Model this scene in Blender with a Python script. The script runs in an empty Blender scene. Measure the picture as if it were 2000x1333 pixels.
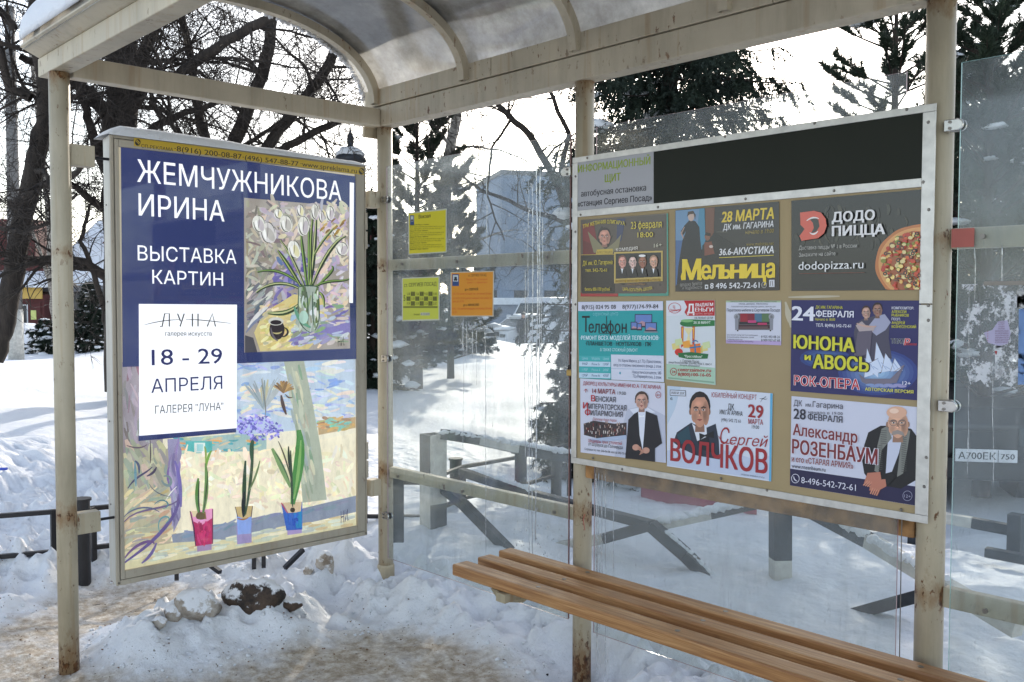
import bpy, math, random
import numpy as np
random.seed(7); RNG = np.random.default_rng(11)
SC = bpy.context.scene; COL = SC.collection

# ------------------------------------------------------------------ camera, sky, sun, exposure
YAW, PITCH, ROLL, FPX = -0.8114, -0.0413, 0.0024, 1813.06
CAM = np.array([3.9124, -2.8142, 1.5])
def _frame():
    cy, sy = math.cos(YAW), math.sin(YAW)
    F = np.array([sy*math.cos(PITCH), cy*math.cos(PITCH), math.sin(PITCH)])
    R = np.array([cy, -sy, 0.0]); U = np.cross(R, F)
    return R*math.cos(ROLL)+U*math.sin(ROLL), -R*math.sin(ROLL)+U*math.cos(ROLL), F
CR, CU, CF = _frame()
cam = bpy.data.cameras.new('camera'); cam.sensor_width = 36; cam.lens = 36*FPX/2000; cam.clip_end = 1500; cam.clip_start = .05
camo = bpy.data.objects.new('camera', cam); COL.objects.link(camo); SC.camera = camo
from mathutils import Matrix, Vector
camo.matrix_world = Matrix(((CR[0], CU[0], -CF[0], CAM[0]), (CR[1], CU[1], -CF[1], CAM[1]), (CR[2], CU[2], -CF[2], CAM[2]), (0, 0, 0, 1)))

SUN_EL = math.radians(21)
_h = CF + CR*(1275-1000)/FPX; _h = _h[:2]/np.hypot(*_h[:2])
SUN = np.array([_h[0]*math.cos(SUN_EL), _h[1]*math.cos(SUN_EL), math.sin(SUN_EL)])
world = bpy.data.worlds.new('World'); SC.world = world; world.use_nodes = True
wn = world.node_tree.nodes; wl = world.node_tree.links
sky = wn.new('ShaderNodeTexSky'); sky.sky_type = 'NISHITA'; sky.sun_disc = False
sky.sun_elevation = SUN_EL; sky.sun_rotation = math.atan2(_h[0], _h[1]) % (2*math.pi)
sky.air_density = 1.0; sky.dust_density = 1.3; sky.ozone_density = 1.0; sky.altitude = 100
hs = wn.new('ShaderNodeHueSaturation'); hs.inputs['Saturation'].default_value = .62; wl.new(sky.outputs[0], hs.inputs['Color']); wl.new(hs.outputs[0], wn['Background'].inputs[0]); wn['Background'].inputs[1].default_value = 0.15
sl = bpy.data.lights.new('sun', 'SUN'); sl.energy = 2.0; sl.angle = math.radians(.6); sl.color = (1, .92, .8)
so = bpy.data.objects.new('sun', sl); COL.objects.link(so); so.location = (0, 0, 20)
so.rotation_euler = Vector(SUN).to_track_quat('Z', 'Y').to_euler()
SC.view_settings.view_transform = 'Standard'; SC.view_settings.look = 'None'; SC.view_settings.gamma = 1
SC.view_settings.exposure = 1.27
SC.render.engine = 'CYCLES'; SC.cycles.use_denoising = True
SC.cycles.transparent_max_bounces = 14; SC.cycles.max_bounces = 7; SC.cycles.diffuse_bounces = 3; SC.cycles.glossy_bounces = 3
SC.cycles.sample_clamp_indirect = 4; SC.cycles.caustics_reflective = False; SC.cycles.caustics_refractive = False

# ------------------------------------------------------------------ points from the surveyed view
def ray(px, py): return CF + CR*(px-1000)/FPX + CU*(666.5-py)/FPX
def at(px, py, d): return CAM + ray(px, py)*d
def on(ax, v):
    def f(px, py):
        r = ray(px, py); return CAM + r*((v-CAM[ax])/r[ax])
    return f
def onz(px, py, z=0.0): return on(2, z)(px, py)

# ------------------------------------------------------------------ object helpers
WL = {}
def tag(o, label=None, cat=None, group=None, kind=None):
    for k, v in (('label', label), ('category', cat), ('group', group), ('kind', kind)):
        if v: o[k] = v
    return o
def thing(name, loc, label, cat, group=None, rz=0):
    o = bpy.data.objects.new(name, None); COL.objects.link(o); o.location = tuple(float(a) for a in loc); o.rotation_euler = (0, 0, rz)
    o.empty_display_size = .1
    WL[o.name] = np.array(loc, float); return tag(o, label, cat, group)
def mesh_np(name, V, F, mats, mi=None, smooth=False, cols=None):
    me = bpy.data.meshes.new(name)
    V = np.asarray(V, float)
    if isinstance(F, np.ndarray):
        n, k = F.shape
        me.vertices.add(len(V)); me.vertices.foreach_set('co', V.ravel())
        me.loops.add(n*k); me.loops.foreach_set('vertex_index', F.ravel().astype(np.int32))
        me.polygons.add(n); me.polygons.foreach_set('loop_start', np.arange(0, n*k, k, dtype=np.int32))
        try: me.polygons.foreach_set('loop_total', np.full(n, k, dtype=np.int32))
        except Exception: pass
        me.update(calc_edges=True)
    else:
        me.from_pydata([tuple(v) for v in V], [], F); me.update()
    for m in (mats if isinstance(mats, (list, tuple)) else [mats]): me.materials.append(m)
    if mi is not None: me.polygons.foreach_set('material_index', np.asarray(mi, dtype=np.int32))
    if smooth: me.polygons.foreach_set('use_smooth', np.ones(len(me.polygons), dtype=bool))
    if cols is not None:
        a = me.color_attributes.new('Col', 'FLOAT_COLOR', 'CORNER')
        lt = np.zeros(len(me.polygons), dtype=np.int32); me.polygons.foreach_get('loop_total', lt)
        c = np.repeat(np.asarray(cols, float), lt, axis=0)
        a.data.foreach_set('color', c.ravel())
    me.update(); return me
def obj(name, V, F, mats, parent=None, **kw):
    V = np.asarray(V, float)
    w = WL[parent.name] if parent is not None else np.zeros(3)
    me = mesh_np(name, V-w, F, mats, **kw)
    o = bpy.data.objects.new(name, me); COL.objects.link(o)
    if parent is not None: o.parent = parent
    WL[o.name] = w.copy(); return o
class MB:
    def __init__(s): s.V = []; s.F = []; s.M = []
    def add(s, V, F, m=0):
        b = len(s.V); s.V += [tuple(map(float, v)) for v in V]; s.F += [tuple(i+b for i in f) for f in F]; s.M += [m]*len(F); return s
    def box(s, a, b, m=0):
        x0, y0, z0 = [min(a[i], b[i]) for i in range(3)]; x1, y1, z1 = [max(a[i], b[i]) for i in range(3)]
        return s.add([(x0,y0,z0),(x1,y0,z0),(x1,y1,z0),(x0,y1,z0),(x0,y0,z1),(x1,y0,z1),(x1,y1,z1),(x0,y1,z1)],
              [(0,3,2,1),(4,5,6,7),(0,1,5,4),(1,2,6,5),(2,3,7,6),(3,0,4,7)], m)
    def bar(s, A, B, w, h, m=0, up=(0,0,1), bev=0):
        A = np.array(A, float); B = np.array(B, float); d = B-A; d /= np.linalg.norm(d)
        u = np.array(up, float); sd = np.cross(d, u)
        if np.linalg.norm(sd) < 1e-3: sd = np.cross(d, (1, 0, 0))
        sd /= np.linalg.norm(sd); u = np.cross(sd, d)
        if bev: pr = [(-w/2+bev,-h/2),(w/2-bev,-h/2),(w/2,-h/2+bev),(w/2,h/2-bev),(w/2-bev,h/2),(-w/2+bev,h/2),(-w/2,h/2-bev),(-w/2,-h/2+bev)]
        else: pr = [(-w/2,-h/2),(w/2,-h/2),(w/2,h/2),(-w/2,h/2)]
        n = len(pr); V = [A+sd*a+u*b for a, b in pr]+[B+sd*a+u*b for a, b in pr]
        return s.add(V, [(i, (i+1)%n, n+(i+1)%n, n+i) for i in range(n)]+[tuple(range(n-1,-1,-1)), tuple(range(n, 2*n))], m)
    def tube(s, pts, rad, n=10, m=0, cap=True):
        pts = [np.array(p, float) for p in pts]
        if not hasattr(rad, '__len__'): rad = [rad]*len(pts)
        V = []; F = []; ref = None
        for i, p in enumerate(pts):
            d = pts[min(i+1, len(pts)-1)]-pts[max(i-1, 0)]; d /= (np.linalg.norm(d)+1e-9)
            if ref is None: ref = np.cross(d, (0,0,1) if abs(d[2]) < .9 else (1,0,0))
            ref = ref-d*(ref@d); ref /= (np.linalg.norm(ref)+1e-9); q = np.cross(d, ref)
            for k in range(n):
                a = 2*math.pi*k/n; V.append(p+(ref*math.cos(a)+q*math.sin(a))*rad[i])
        for i in range(len(pts)-1):
            for k in range(n): F.append((i*n+k, i*n+(k+1)%n, (i+1)*n+(k+1)%n, (i+1)*n+k))
        if cap: F += [tuple(range(n-1,-1,-1)), tuple(range((len(pts)-1)*n, len(pts)*n))]
        return s.add(V, F, m)
    def blob(s, c, r, seed=0, amp=.15, nu=14, nv=9, m=0, freq=2.0):
        V = []; F = []
        rr = random.Random(seed); ph = [(rr.uniform(1, 3)*freq, rr.uniform(1, 3)*freq, rr.uniform(1, 3)*freq, rr.uniform(0, 6)) for _ in range(5)]
        for j in range(nv+1):
            t = math.pi*j/nv
            for i in range(nu):
                p = 2*math.pi*i/nu; x, y, z = math.sin(t)*math.cos(p), math.sin(t)*math.sin(p), math.cos(t)
                k = 1+amp*sum(math.sin(a*x+b*y+c_*z+e) for a, b, c_, e in ph)/2.2
                V.append((c[0]+r[0]*x*k, c[1]+r[1]*y*k, c[2]+r[2]*z*k))
        for j in range(nv):
            for i in range(nu): F.append((j*nu+i, (j+1)*nu+i, (j+1)*nu+(i+1)%nu, j*nu+(i+1)%nu))
        return s.add(V, F, m)
    def build(s, name, mats, parent=None, smooth=False, **kw): return obj(name, s.V, s.F, mats, parent, mi=s.M, smooth=smooth, **kw)
def bevel(o, w=.003, seg=2, ang=35):
    m = o.modifiers.new('bevel', 'BEVEL'); m.width = w; m.segments = seg; m.limit_method = 'ANGLE'; m.angle_limit = math.radians(ang); return o
def copy_tree(o, parent=None):
    c = o.copy(); COL.objects.link(c)
    if parent is not None: c.parent = parent
    WL[c.name] = WL[o.name].copy()
    for ch in list(o.children): copy_tree(ch, c)
    return c
def structural(o): o['kind'] = 'structure'; return o

# ------------------------------------------------------------------ materials
def lin(c): return tuple(((x/255)/12.92 if x/255 <= .04045 else ((x/255+.055)/1.055)**2.4) for x in c)
def srgb(r, g, b): return lin((r, g, b))+(1,)
class NT:
    def __init__(s, name):
        s.m = bpy.data.materials.new(name); s.m.use_nodes = True; s.t = s.m.node_tree; s.n = s.t.nodes; s.l = s.t.links
        s.p = s.n['Principled BSDF']; s.out = s.n['Material Output']; s.tc = s.n.new('ShaderNodeTexCoord')
    def noise(s, scale, detail=4, rough=.55, stretch=(1,1,1), src='Object', off=(0,0,0)):
        mp = s.n.new('ShaderNodeMapping'); mp.inputs['Scale'].default_value = stretch; mp.inputs['Location'].default_value = off
        s.l.new(s.tc.outputs[src], mp.inputs[0]); t = s.n.new('ShaderNodeTexNoise'); t.inputs['Scale'].default_value = scale
        t.inputs['Detail'].default_value = detail; t.inputs['Roughness'].default_value = rough; s.l.new(mp.outputs[0], t.inputs[0]); return t.outputs[0]
    def ramp(s, src, stops):
        r = s.n.new('ShaderNodeValToRGB'); e = r.color_ramp.elements
        while len(e) < len(stops): e.new(.5)
        for k, (p, c) in enumerate(stops):
            e[k].position = p; e[k].color = c if len(c) == 4 else tuple(c)+(1,)
        s.l.new(src, r.inputs[0]); return r.outputs[0]
    def val(s, src, a, b, va=0, vb=1): return s.ramp(src, [(a, (va,)*3), (b, (vb,)*3)])
    def mix(s, f, a, b, mode='MIX'):
        m = s.n.new('ShaderNodeMixRGB'); m.blend_type = mode
        for i, v in ((0, f), (1, a), (2, b)):
            if hasattr(v, 'is_output') or hasattr(v, 'links'): s.l.new(v, m.inputs[i])
            elif i == 0: m.inputs[0].default_value = v
            else: m.inputs[i].default_value = v if len(v) == 4 else tuple(v)+(1,)
        return m.outputs[0]
    def math(s, op, a, b=0.0):
        m = s.n.new('ShaderNodeMath'); m.operation = op
        for i, v in ((0, a), (1, b)):
            if hasattr(v, 'links'): s.l.new(v, m.inputs[i])
            else: m.inputs[i].default_value = v
        return m.outputs[0]
    def bump(s, h, strength=.3, dist=.01):
        b = s.n.new('ShaderNodeBump'); b.inputs['Strength'].default_value = strength; b.inputs['Distance'].default_value = dist
        s.l.new(h, b.inputs['Height']); s.l.new(b.outputs[0], s.p.inputs['Normal']); return b.outputs[0]
    def col(s, c):
        if hasattr(c, 'links'): s.l.new(c, s.p.inputs['Base Color'])
        else: s.p.inputs['Base Color'].default_value = c if len(c) == 4 else tuple(c)+(1,)
        return s
    def set(s, **k):
        for a, v in k.items():
            i = s.p.inputs[a.replace('_', ' ')]
            if hasattr(v, 'links'): s.l.new(v, i)
            else: i.default_value = v
        return s
M = {}
def simple(name, c, rough=.6, metal=0, var=.12, scale=8, bump=0):
    t = NT(name); n = t.noise(scale, 5)
    lo = tuple(x*(1-var) for x in c); hi = tuple(min(1, x*(1+var)) for x in c)
    t.col(t.ramp(n, [(.3, lo), (.7, hi)])).set(Roughness=rough, Metallic=metal)
    if bump: t.bump(t.noise(scale*4, 4), bump, .004)
    M[name] = t.m; return t.m
def paint(name, base, rust=.5, grime=.5, seed=0, zones=()):
    t = NT(name)
    n1 = t.noise(3.0, 6, .6, off=(seed, 0, 0)); g = t.ramp(n1, [(.35, tuple(x*.80 for x in base)), (.65, base)])
    gr = t.val(t.noise(9, 6, .7, (1, 1, .12), off=(seed, 2, 0)), .48, .72); g = t.mix(t.math('MULTIPLY', gr, grime), g, (.20, .16, .10))
    sp = t.val(t.noise(42, 5, .65, (1, 1, .45), off=(0, seed, 1)), .61, .65); rm = t.val(t.noise(2.3, 3, .5, off=(seed*2, 1, 1)), .45, .62)
    sp = t.math('MULTIPLY', t.math('MULTIPLY', sp, rm), rust*2)
    if zones:                                         # corrosion where water stands: foot, head and rail welds
        sx = t.n.new('ShaderNodeSeparateXYZ'); t.l.new(t.tc.outputs['Object'], sx.inputs[0]); zn = t.noise(16, 6, .7, (1, 1, .5), off=(2, seed, 3)); fz = t.noise(50, 5, .7, (1, 1, .6))
        for zc, hw, k in zones:
            d = t.math('ABSOLUTE', t.math('SUBTRACT', sx.outputs['Z'], zc)); m_ = t.val(d, 0, min(1, hw), k, 0)
            st = t.val(t.math('ADD', t.math('MULTIPLY', m_, .55), zn), .72, .95); g = t.mix(t.math('MULTIPLY', st, .8), g, (.27, .15, .06))
            sp = t.math('MAXIMUM', sp, t.val(t.math('ADD', t.math('MULTIPLY', m_, .30), fz), .74, .80))
    sp = t.math('MINIMUM', sp, 1)
    g = t.mix(sp, g, t.ramp(t.noise(60, 3), [(.3, (.05, .022, .01)), (.7, (.22, .085, .025))]))
    drip = t.math('MULTIPLY', t.val(t.noise(26, 3, .5, (1, 1, .035), off=(seed, 0, 5)), .58, .68), rust*.6)
    g = t.mix(drip, g, (.33, .17, .05)); t.col(g).set(Roughness=t.val(n1, .2, .8, .38, .6)); t.bump(t.math('ADD', t.noise(25, 4), sp), .12, .003)
    M[name] = t.m; return t.m
paint('cream_paint', (.55, .475, .34), .5, .4, 1)
paint('cream_rusty', (.46, .38, .25), 1.2, .9, 4)
paint('post_paint', (.55, .475, .34), .5, .4, 3, ((0, .30, 1.0), (2.39, .12, .7), (.63, .13, .75), (1.69, .10, .7)))
paint('case_paint', (.46, .40, .31), .25, .35, 7)
paint('case_side', (.56, .55, .50), .2, .3, 9)
simple('alu', (.62, .60, .56), .38, .75, .12, 30)
simple('steel', (.5, .48, .45), .22, 1, .1, 20)
simple('dark_metal', (.012, .011, .014), .5, 0, .3, 20)
simple('screw', (.22, .2, .18), .35, .8)
simple('red_tape', (.42, .10, .075), .5)
simple('brass', (.4, .27, .1), .3, .9)
simple('black_timber', (.030, .034, .042), .7, 0, .35, 14, .3)
simple('white_timber', (.52, .50, .45), .75, 0, .22, 14, .3)
simple('rust', (.16, .075, .03), .85, 0, .5, 40, .3)
simple('backboard', (.41, .305, .16), .6, 0, .06, 3)
simple('header_grey', (.42, .415, .43), .5, 0, .03, 2)
simple('header_dark', (.021, .023, .0165), .45, 0, .06, 2); M['header_dark'].node_tree.nodes['Principled BSDF'].inputs['Specular IOR Level'].default_value = .15
simple('black_plain', (.02, .02, .02), .6)
simple('rubber', (.02, .02, .02), .8)
simple('car_white', (.62, .63, .66), .35, 0, .06, 3)
simple('car_dark', (.016, .017, .02), .3, 0, .2, 3)
simple('car_grey', (.1, .11, .12), .4, 0, .2, 3)
simple('car_glass', (.04, .055, .06), .12, 0, .2, 2)
simple('plate_white', (.72, .72, .74), .45)
simple('concrete_far', (.21, .26, .34), .8, 0, .15, .3)
simple('roof_metal', (.17, .17, .18), .6)
simple('wall_red', (.085, .02, .018), .8, 0, .2, 2)
simple('wall_yellow', (.55, .36, .09), .7, 0, .1, 3)
simple('grey_wood', (.14, .135, .13), .8, 0, .25, 5)
simple('window_dark', (.03, .035, .045), .15, 0, .3, 2)
simple('frame_white', (.6, .6, .6), .5)
simple('red_panel', (.32, .055, .085), .6, 0, .15, 5)
simple('pole_grey', (.16, .155, .15), .8, 0, .2, 3)
simple('skin', (.45, .27, .2), .6); simple('coat_dark', (.02, .02, .026), .85); simple('lantern_metal', (.03, .035, .045), .45)
simple('paper_notice', (.6, .62, .2), .6)
# snow
def snow_mat(name, attr=False, dirtb=0.0):
    t = NT(name); n = t.noise(1.3, 5, .6); c = t.ramp(n, [(.3, (.78, .80, .84)), (.7, (.86, .865, .88))])
    big = t.noise(14, 8, .68); fine = t.noise(90, 6, .7); mid = t.noise(5, 6, .62)
    if attr:
        a = t.n.new('ShaderNodeAttribute'); a.attribute_name = 'dirt'
        w = t.math('ADD', a.outputs['Fac'], t.math('MULTIPLY', t.math('SUBTRACT', mid, .5), .9))
        w = t.math('ADD', w, t.math('MULTIPLY', t.math('SUBTRACT', big, .5), .7))
        f = t.val(w, .46, 1.0)
        brown = t.ramp(t.noise(22, 8, .72), [(.28, (.20, .15, .10)), (.48, (.42, .345, .26)), (.66, (.70, .66, .59))])
        c = t.mix(f, c, brown)
        spk = t.math('MULTIPLY', t.val(t.noise(70, 3, .5), .67, .72), t.val(a.outputs['Fac'], .02, .35, .12, 1))
        c = t.mix(spk, c, (.09, .055, .03))
        t.set(Roughness=t.ramp(f, [(0, (.62,)*3), (1, (.5,)*3)]))
    else: t.set(Roughness=.6)
    t.set(**{'Specular_IOR_Level': .25})
    t.col(c); h = t.math('ADD', t.math('MULTIPLY', big, 1.0), t.math('MULTIPLY', fine, .25)); t.bump(h, .7, .03)
    M[name] = t.m; return t.m
snow_mat('snow_ground', True); snow_mat('snow')
simple('weld_rust', (.36, .185, .07), .85, 0, .6, 14, .3); simple('seal_dark', (.11, .035, .035), .5)
def clod(name, lo, mid, thr):
    t = NT(name); g = t.n.new('ShaderNodeNewGeometry'); sx = t.n.new('ShaderNodeSeparateXYZ'); t.l.new(g.outputs['Normal'], sx.inputs[0])
    n = t.noise(11, 8, .7); c = t.ramp(n, [(.38, lo), (.62, mid)]); w = t.math('ADD', t.math('MULTIPLY', sx.outputs['Z'], .35), t.noise(15, 7, .7, off=(4, 4, 4)))
    c = t.mix(t.val(w, thr, thr+.09), c, (.80, .80, .82)); t.col(c).set(Roughness=.75); t.bump(t.noise(34, 6, .7), .6, .012); M[name] = t.m
clod('snow_dirty', (.018, .012, .009), (.09, .055, .035), .62); clod('snow_mucky', (.22, .17, .125), (.52, .47, .41), .56)
# wood slats
t = NT('bench_wood')
gr = t.noise(7, 8, .62, (.35, 9, 9)); fg = t.noise(60, 6, .6, (.12, 6, 6))
c = t.ramp(gr, [(.28, (.22, .085, .028)), (.50, (.42, .205, .075)), (.70, (.60, .345, .15))])
c = t.mix(t.val(fg, .48, .62, 0, .6), c, (.25, .095, .028))
kn = t.n.new('ShaderNodeTexVoronoi'); kn.inputs['Scale'].default_value = 3.2; mp = t.n.new('ShaderNodeMapping'); mp.inputs['Scale'].default_value = (1, 2.3, .4)
t.l.new(t.tc.outputs['Object'], mp.inputs[0]); t.l.new(mp.outputs[0], kn.inputs[0])
c = t.mix(t.val(kn.outputs['Distance'], .045, .10, .85, 0), c, (.13, .055, .02))
c = t.mix(t.val(t.noise(2.4, 6, .7), .52, .72, 0, .55), c, (.22, .13, .07))
t.col(c).set(Roughness=t.val(fg, .3, .7, .36, .62)); t.bump(t.math('ADD', fg, gr), .12, .002); M['bench_wood'] = t.m
# bark
def bark(name, a, b, st=(1, 1, .2)):
    t = NT(name); n = t.noise(9, 6, .7, st); t.col(t.ramp(n, [(.35, a), (.65, b)])).set(Roughness=.9); t.bump(n, .6, .03); M[name] = t.m
bark('bark_dark', (.018, .014, .012), (.06, .047, .038)); bark('bark_birch', (.10, .085, .07), (.42, .38, .33), (1, 1, 2.5)); bark('bark_pine', (.025, .018, .014), (.06, .04, .03))
def leafy(name, a, b, sc=2.5):
    t = NT(name); n = t.noise(sc, 4, .6); t.col(t.ramp(n, [(.3, a), (.7, b)])).set(Roughness=.7); M[name] = t.m
leafy('needles_spruce', (.006, .014, .009), (.020, .036, .019)); leafy('needles_pine', (.012, .024, .014), (.038, .058, .03))
# glass and ice
def glass(name, base=.16, hi=.34, seed=0, tint=(.80, .86, .88)):
    t = NT(name); t.n.remove(t.p)
    n = t.noise(2.2, 5, .6, off=(seed, 0, 0)); st = t.noise(10, 5, .7, (1, 1, .16), off=(seed, 1, 0)); sc = t.noise(70, 4, .7, (1, 1, .35), off=(1, 1, seed))
    f = t.math('ADD', t.val(n, .35, .7, base, hi), t.val(st, .52, .75, 0, .14)); f = t.math('ADD', f, t.val(sc, .62, .74, 0, .22))
    tr = t.n.new('ShaderNodeBsdfTransparent'); tr.inputs[0].default_value = (.95, .975, .97, 1)
    di = t.n.new('ShaderNodeBsdfDiffuse'); di.inputs[0].default_value = tint+(1,)
    tl = t.n.new('ShaderNodeBsdfTranslucent'); tl.inputs[0].default_value = tint+(1,)
    gl = t.n.new('ShaderNodeBsdfGlossy'); gl.inputs['Roughness'].default_value = .07
    m1 = t.n.new('ShaderNodeMixShader'); m1.inputs[0].default_value = .5; t.l.new(di.outputs[0], m1.inputs[1]); t.l.new(tl.outputs[0], m1.inputs[2])
    m2 = t.n.new('ShaderNodeMixShader'); t.l.new(f, m2.inputs[0]); t.l.new(tr.outputs[0], m2.inputs[1]); t.l.new(m1.outputs[0], m2.inputs[2])
    m3 = t.n.new('ShaderNodeMixShader'); m3.inputs[0].default_value = .035; t.l.new(m2.outputs[0], m3.inputs[1]); t.l.new(gl.outputs[0], m3.inputs[2])
    t.l.new(m3.outputs[0], t.out.inputs[0]); M[name] = t.m; return t.m
glass('pane_glass', .07, .24, 0, (.46, .49, .50)); glass('pane_glass_right', .08, .30, 5, (.40, .44, .46))
t = NT('pane_edge'); t.col((.45, .30, .30)).set(Roughness=.2); M['pane_edge'] = t.m
t = NT('pane_edge_green'); t.col((.35, .55, .50)).set(Roughness=.2); M['pane_edge_green'] = t.m
t = NT('ice'); t.n.remove(t.p); g = t.n.new('ShaderNodeBsdfGlossy'); g.inputs['Roughness'].default_value = .15; tr = t.n.new('ShaderNodeBsdfTransparent'); tl = t.n.new('ShaderNodeBsdfTranslucent'); tl.inputs[0].default_value = (.85, .9, .95, 1)
a_ = t.n.new('ShaderNodeMixShader'); a_.inputs[0].default_value = .45; t.l.new(g.outputs[0], a_.inputs[1]); t.l.new(tl.outputs[0], a_.inputs[2]); b_ = t.n.new('ShaderNodeMixShader'); t.l.new(t.val(t.noise(60, 3), .4, .6, .35, .85), b_.inputs[0]); t.l.new(tr.outputs[0], b_.inputs[1]); t.l.new(a_.outputs[0], b_.inputs[2]); t.l.new(b_.outputs[0], t.out.inputs[0]); M['ice'] = t.m
t = NT('case_glass'); t.n.remove(t.p); tr = t.n.new('ShaderNodeBsdfTransparent'); gl = t.n.new('ShaderNodeBsdfGlossy'); gl.inputs['Roughness'].default_value = .03; mx = t.n.new('ShaderNodeMixShader'); t.l.new(t.val(t.noise(3, 6, .7), .4, .7, .018, .045), mx.inputs[0]); t.l.new(tr.outputs[0], mx.inputs[1]); t.l.new(gl.outputs[0], mx.inputs[2]); t.l.new(mx.outputs[0], t.out.inputs[0]); M['case_glass'] = t.m
# translucent roof sheet
t = NT('roof_sheet'); t.n.remove(t.p); n = t.noise(3, 7, .7); n2 = t.noise(22, 6, .75)
c = t.ramp(n, [(.32, (.24, .225, .195)), (.5, (.44, .42, .38)), (.66, (.66, .64, .58))]); c = t.mix(t.val(n2, .5, .75, 0, .5), c, (.30, .27, .22))
di = t.n.new('ShaderNodeBsdfDiffuse'); tl = t.n.new('ShaderNodeBsdfTranslucent'); gl = t.n.new('ShaderNodeBsdfGlossy'); gl.inputs['Roughness'].default_value = .12
t.l.new(c, di.inputs[0]); t.l.new(c, tl.inputs[0]); a_ = t.n.new('ShaderNodeMixShader'); a_.inputs[0].default_value = .45; t.l.new(di.outputs[0], a_.inputs[1]); t.l.new(tl.outputs[0], a_.inputs[2])
lw = t.n.new('ShaderNodeLayerWeight'); lw.inputs[0].default_value = .3; b_ = t.n.new('ShaderNodeMixShader'); t.l.new(t.math('ADD', t.math('MULTIPLY', lw.outputs[0], .16), .02), b_.inputs[0]); t.l.new(a_.outputs[0], b_.inputs[1]); t.l.new(gl.outputs[0], b_.inputs[2])
t.l.new(b_.outputs[0], t.out.inputs[0]); M['roof_sheet'] = t.m
# torn paper remnants on glass (holes cut by noise)
t = NT('torn_paper'); f = t.val(t.noise(15, 9, .78), .525, .55); t.col((.66, .66, .68)).set(Roughness=.8, Alpha=f); M['torn_paper'] = t.m
# printed sheets
def print_mat(name, gain, rough=.3, emit=0, brush=0, coat=0):
    t = NT(name); a = t.n.new('ShaderNodeAttribute'); a.attribute_name = 'Col'
    c = t.mix(1, a.outputs['Color'], (gain, gain, gain), 'MULTIPLY')
    if brush:
        n = t.noise(26, 6, .7, (1, 1, .4)); c = t.mix(brush, c, t.ramp(n, [(.25, (.72,)*3), (.5, (1.0,)*3), (.75, (1.15,)*3)]), 'MULTIPLY')
        n = t.noise(12, 5, .7, off=(3, 1, 4)); c = t.mix(t.val(n, .58, .8, 0, .22*brush), c, (.62, .58, .5))
    t.col(c).set(Roughness=rough, Coat_Weight=coat, Coat_Roughness=.12)
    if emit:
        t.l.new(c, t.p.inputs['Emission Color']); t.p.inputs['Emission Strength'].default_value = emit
    if not brush: t.bump(t.noise(7, 3, .5), .05, .01)
    M[name] = t.m; return t.m
print_mat('print_board', 1.3, .42); print_mat('print_glossy', 1.3, .22, coat=.6); print_mat('print_glow', .88, .35, .30); print_mat('print_paint', .96, .5, .30, .8)  # exhibition poster type and paintings get added glow to brighten them
print_mat('print_sheet', 1.15, .5)

# ------------------------------------------------------------------ flat print on real planes
GL = {}
def glyphs(k, grid=90.):
    """a built-in font string as trapezoids, cut from its outlines band by band (non-zero winding, one sheet, no overlaps)"""
    if (k, grid) in GL: return GL[(k, grid)]
    c = bpy.data.curves.new('t', 'FONT'); c.body = k; c.size = 1; c.resolution_u = 3 if grid > 50 else 2; c.fill_mode = 'NONE'
    o = bpy.data.objects.new('t', c); me = bpy.data.meshes.new_from_object(o)
    co = [(v.co[0], round(v.co[1]*grid)/grid) for v in me.vertices]; nb = {}
    for e in me.edges:
        x, y = e.vertices; nb.setdefault(x, []).append(y); nb.setdefault(y, []).append(x)
    bpy.data.objects.remove(o); bpy.data.curves.remove(c); bpy.data.meshes.remove(me)
    seen = set(); loops = []
    for v0 in range(len(co)):
        if v0 in seen or v0 not in nb: continue
        L = [v0]; seen.add(v0); cur = v0
        while True:
            nx_ = [w for w in nb[cur] if w not in seen]
            if not nx_: break
            cur = min(nx_) if len(L) == 1 else nx_[0]; L.append(cur); seen.add(cur)
        if len(L) > 2: loops.append([co[w] for w in L])
    loops.sort(key=lambda P: min(p[0] for p in P)); cl = []
    for P in loops:
        a, b = min(p[0] for p in P), max(p[0] for p in P)
        if cl and a < cl[-1][1]-.002: cl[-1][0].append(P); cl[-1][1] = max(cl[-1][1], b)
        else: cl.append([[P], b])
    V = []; F = []
    for Ps, _ in cl:
        E = []
        for P in Ps:
            for i in range(len(P)):
                (x0, y0), (x1, y1) = P[i], P[(i+1) % len(P)]
                if y0 != y1: E.append((x0, y0, x1, y1, 1) if y0 < y1 else (x1, y1, x0, y0, -1))
        ys = sorted({e[1] for e in E} | {e[3] for e in E})
        for ya, yb in zip(ys, ys[1:]):
            ym = (ya+yb)/2; cr_ = sorted((x0+(x1-x0)*(ym-y0)/(y1-y0), x0+(x1-x0)*(ya-y0)/(y1-y0), x0+(x1-x0)*(yb-y0)/(y1-y0), w) for x0, y0, x1, y1, w in E if y0 < ym < y1)
            w = 0; st = None
            for q in cr_:
                if w == 0: st = q
                w += q[3]
                if w == 0 and q[0]-st[0] > 1e-5:
                    n = len(V); V += [(st[1], ya), (q[1], ya), (q[2], yb), (st[2], yb)]; F.append((n, n+1, n+2, n+3))
    GL[(k, grid)] = (np.array(V), F); return GL[(k, grid)]
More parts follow.
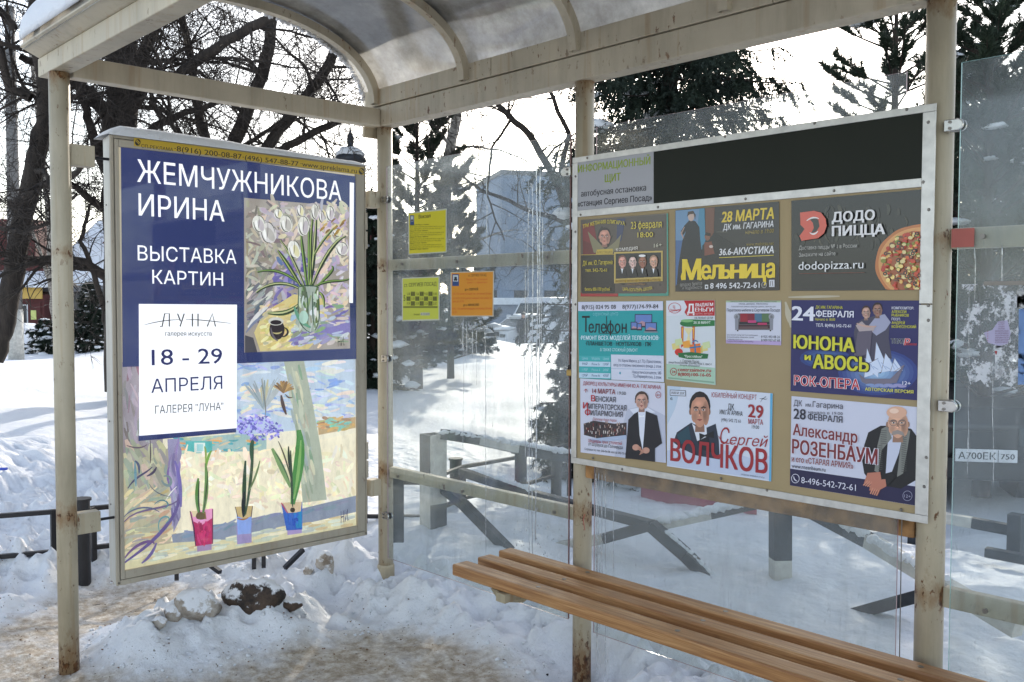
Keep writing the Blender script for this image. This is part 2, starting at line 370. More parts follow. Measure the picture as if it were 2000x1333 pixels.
class Print:
    STEP = 2.2e-5
    def __init__(s, plane, n, base=.0006): s.pl = plane; s.n = np.array(n, float); s.k = 0; s.base = base; s.V = []; s.F = []; s.C = []; s.T = []; s.G = [0]; s.cur = 0
    def off(s): s.k += 1; return s.n*(s.base+s.k*s.STEP)
    def raw(s, pts3, faces, col):
        b = len(s.V); s.V += list(pts3); s.F += [tuple(i+b for i in f) for f in faces]; s.C += [lin(col)+(1,)]*len(faces); s.T += [s.G[-1] if s.cur else -1]*len(faces)
    def poly(s, pts, col): o = s.off(); s.raw([s.pl(*p)+o for p in pts], [tuple(range(len(pts)))], col)
    def rect(s, x0, y0, x1, y1, col, sl=0): s.poly([(x0, y0), (x1, y0+sl*(x1-x0)), (x1, y1+sl*(x1-x0)), (x0, y1)], col)
    def ell(s, cx, cy, rx, ry, col, n=18, rot=0, a0=0, a1=360, ring=0):
        pts = []
        for i in range(n+(a1-a0 < 360)):
            a = math.radians(a0+(a1-a0)*i/n); x, y = rx*math.cos(a), ry*math.sin(a); c, d = math.cos(rot), math.sin(rot); pts.append((cx+x*c-y*d, cy+x*d+y*c))
        if ring: s.stroke(pts+[pts[0]], ring, col, taper=False)
        else: s.poly(pts, col)
    def stroke(s, pts, w, col, taper=True):
        o = s.off(); L = []; R = []; n = len(pts)
        for i, p in enumerate(pts):
            a = np.array(pts[max(i-1, 0)], float); b = np.array(pts[min(i+1, n-1)], float); d = b-a; d /= (np.hypot(*d)+1e-9); q = np.array([-d[1], d[0]])
            ww = w*.5*((.35+.65*math.sin(math.pi*(i+.35)/(n-.3))) if taper else 1)
            L.append(s.pl(*(np.array(p)+q*ww))+o); R.append(s.pl(*(np.array(p)-q*ww))+o)
        s.raw(L+R, [(i, i+1, n+i+1, n+i) for i in range(n-1)], col)
    def text(s, st, p0, p1, h, col, bold=0.0, shear=0.0, outline=None, arc=0):
        if outline: s.text(st, p0, p1, h, outline[0], bold+outline[1], shear, None, arc); s.G.pop()
        V, F = glyphs(st, 90. if h >= 9 else 30.); s.cur = 1 if h >= 9 else 0
        if bold > .003:
            cp_ = [(dx*bold*.8, dy*bold*.55) for dx, dy in (((-1, -1), (1, -1), (1, 1), (-1, 1)) if h >= 9 else ((-1, 0), (1, 0)))]
        else: cp_ = [(0, 0)]
        x0, x1 = V[:, 0].min(), V[:, 0].max(); H = .7 if any(ch.isupper() or ch.isdigit() for ch in st) else .53
        A = s.pl(*p0); B = s.pl(*p1); up = s.pl(p0[0], p0[1]-h)-A; upv = np.array([0, 0, np.linalg.norm(up)])
        du = (B-A)/(x1-x0)
        a = (V[:, 0]-x0); b = V[:, 1]/H; arcv = arc*np.sin(np.pi*a/(x1-x0)) if arc else 0
        for dx, dy in cp_:
            P = A+np.outer(a+shear*V[:, 1]+dx, du)+np.outer(b+arcv+dy, upv)+s.off(); s.raw(list(P), F, col)
        s.cur = 0; s.G += [s.G[-1]+1 if s.G else 1]
    def flush(s, name, mat, parent):
        if not s.F: return None
        V = np.array(s.V); T = np.array(s.T); o = None
        for g in (sorted(set(s.T)) if name == 'lettering' else [None]):
            ii = range(len(s.F)) if g is None else np.nonzero(T == g)[0]
            used = sorted({v for i in ii for v in s.F[i]}); mp = {v: k for k, v in enumerate(used)}
            o = obj('small_print' if g == -1 else name, V[used], [tuple(mp[v] for v in s.F[i]) for i in ii], mat, parent, cols=[s.C[i] for i in ii])
            if g == -1: o['kind'] = 'stuff'
        s.V = []; s.F = []; s.C = []; s.T = []; return o
def bez(*pts, n=9):
    P = [np.array(p, float) for p in pts]; out = []
    for i in range(n+1):
        t = i/n; Q = P[:]
        while len(Q) > 1: Q = [Q[k]*(1-t)+Q[k+1]*t for k in range(len(Q)-1)]
        out.append(tuple(Q[0]))
    return out
# ================================================================== GROUND
_T = {}
def vnoise(x, y, seed):
    if seed not in _T: _T[seed] = np.random.default_rng(seed).random((256, 256))
    T = _T[seed]
    xi = np.floor(x).astype(int); yi = np.floor(y).astype(int); fx = x-xi; fy = y-yi; fx = fx*fx*(3-2*fx); fy = fy*fy*(3-2*fy)
    g = lambda a, b: T[a & 255, b & 255]
    return (g(xi, yi)*(1-fx)+g(xi+1, yi)*fx)*(1-fy)+(g(xi, yi+1)*(1-fx)+g(xi+1, yi+1)*fx)*fy-.5
def fbm(x, y, s, o, seed, rough=.5):
    v = 0; a = 1
    for k in range(o): v = v+a*vnoise(x*s*2**k+17.3*k, y*s*2**k-9.1*k, seed+k); a *= rough
    return v
def ss(a, b, x): t = np.clip((x-a)/(b-a), 0, 1); return t*t*(3-2*t)
def inpoly(x, y, P):
    ins = np.zeros(x.shape, bool); n = len(P)
    for i in range(n):
        x0, y0 = P[i]; x1, y1 = P[(i+1) % n]
        c = ((y0 > y) != (y1 > y)); c &= x < (x1-x0)*(y-y0)/((y1-y0) if abs(y1-y0) > 1e-9 else 1e-9)+x0; ins ^= c
    return ins
def distpoly(x, y, P):     # signed distance, + inside
    d = np.full(x.shape, 1e9); n = len(P)
    for i in range(n):
        a = np.array(P[i]); b = np.array(P[(i+1) % n]); e = b-a; t = np.clip(((x-a[0])*e[0]+(y-a[1])*e[1])/(e@e), 0, 1)
        d = np.minimum(d, np.hypot(x-a[0]-t*e[0], y-a[1]-t*e[1]))
    return np.where(inpoly(x, y, P), d, -d)
W2 = lambda pts: [tuple(onz(*p)[:2]) for p in pts]
PATH = W2([(-300, 1290), (0, 1232), (90, 1195), (170, 1148), (300, 1140), (430, 1155), (415, 1185), (330, 1205), (250, 1215), (170, 1245), (160, 1300), (240, 1333), (60, 1500), (-500, 1500)])
FLOOR = W2([(250, 1345), (420, 1318), (560, 1282), (680, 1250), (790, 1240), (900, 1262), (985, 1300), (1060, 1350), (1300, 1420), (1900, 1700), (2400, 2600), (300, 2600), (0, 1500)])
def ground_h(x, y):
    x = np.asarray(x, float); y = np.asarray(y, float)
    dirt = np.maximum(distpoly(x, y, PATH), distpoly(x, y, FLOOR))
    near = ss(9, 4, np.hypot(x, y))
    z = .05-.055*ss(-.22, .10, dirt)
    z = z+.13*np.exp(-((x+.25)/1.1)**2-((y-.75)/.75)**2)+.05*np.exp(-((x-1.3)/1.2)**2-((y-.5)/.35)**2)
    z = z+.05*np.exp(-((x-.1)/.28)**2-((y+1.05)/.33)**2)+.05*np.exp(-((x-.32)/.25)**2-((y+.75)/.2)**2)
    z = z+.09*np.exp(-((x+1.75)/.45)**2-((y+1.25)/.35)**2)
    z = z-.11*np.exp(-((x-1.38)/.22)**2-((y+.06)/.16)**2)
    z = z-.42*ss(1.5, 5.2, y)*ss(-5.5, -1.5, x)*ss(60, 20, np.hypot(x, y))
    z = z-.55*ss(24, 36, -x*.7246+y*.6879)*ss(-8, 2, (x*.6884+y*.7253))
    u = (x-CAM[0])*CR[0]+(y-CAM[1])*CR[1]; v = (x-CAM[0])*CF[0]+(y-CAM[1])*CF[1]
    far = ss(6, 16, np.hypot(x, y))
    z = z+far*.2*fbm(x, y, .12, 3, 5)+ss(2.0, 5, np.hypot(x+.5, y+.5))*.16*fbm(x, y, .55, 3, 40)
    z = z+.55*np.exp(-((v-29)/1.6)**2)*ss(-7, -9, u)*(1+1.4*fbm(x, y, .5, 3, 9))          # ploughed berm far left
    z = z+.3*np.exp(-((v-38)/2.2)**2)*ss(-4.5, -2, u)*ss(9, 5, u)*(1+1.5*fbm(x, y, .5, 3, 19))
    soft = ss(.0, -.25, dirt)
    sm_ = 1-.72*ss(.15, .55, y); z = z+near*sm_*((.028+.11*soft)*fbm(x, y, 2.6, 3, 60)+(.010+.052*soft)*fbm(x, y, 9, 4, 80, .68))
    lump = np.maximum(0, fbm(x, y, 11, 3, 120)-.08)*near*sm_**2*(soft+.15); z = z+lump*.13
    z = z+ss(3.0, 7, np.hypot(x, y))*ss(40, 10, np.hypot(x, y))*.04*np.abs(fbm(x, y, 1.6, 3, 140))
    patch = .62*np.exp(-((x+1.25)/.16)**2-((y+1.52)/.10)**2)+.5*np.exp(-((x+.75)/.2)**2-((y+.55)/.10)**2)+.45*np.exp(-((x-.2)/.25)**2-((y+.35)/.08)**2)
    return z, np.maximum(ss(-.30, .16, dirt), patch)
def gz(x, y): return float(ground_h(np.array([x]), np.array([y]))[0][0])
def axis(c, n, fine, span, far):
    t = np.linspace(-1, 1, n); k = int(n*.62)//2; a = np.linspace(0, fine, k); q = n//2-k; r = (far/fine)**(1/q); b = fine*r**np.arange(1, q+1)
    p = np.concatenate([a, b]); return c+np.concatenate([-p[::-1][:-1], p])
gx = axis(-.2, 620, 3.6, 0, 420); gy = axis(.2, 620, 3.6, 0, 420)
X, Y = np.meshgrid(gx, gy, indexing='ij'); Z, DRT = ground_h(X.ravel(), Y.ravel())
ny = len(gy); nx = len(gx); I = np.arange(nx*ny).reshape(nx, ny)
F = np.stack([I[:-1, :-1], I[1:, :-1], I[1:, 1:], I[:-1, 1:]], -1).reshape(-1, 4)
gnd = obj('snowy_ground', np.stack([X.ravel(), Y.ravel(), Z], 1), F, M['snow_ground'], smooth=True); structural(gnd)
at_ = gnd.data.attributes.new('dirt', 'FLOAT', 'POINT'); at_.data.foreach_set('value', DRT.astype(np.float32))
def ong(px, py, dz=0):
    r = ray(px, py); t = 1.0
    while t < 120:
        p = CAM+r*t
        if p[2] < gz(p[0], p[1]): break
        t *= 1.01
    return CAM+r*t

# ================================================================== BUS SHELTER
CX = [0.0, 1.371, 2.776]; FY = -1.565
sh = thing('bus_shelter', (0, 0, 0), 'cream painted steel bus shelter with arched translucent roof over the bench', 'bus shelter')
cp = M['cream_paint']; cr = M['cream_rusty']
def post(x, y, ztop, r=.0385):
    m = MB(); zb = min(gz(x, y)-.05, -.03); m.tube([(x, y, zb), (x, y, ztop)], r, 28); o = m.build('post', M['post_paint'], sh, smooth=False)
    for p in o.data.polygons: p.use_smooth = len(p.vertices) == 4
    if (x, y) != (0.0, 0): return o
    n = MB(); n.tube([(x, y, zb), (x, y, max(gz(x, y), 0)+.012), (x, y, max(gz(x, y), 0)+.022)], [r+.006, r+.006, r+.001], 24); n.build('post_foot', cr, sh)
    return o
for x in CX: post(x, 0, 2.388, .0385 if x < 2 else .041)
post(4.15, 0, 2.388); post(0, FY, 2.40); post(4.15, FY, 2.40)
def part(name, a, b, mat, bv=.004, parent=None): return bevel(MB().box(a, b).build(name, mat, parent or sh), bv)
part('back_beam', (-.045, -.045, 2.389), (4.3, .04, 2.488), cp)
part('back_gutter', (-.10, -.050, 2.492), (.86, .035, 2.575), cp, .003)
part('back_gutter', (.863, -.050, 2.492), (2.245, .035, 2.575), cp, .003)
part('back_gutter', (2.248, -.050, 2.492), (4.3, .035, 2.575), cp, .003)
part('front_beam', (-.14, -1.60, 2.401), (4.3, -1.522, 2.474), cp)
part('end_beam', (-.032, -1.52, 2.386), (.032, -.047, 2.472), cp)
m = MB(); pr = [(-1.578, 2.477), (-1.585, 2.474), (-1.664, 2.510), (-1.662, 2.518), (-1.600, 2.530), (-1.578, 2.53)]
V = [(x, a, b) for x in (-.142, 4.3) for a, b in pr]; n = len(pr)
m.add(V, [(i, (i+1) % n, n+(i+1) % n, n+i) for i in range(n)]+[tuple(range(n-1, -1, -1)), tuple(range(n, 2*n))]); m.build('front_trim', cp, sh)
def vault(t, off=0):          # t 0 back .. 1 front
    a = math.pi*t; back = math.cos(a) > 0; ry = (.765 if back else .865)+off
    return (-.79+ry*math.copysign(abs(math.cos(a))**.92, math.cos(a)), 2.500+(.385+off)*math.sin(a)**.92)
ribs = [0.0, .69, 1.371, 2.07, 2.776, 3.47, 4.15]
for x in ribs:
    m = MB(); N = 36; P = []
    for i in range(N+1):
        y, z = vault(i/N, -.012); y2, z2 = vault(i/N, -.052); P += [(x-.02, y, z), (x+.02, y, z), (x+.02, y2, z2), (x-.02, y2, z2)]
    Fc = []
    for i in range(N):
        for k in range(4): Fc.append((i*4+k, i*4+(k+1) % 4, i*4+4+(k+1) % 4, i*4+4+k))
    m.add(P, Fc); m.build('roof_arch', cp, sh)
N = 40; xs = np.linspace(-.145, 4.3, 46); V = []
for layer in (0, .006):
    for x in xs:
        for i in range(N+1): y, z = vault(i/N, layer); V.append((x, y, z))
n1 = len(xs)*(N+1); Fc = []
for i in range(len(xs)-1):
    for j in range(N): a = i*(N+1)+j; Fc += [(a, a+1, a+N+2, a+N+1)]
Fb = [tuple(n1+k for k in f[::-1]) for f in Fc]
obj('roof_sheet', V[:n1], Fc, M['roof_sheet'], sh, smooth=True)
# snow lying on the vault
V = []; xs2 = np.linspace(-.16, 4.3, 120); N2 = 60
for x in xs2:
    for i in range(N2+1):
        tt = (.20+.05*float(vnoise(np.array([x*3.1]), np.array([5.]), 33)[0]))*(1-i/N2)+.975*i/N2
        h = .012+.05*max(0, math.sin(math.pi*tt)**.6*(.75+1.5*float(vnoise(np.array([x*2.3]), np.array([tt*7.]), 3)[0])))
        if i in (0, N2): h = .004
        if x < -.15: h *= .4
        y, z = vault(tt, .008+h); V.append((x+.018*float(vnoise(np.array([tt*40.]), np.array([1.]), 4)[0]), y, z))
Fs = [(i*(N2+1)+j, i*(N2+1)+j+1, (i+1)*(N2+1)+j+1, (i+1)*(N2+1)+j) for i in range(len(xs2)-1) for j in range(N2)]
o = obj('roof_snow', V, Fs, M['snow'], sh, smooth=True); o['kind'] = 'stuff'
sm = o.modifiers.new('solid', 'SOLIDIFY'); sm.thickness = .008
# frost and ice rim under the end of the vault
m = MB(); rr = random.Random(5)
for i in range(70):
    tt = .04+.93*i/70; y, z = vault(tt, -.004); m.blob((-.135+rr.uniform(-.006, .01), y, z-.004), (.012, rr.uniform(.010, .02), rr.uniform(.006, .016)), i, .25, 8, 5)
m.build('ice_rim', M['snow'], sh, smooth=True)['kind'] = 'stuff'
# rails
def rail(name, x0, x1, z, h=.055, y0=-.004, y1=.032, mat=None):
    return bevel(MB().box((x0, y0, z-h/2), (x1, y1, z+h/2)).build(name, mat or cp, sh), .004)
rail('cross_rail', .036, 1.334, 1.690); rail('cross_rail', .036, 1.334, .627, .056)
rail('cross_rail', 1.408, 2.737, .825, .066, -.026, .030, M['weld_rust'])
rail('cross_rail', 2.816, 4.115, 1.690, .060); rail('cross_rail', 2.816, 4.115, .627, .060)
rail('cross_rail', 1.408, 2.737, 2.03, .05)
m = MB()
for x, z in ((.20, 1.69), (.62, 1.69), (1.20, 1.69), (.16, .627), (.66, .627), (1.25, .627), (2.92, 1.69), (2.95, .627)): m.tube([(x, -.0385, z), (x, -.046, z)], .0075, 10)
m.build('rail_bolts', M['screw'], sh)['kind'] = 'stuff'
bevel(MB().box((2.832, -.0372, 1.662), (2.895, -.0362, 1.716)).build('red_tape', M['red_tape'], sh), .0002)
# glass panes
def pane(x0, x1, z0, z1, mat, edge, ygap=-.030):
    o = MB().box((x0, ygap-.0035, z0), (x1, ygap+.0035, z1)).build('glass_pane', [M[mat], M[edge]], sh)
    o.data.polygons.foreach_set('material_index', [1, 1, 0, 1, 0, 1]); o.data.update(); return o
def setedge(o, y=-.030):
    for p in o.data.polygons: p.material_index = 0 if abs(p.normal.y) > .9 else 1
p1 = pane(.060, 1.322, .190, 2.184, 'pane_glass', 'pane_edge'); p2 = pane(1.462, 2.690, .172, 2.192, 'pane_glass', 'pane_edge'); p3 = pane(2.848, 4.08, .175, 2.19, 'pane_glass_right', 'pane_edge_green')
for o in (p1, p2, p3): setedge(o)
def icerun(par, pts, name='ice_run'):
    m = MB(); rr = random.Random(int(pts[0][0]*7))
    pl = on(1, -.0362)
    for (px, y0, y1, w) in pts:
        n = max(4, int((y1-y0)/9)); q = []; rad = []; x = px
        for i in range(n+1):
            x += rr.uniform(-.6, .6); y = y0+(y1-y0)*i/n; q.append(pl(px+(x-px)*.8, y)); rad.append(w*(.5+.7*rr.random())*.0011*(1.0 if 0 < i < n else .3))
        m.tube(q, rad, 5)
    o = m.build(name, M['ice'], par, smooth=True); o['kind'] = 'stuff'; return o
runs = [(950, 330, 500, 1.2), (947, 640, 1085, 1.4), (1032, 345, 1090, 1.3), (1041, 360, 1092, 2.2), (1048, 300, 1060, 3.0), (1055, 330, 820, 2.4), (1060, 420, 700, 1.6), (1026, 520, 900, 1.4), (1037, 640, 1000, 1.8), (903, 630, 690, 1.6), (911, 632, 720, 1.4), (922, 640, 700, 1.4), (905, 620, 880, .9), (930, 640, 760, 1)]
icerun(p1, runs)
m = MB(); rr = random.Random(9); pl = on(1, -.0358)
for i in range(330):                               # frozen spatter
    if i < 170: px, py = rr.gauss(1045, 22), rr.uniform(330, 500)
    elif i < 250: px, py = rr.gauss(1045, 30), rr.gauss(468, 14)
    else: px, py = rr.gauss(1040, 26), rr.uniform(930, 1085)
    if px > 1108: continue
    c = pl(px, py); r_ = rr.uniform(.0012, .0036); m.blob(c, (r_, .0012, r_*rr.uniform(.8, 2.2)), i, .2, 6, 4)
for i in range(60):
    px, py = rr.uniform(890, 945), rr.uniform(628, 645); c = pl(px, py); r_ = rr.uniform(.002, .005); m.blob(c, (r_, .0012, r_), i, .2, 6, 4)
m.build('frozen_drops', M['ice'], p1, smooth=True)['kind'] = 'stuff'
icerun(p2, [(1163, 918, 1330, 2.6), (1169, 920, 1250, 2), (1176, 925, 1200, 2.2), (1183, 925, 1330, 1.6), (1198, 935, 1120, 1.4), (1172, 1060, 1230, 2.2), (1422, 1148, 1190, .6)])
icerun(p3, [(1903, 478, 590, 1.3), (1957, 478, 560, 1.5), (1893, 560, 900, .7), (1939, 700, 950, .7), (1890, 850, 930, .8)])
# thin cable beside post and lock
m = MB(); m.tube([(1.335, -.04, .20), (1.334, -.04, 1.30), (1.336, -.04, 2.18)], .0018, 6); m.build('pane_seal', M['seal_dark'], sh)
m = MB(); m.tube([(2.706, -.036, .10), (2.704, -.036, .86)], .0016, 6); m.build('pane_seal', M['screw'], sh)
def clamp(x, z, side):                            # rounded steel clip gripping the glass
    t_ = MB(); s = side; w, h, th = .062, .034, .009
    for yy in (-.046, -.022):
        P = [(0, -h/2), (w*.62, -h/2)]+[(w*.62+h/2*math.sin(a), -h/2*math.cos(a)) for a in np.linspace(.2, math.pi-.2, 7)]+[(w*.62, h/2), (0, h/2)]
        n = len(P); V = [(x+s*a, yy-th/2, z+b) for a, b in P]+[(x+s*a, yy+th/2, z+b) for a, b in P]
        t_.add(V, [tuple(range(n)), tuple(range(2*n-1, n-1, -1))]+[(i, n+i, n+(i+1) % n, (i+1) % n) for i in range(n)])
    t_.box((x, -.045, z-h/2), (x+s*.012, -.02, z+h/2))
    o = t_.build('glass_clamp', M['steel'], sh); bevel(o, .0025)
    b = MB()
    for dz in (-.009, .009): b.tube([(x+s*.018, -.050, z+dz), (x+s*.018, -.054, z+dz)], .0045, 8)
    b.build('clamp_bolts', M['screw'], o)['kind'] = 'stuff'
for px, py in ((757, 390), (757, 701), (757, 1008)): P = on(1, -.035)(px, py); clamp(.034, P[2], 1)
P = on(1, -.035)(1110, 337); clamp(1.340, P[2], -1)
for px, py in ((1885, 243), (1885, 796)): P = on(1, -.035)(px, py); clamp(2.808, P[2], 1)
# wall brackets of the roof at corner post
part('beam_bracket', (-.05, -.10, 2.335), (-.034, .03, 2.388), cr, .002)
# red pen marks on the posts
m = MB()
for a, b in (((1142, 1005), (1139, 1015)), ((1139, 1015), (1142, 1036))): m.bar(on(1, -.0392)(*a), on(1, -.0392)(*b), .003, .0008, up=(0, 1, 0))
m.build('pen_mark', M['red_tape'], sh)

# padlock hanging by the board
pd = thing('padlock', on(1, -.05)(1113, 725), 'small padlock hanging beside the left edge of the notice board', 'padlock')
c = on(1, -.05)(1113, 728); m = MB(); m.box(c-[.013, .008, .014], c+[.013, .008, .012]); bevel(m.build('lock_body', M['brass'], pd), .003)
m = MB(); m.tube([c+[.009*math.cos(a), 0, .012+.018*math.sin(a)] for a in np.linspace(0, math.pi, 9)], .003, 8); m.tube([c+[.0, 0, .02], c+[.028, 0, .03]], .003, 6); m.build('shackle', M['dark_metal'], pd)

# ================================================================== BENCH
bn = thing('bench', (1.9, -.27, 0), 'slatted bench of varnished orange brown boards under the notice board', 'bench')
ys = [(-.446, -.366), (-.303, -.230), (-.170, -.097)]; x0s = [1.070, 1.062, 1.046]
for (a, b), x0 in zip(ys, x0s):
    o = MB().box((x0, a, .404), (4.0, b, .45)).build('slat', M['bench_wood'], bn); bevel(o, .006, 2)
m = MB()
for x in (1.52, 2.15, 2.81, 3.4):
    for (a, b) in ys: m.tube([(x, (a+b)/2, .4495), (x+.0001, (a+b)/2, .4512)], .009, 10)
m.build('screw_heads', M['screw'], bn)['kind'] = 'stuff'
for x in (1.371, 2.776, 4.1-.3):
    m = MB(); m.bar((x, -.46, .385), (x, -.035, .385), .05, .034); 
    V = [(x-.02, -.42, .368), (x-.02, -.036, .368), (x-.02, -.036, .20), (x+.02, -.42, .368), (x+.02, -.036, .368), (x+.02, -.036, .20)]
    bevel(m.build('bracket', cr, bn), .002)
m = MB(); P = [(1.30, -.445, .402), (1.30, -.20, .402), (1.30, -.24, .362), (1.30, -.33, .335), (1.30, -.41, .355)]
V = [(a-.0, b, c) for a, b, c in P]+[(a+.06, b, c) for a, b, c in P]; n = 5
m.add(V, [(0, 1, 2, 3, 4), (9, 8, 7, 6, 5)]+[(i, i+5, (i+1) % 5+5, (i+1) % 5) for i in range(5)]); m.build('end_gusset', cr, bn)

# ================================================================== POSTER CASE
lb = thing('poster_case', (-.05, -.75, .3), 'large cream steel poster case hanging at the left end of the shelter', 'poster case')
Y0, Y1, ZB, ZT = -1.372, -.115, .312, 2.186
cs = M['case_side']; fr = M['case_paint']
V = []; pr = [(-.012, Y0), (-.135, Y0+.02), (-.15, Y0+.05), (-.15, Y1-.05), (-.135, Y1-.02), (-.012, Y1)]
for z in (ZB, ZT): V += [(a, b, z) for a, b in pr]
bevel(MB().add(V, [(i, (i+1) % 6, 6+(i+1) % 6, 6+i) for i in range(6)]+[(5, 4, 3, 2, 1, 0), (6, 7, 8, 9, 10, 11)]).build('case_body', cs, lb), .004)
fw = .052
def fb(name, a, b, mat=fr): return bevel(MB().box(a, b).build(name, mat, lb), .003)
# outer rim and hinged door frame
fb('rim', (-.0115, Y0, ZB), (.0, Y0+.014, ZT)); fb('rim', (-.0115, Y1-.010, ZB), (.0, Y1, ZT)); fb('rim', (-.0115, Y0+.0145, ZB), (.0, Y1-.0105, ZB+.022)); fb('rim', (-.0115, Y0+.0145, ZT-.014), (.0, Y1-.0105, ZT))
a0, a1, b0, b1 = Y0+.017, Y1-.013, ZB+.025, ZT-.017; iy0, iy1, iz0, iz1 = -1.338, -.176, .372, 2.138
fb('door_frame', (-.0115, a0, b0), (.004, iy0, b1)); fb('door_frame', (-.0115, iy1, b0), (.004, a1, b1)); fb('door_frame', (-.0115, iy0+.0005, b0), (.004, iy1-.0005, iz0)); fb('door_frame', (-.0115, iy0+.0005, iz1), (.004, iy1-.0005, b1))
bevel(MB().box((-.0006, iy0-.004, iz0-.004), (.0012, iy1+.004, iz1+.004)).build('glass_front', M['case_glass'], lb), .0003)
m = MB()
for y_, z in ((Y0+.008, ZB+.012), (Y1-.008, ZB+.012)): m.tube([(-.002, y_, z), (.003, y_, z)], .005, 8)
for z in (.65, 1.0, 1.5, 1.9): m.tube([(-.05, Y0-.0, z), (-.05, Y0-.003, z)], .004, 8)
m.build('rivets', M['screw'], lb)['kind'] = 'stuff'
for z in (1.86, .70):
    m = MB(); m.tube([(.004, Y1-.004, z-.09), (.004, Y1-.004, z-.005)], .008, 8); m.tube([(.004, Y1-.004, z+.005), (.004, Y1-.004, z+.09)], .008, 8); m.build('hinge', fr, lb)
for z in (2.085, .60):                             # brackets to the front post and to the corner post
    bevel(MB().box((-.045, -1.53, z-.042), (.015, -1.437, z+.042)).build('bracket', cp, lb), .003)
    m = MB(); m.tube([(-.02, -1.437, z), (-.02, -1.37, z)], .006, 8); m.build('bracket_bolt', M['dark_metal'], lb)
for z in (2.02, .55):
    bevel(MB().box((-.045, -.10, z-.042), (.012, -.036, z+.042)).build('bracket', cp, lb), .003)
V = []; ny_, nx_ = 90, 12
for i in range(ny_+1):
    y = Y0-.012+(Y1-Y0+.02)*i/ny_; e = min(1, i/5, (ny_-i)/5)**.5
    top = (.020+.034*(1-i/ny_)**.6+.012*float(vnoise(np.array([y*7]), np.array([2.]), 8)[0]))*e
    for j in range(nx_+1):
        a = math.pi*j/nx_; V.append((-.068+.085*math.cos(a)*(1+.04*float(vnoise(np.array([y*9]), np.array([j*1.]), 18)[0])), y, ZT-.004+max(.004, top)*math.sin(a)**.6 if 0 < j < nx_ else ZT-.004))
Fs = [(i*(nx_+1)+j, i*(nx_+1)+j+1, (i+1)*(nx_+1)+j+1, (i+1)*(nx_+1)+j) for i in range(ny_) for j in range(nx_)]
obj('snow_cap', V, Fs, M['snow'], lb, smooth=True)['kind'] = 'stuff'

# ================================================================== NOTICE BOARD
nb = thing('notice_board', (2.08, -.055, .87), 'wide tan notice board with aluminium edging and dark blank header', 'notice board')
BX0, BX1, BZ0, BZ1 = 1.377, 2.780, .872, 2.075; BY = -.060
bevel(MB().box((BX0, BY+.001, BZ0), (BX1, -.041, BZ1)).build('backboard', M['backboard'], nb), .001)
pb = on(1, BY)
def plate(name, pts, th, mat, y=BY, parent=nb):
    P = [on(1, y)(*p) for p in pts]; n = len(P); V = [p+np.array([0, -th, 0]) for p in P]+P
    o = MB().add(V, [tuple(range(n)), tuple(range(2*n-1, n-1, -1))]+[(i, n+i, n+(i+1) % n, (i+1) % n) for i in range(n)]).build(name, mat, parent); return o
hg = plate('header_panel', [(1128, 313), (1277, 294), (1277, 400), (1128, 414)], .0015, M['header_grey'])
hd = plate('blank_panel', [(1277.6, 294), (1810, 219), (1810, 352), (1277.6, 400)], .0025, M['header_dark'])
def strip(x0, z0, x1, z1, name='edge_strip'): return bevel(MB().box((x0, BY-.005, z0), (x1, BY+.0005, z1)).build(name, M['alu'], nb), .001)
zt = 2.075; strip(BX0-.012, zt-.018, BX1+.012, zt+.004)
zm = pb(1127, 419)[2]; zm2 = pb(1808, 356)[2]; zmm = (zm+zm2)/2; strip(BX0+.016, zmm-.013, BX1-.026, zmm+.013)
strip(BX0-.012, BZ0+.004, BX0+.0155, zt-.0185); strip(BX1-.0255, 1.50, BX1+.012, zt-.0185); strip(BX1-.0255, BZ0+.004, BX1+.012, 1.497); strip(BX0-.012, BZ0-.020, BX1+.012, BZ0+.0035)
m = MB()
for px, py in ((1416, 267), (1591, 241), (1771, 214), (1147, 309), (1456, 389), (1629, 373), (1803, 356), (1285, 405), (1134, 420), (1124, 345), (1124, 453), (1124, 595), (1813, 239), (1814, 410), (1813, 597), (1813, 626), (1809, 894), (1805, 951), (1760, 996), (1215, 917), (1408, 935), (1498, 958), (1158, 895)):
    c = on(1, BY-.005)(px, py); m.tube([c, c+np.array([0, -.003, 0])], [.0052, .0035], 8)
m.build('screws', M['screw'], nb)['kind'] = 'stuff'
# ================================================================== LOW BLACK FENCE
fn = thing('low_metal_fence', at(157, 1148, 4.86), 'low black tubular metal fence running behind the poster case and the glass', 'fence')
dm = M['dark_metal']
fx = [(-80, 1014), (0, 1008), (104, 1000), (165, 1001), (182, 993), (345, 977), (495, 963), (590, 954), (712, 942), (821, 943), (905, 912), (1004, 895), (1112, 868)]
top = [onz(px, py, .38) for px, py in fx]
for i in range(len(top)-1):
    if i == 2: continue
    for dz in (0, -.215):
        if i in (3,) and dz: continue
        m = MB(); a = top[i]+[0, 0, dz]; b = top[i+1]+[0, 0, dz]; m.bar(a, b, .03, .024); bevel(m.build('rail', dm, fn), .003)
for i in (1, 2, 4, 5, 6, 8, 10, 12):
    a = top[i]
    if i == 1: continue
    m = MB(); m.bar(a+[0, 0, .012], (a[0], a[1], gz(a[0], a[1])-.05), .026, .026, up=(1, 0, 0)); m.build('upright', dm, fn)
for (px, d, zt_) in ((159, 4.86, .46), (890, 6.45, .41), (1086, 7.2, .36)):
    p = at(px, 1000, d); m = MB(); m.tube([(p[0], p[1], gz(p[0], p[1])-.1), (p[0], p[1], zt_)], .042, 20); m.tube([(p[0], p[1], zt_), (p[0], p[1], zt_+.012)], .05, 20); m.build('thick_post', dm, fn, smooth=False)
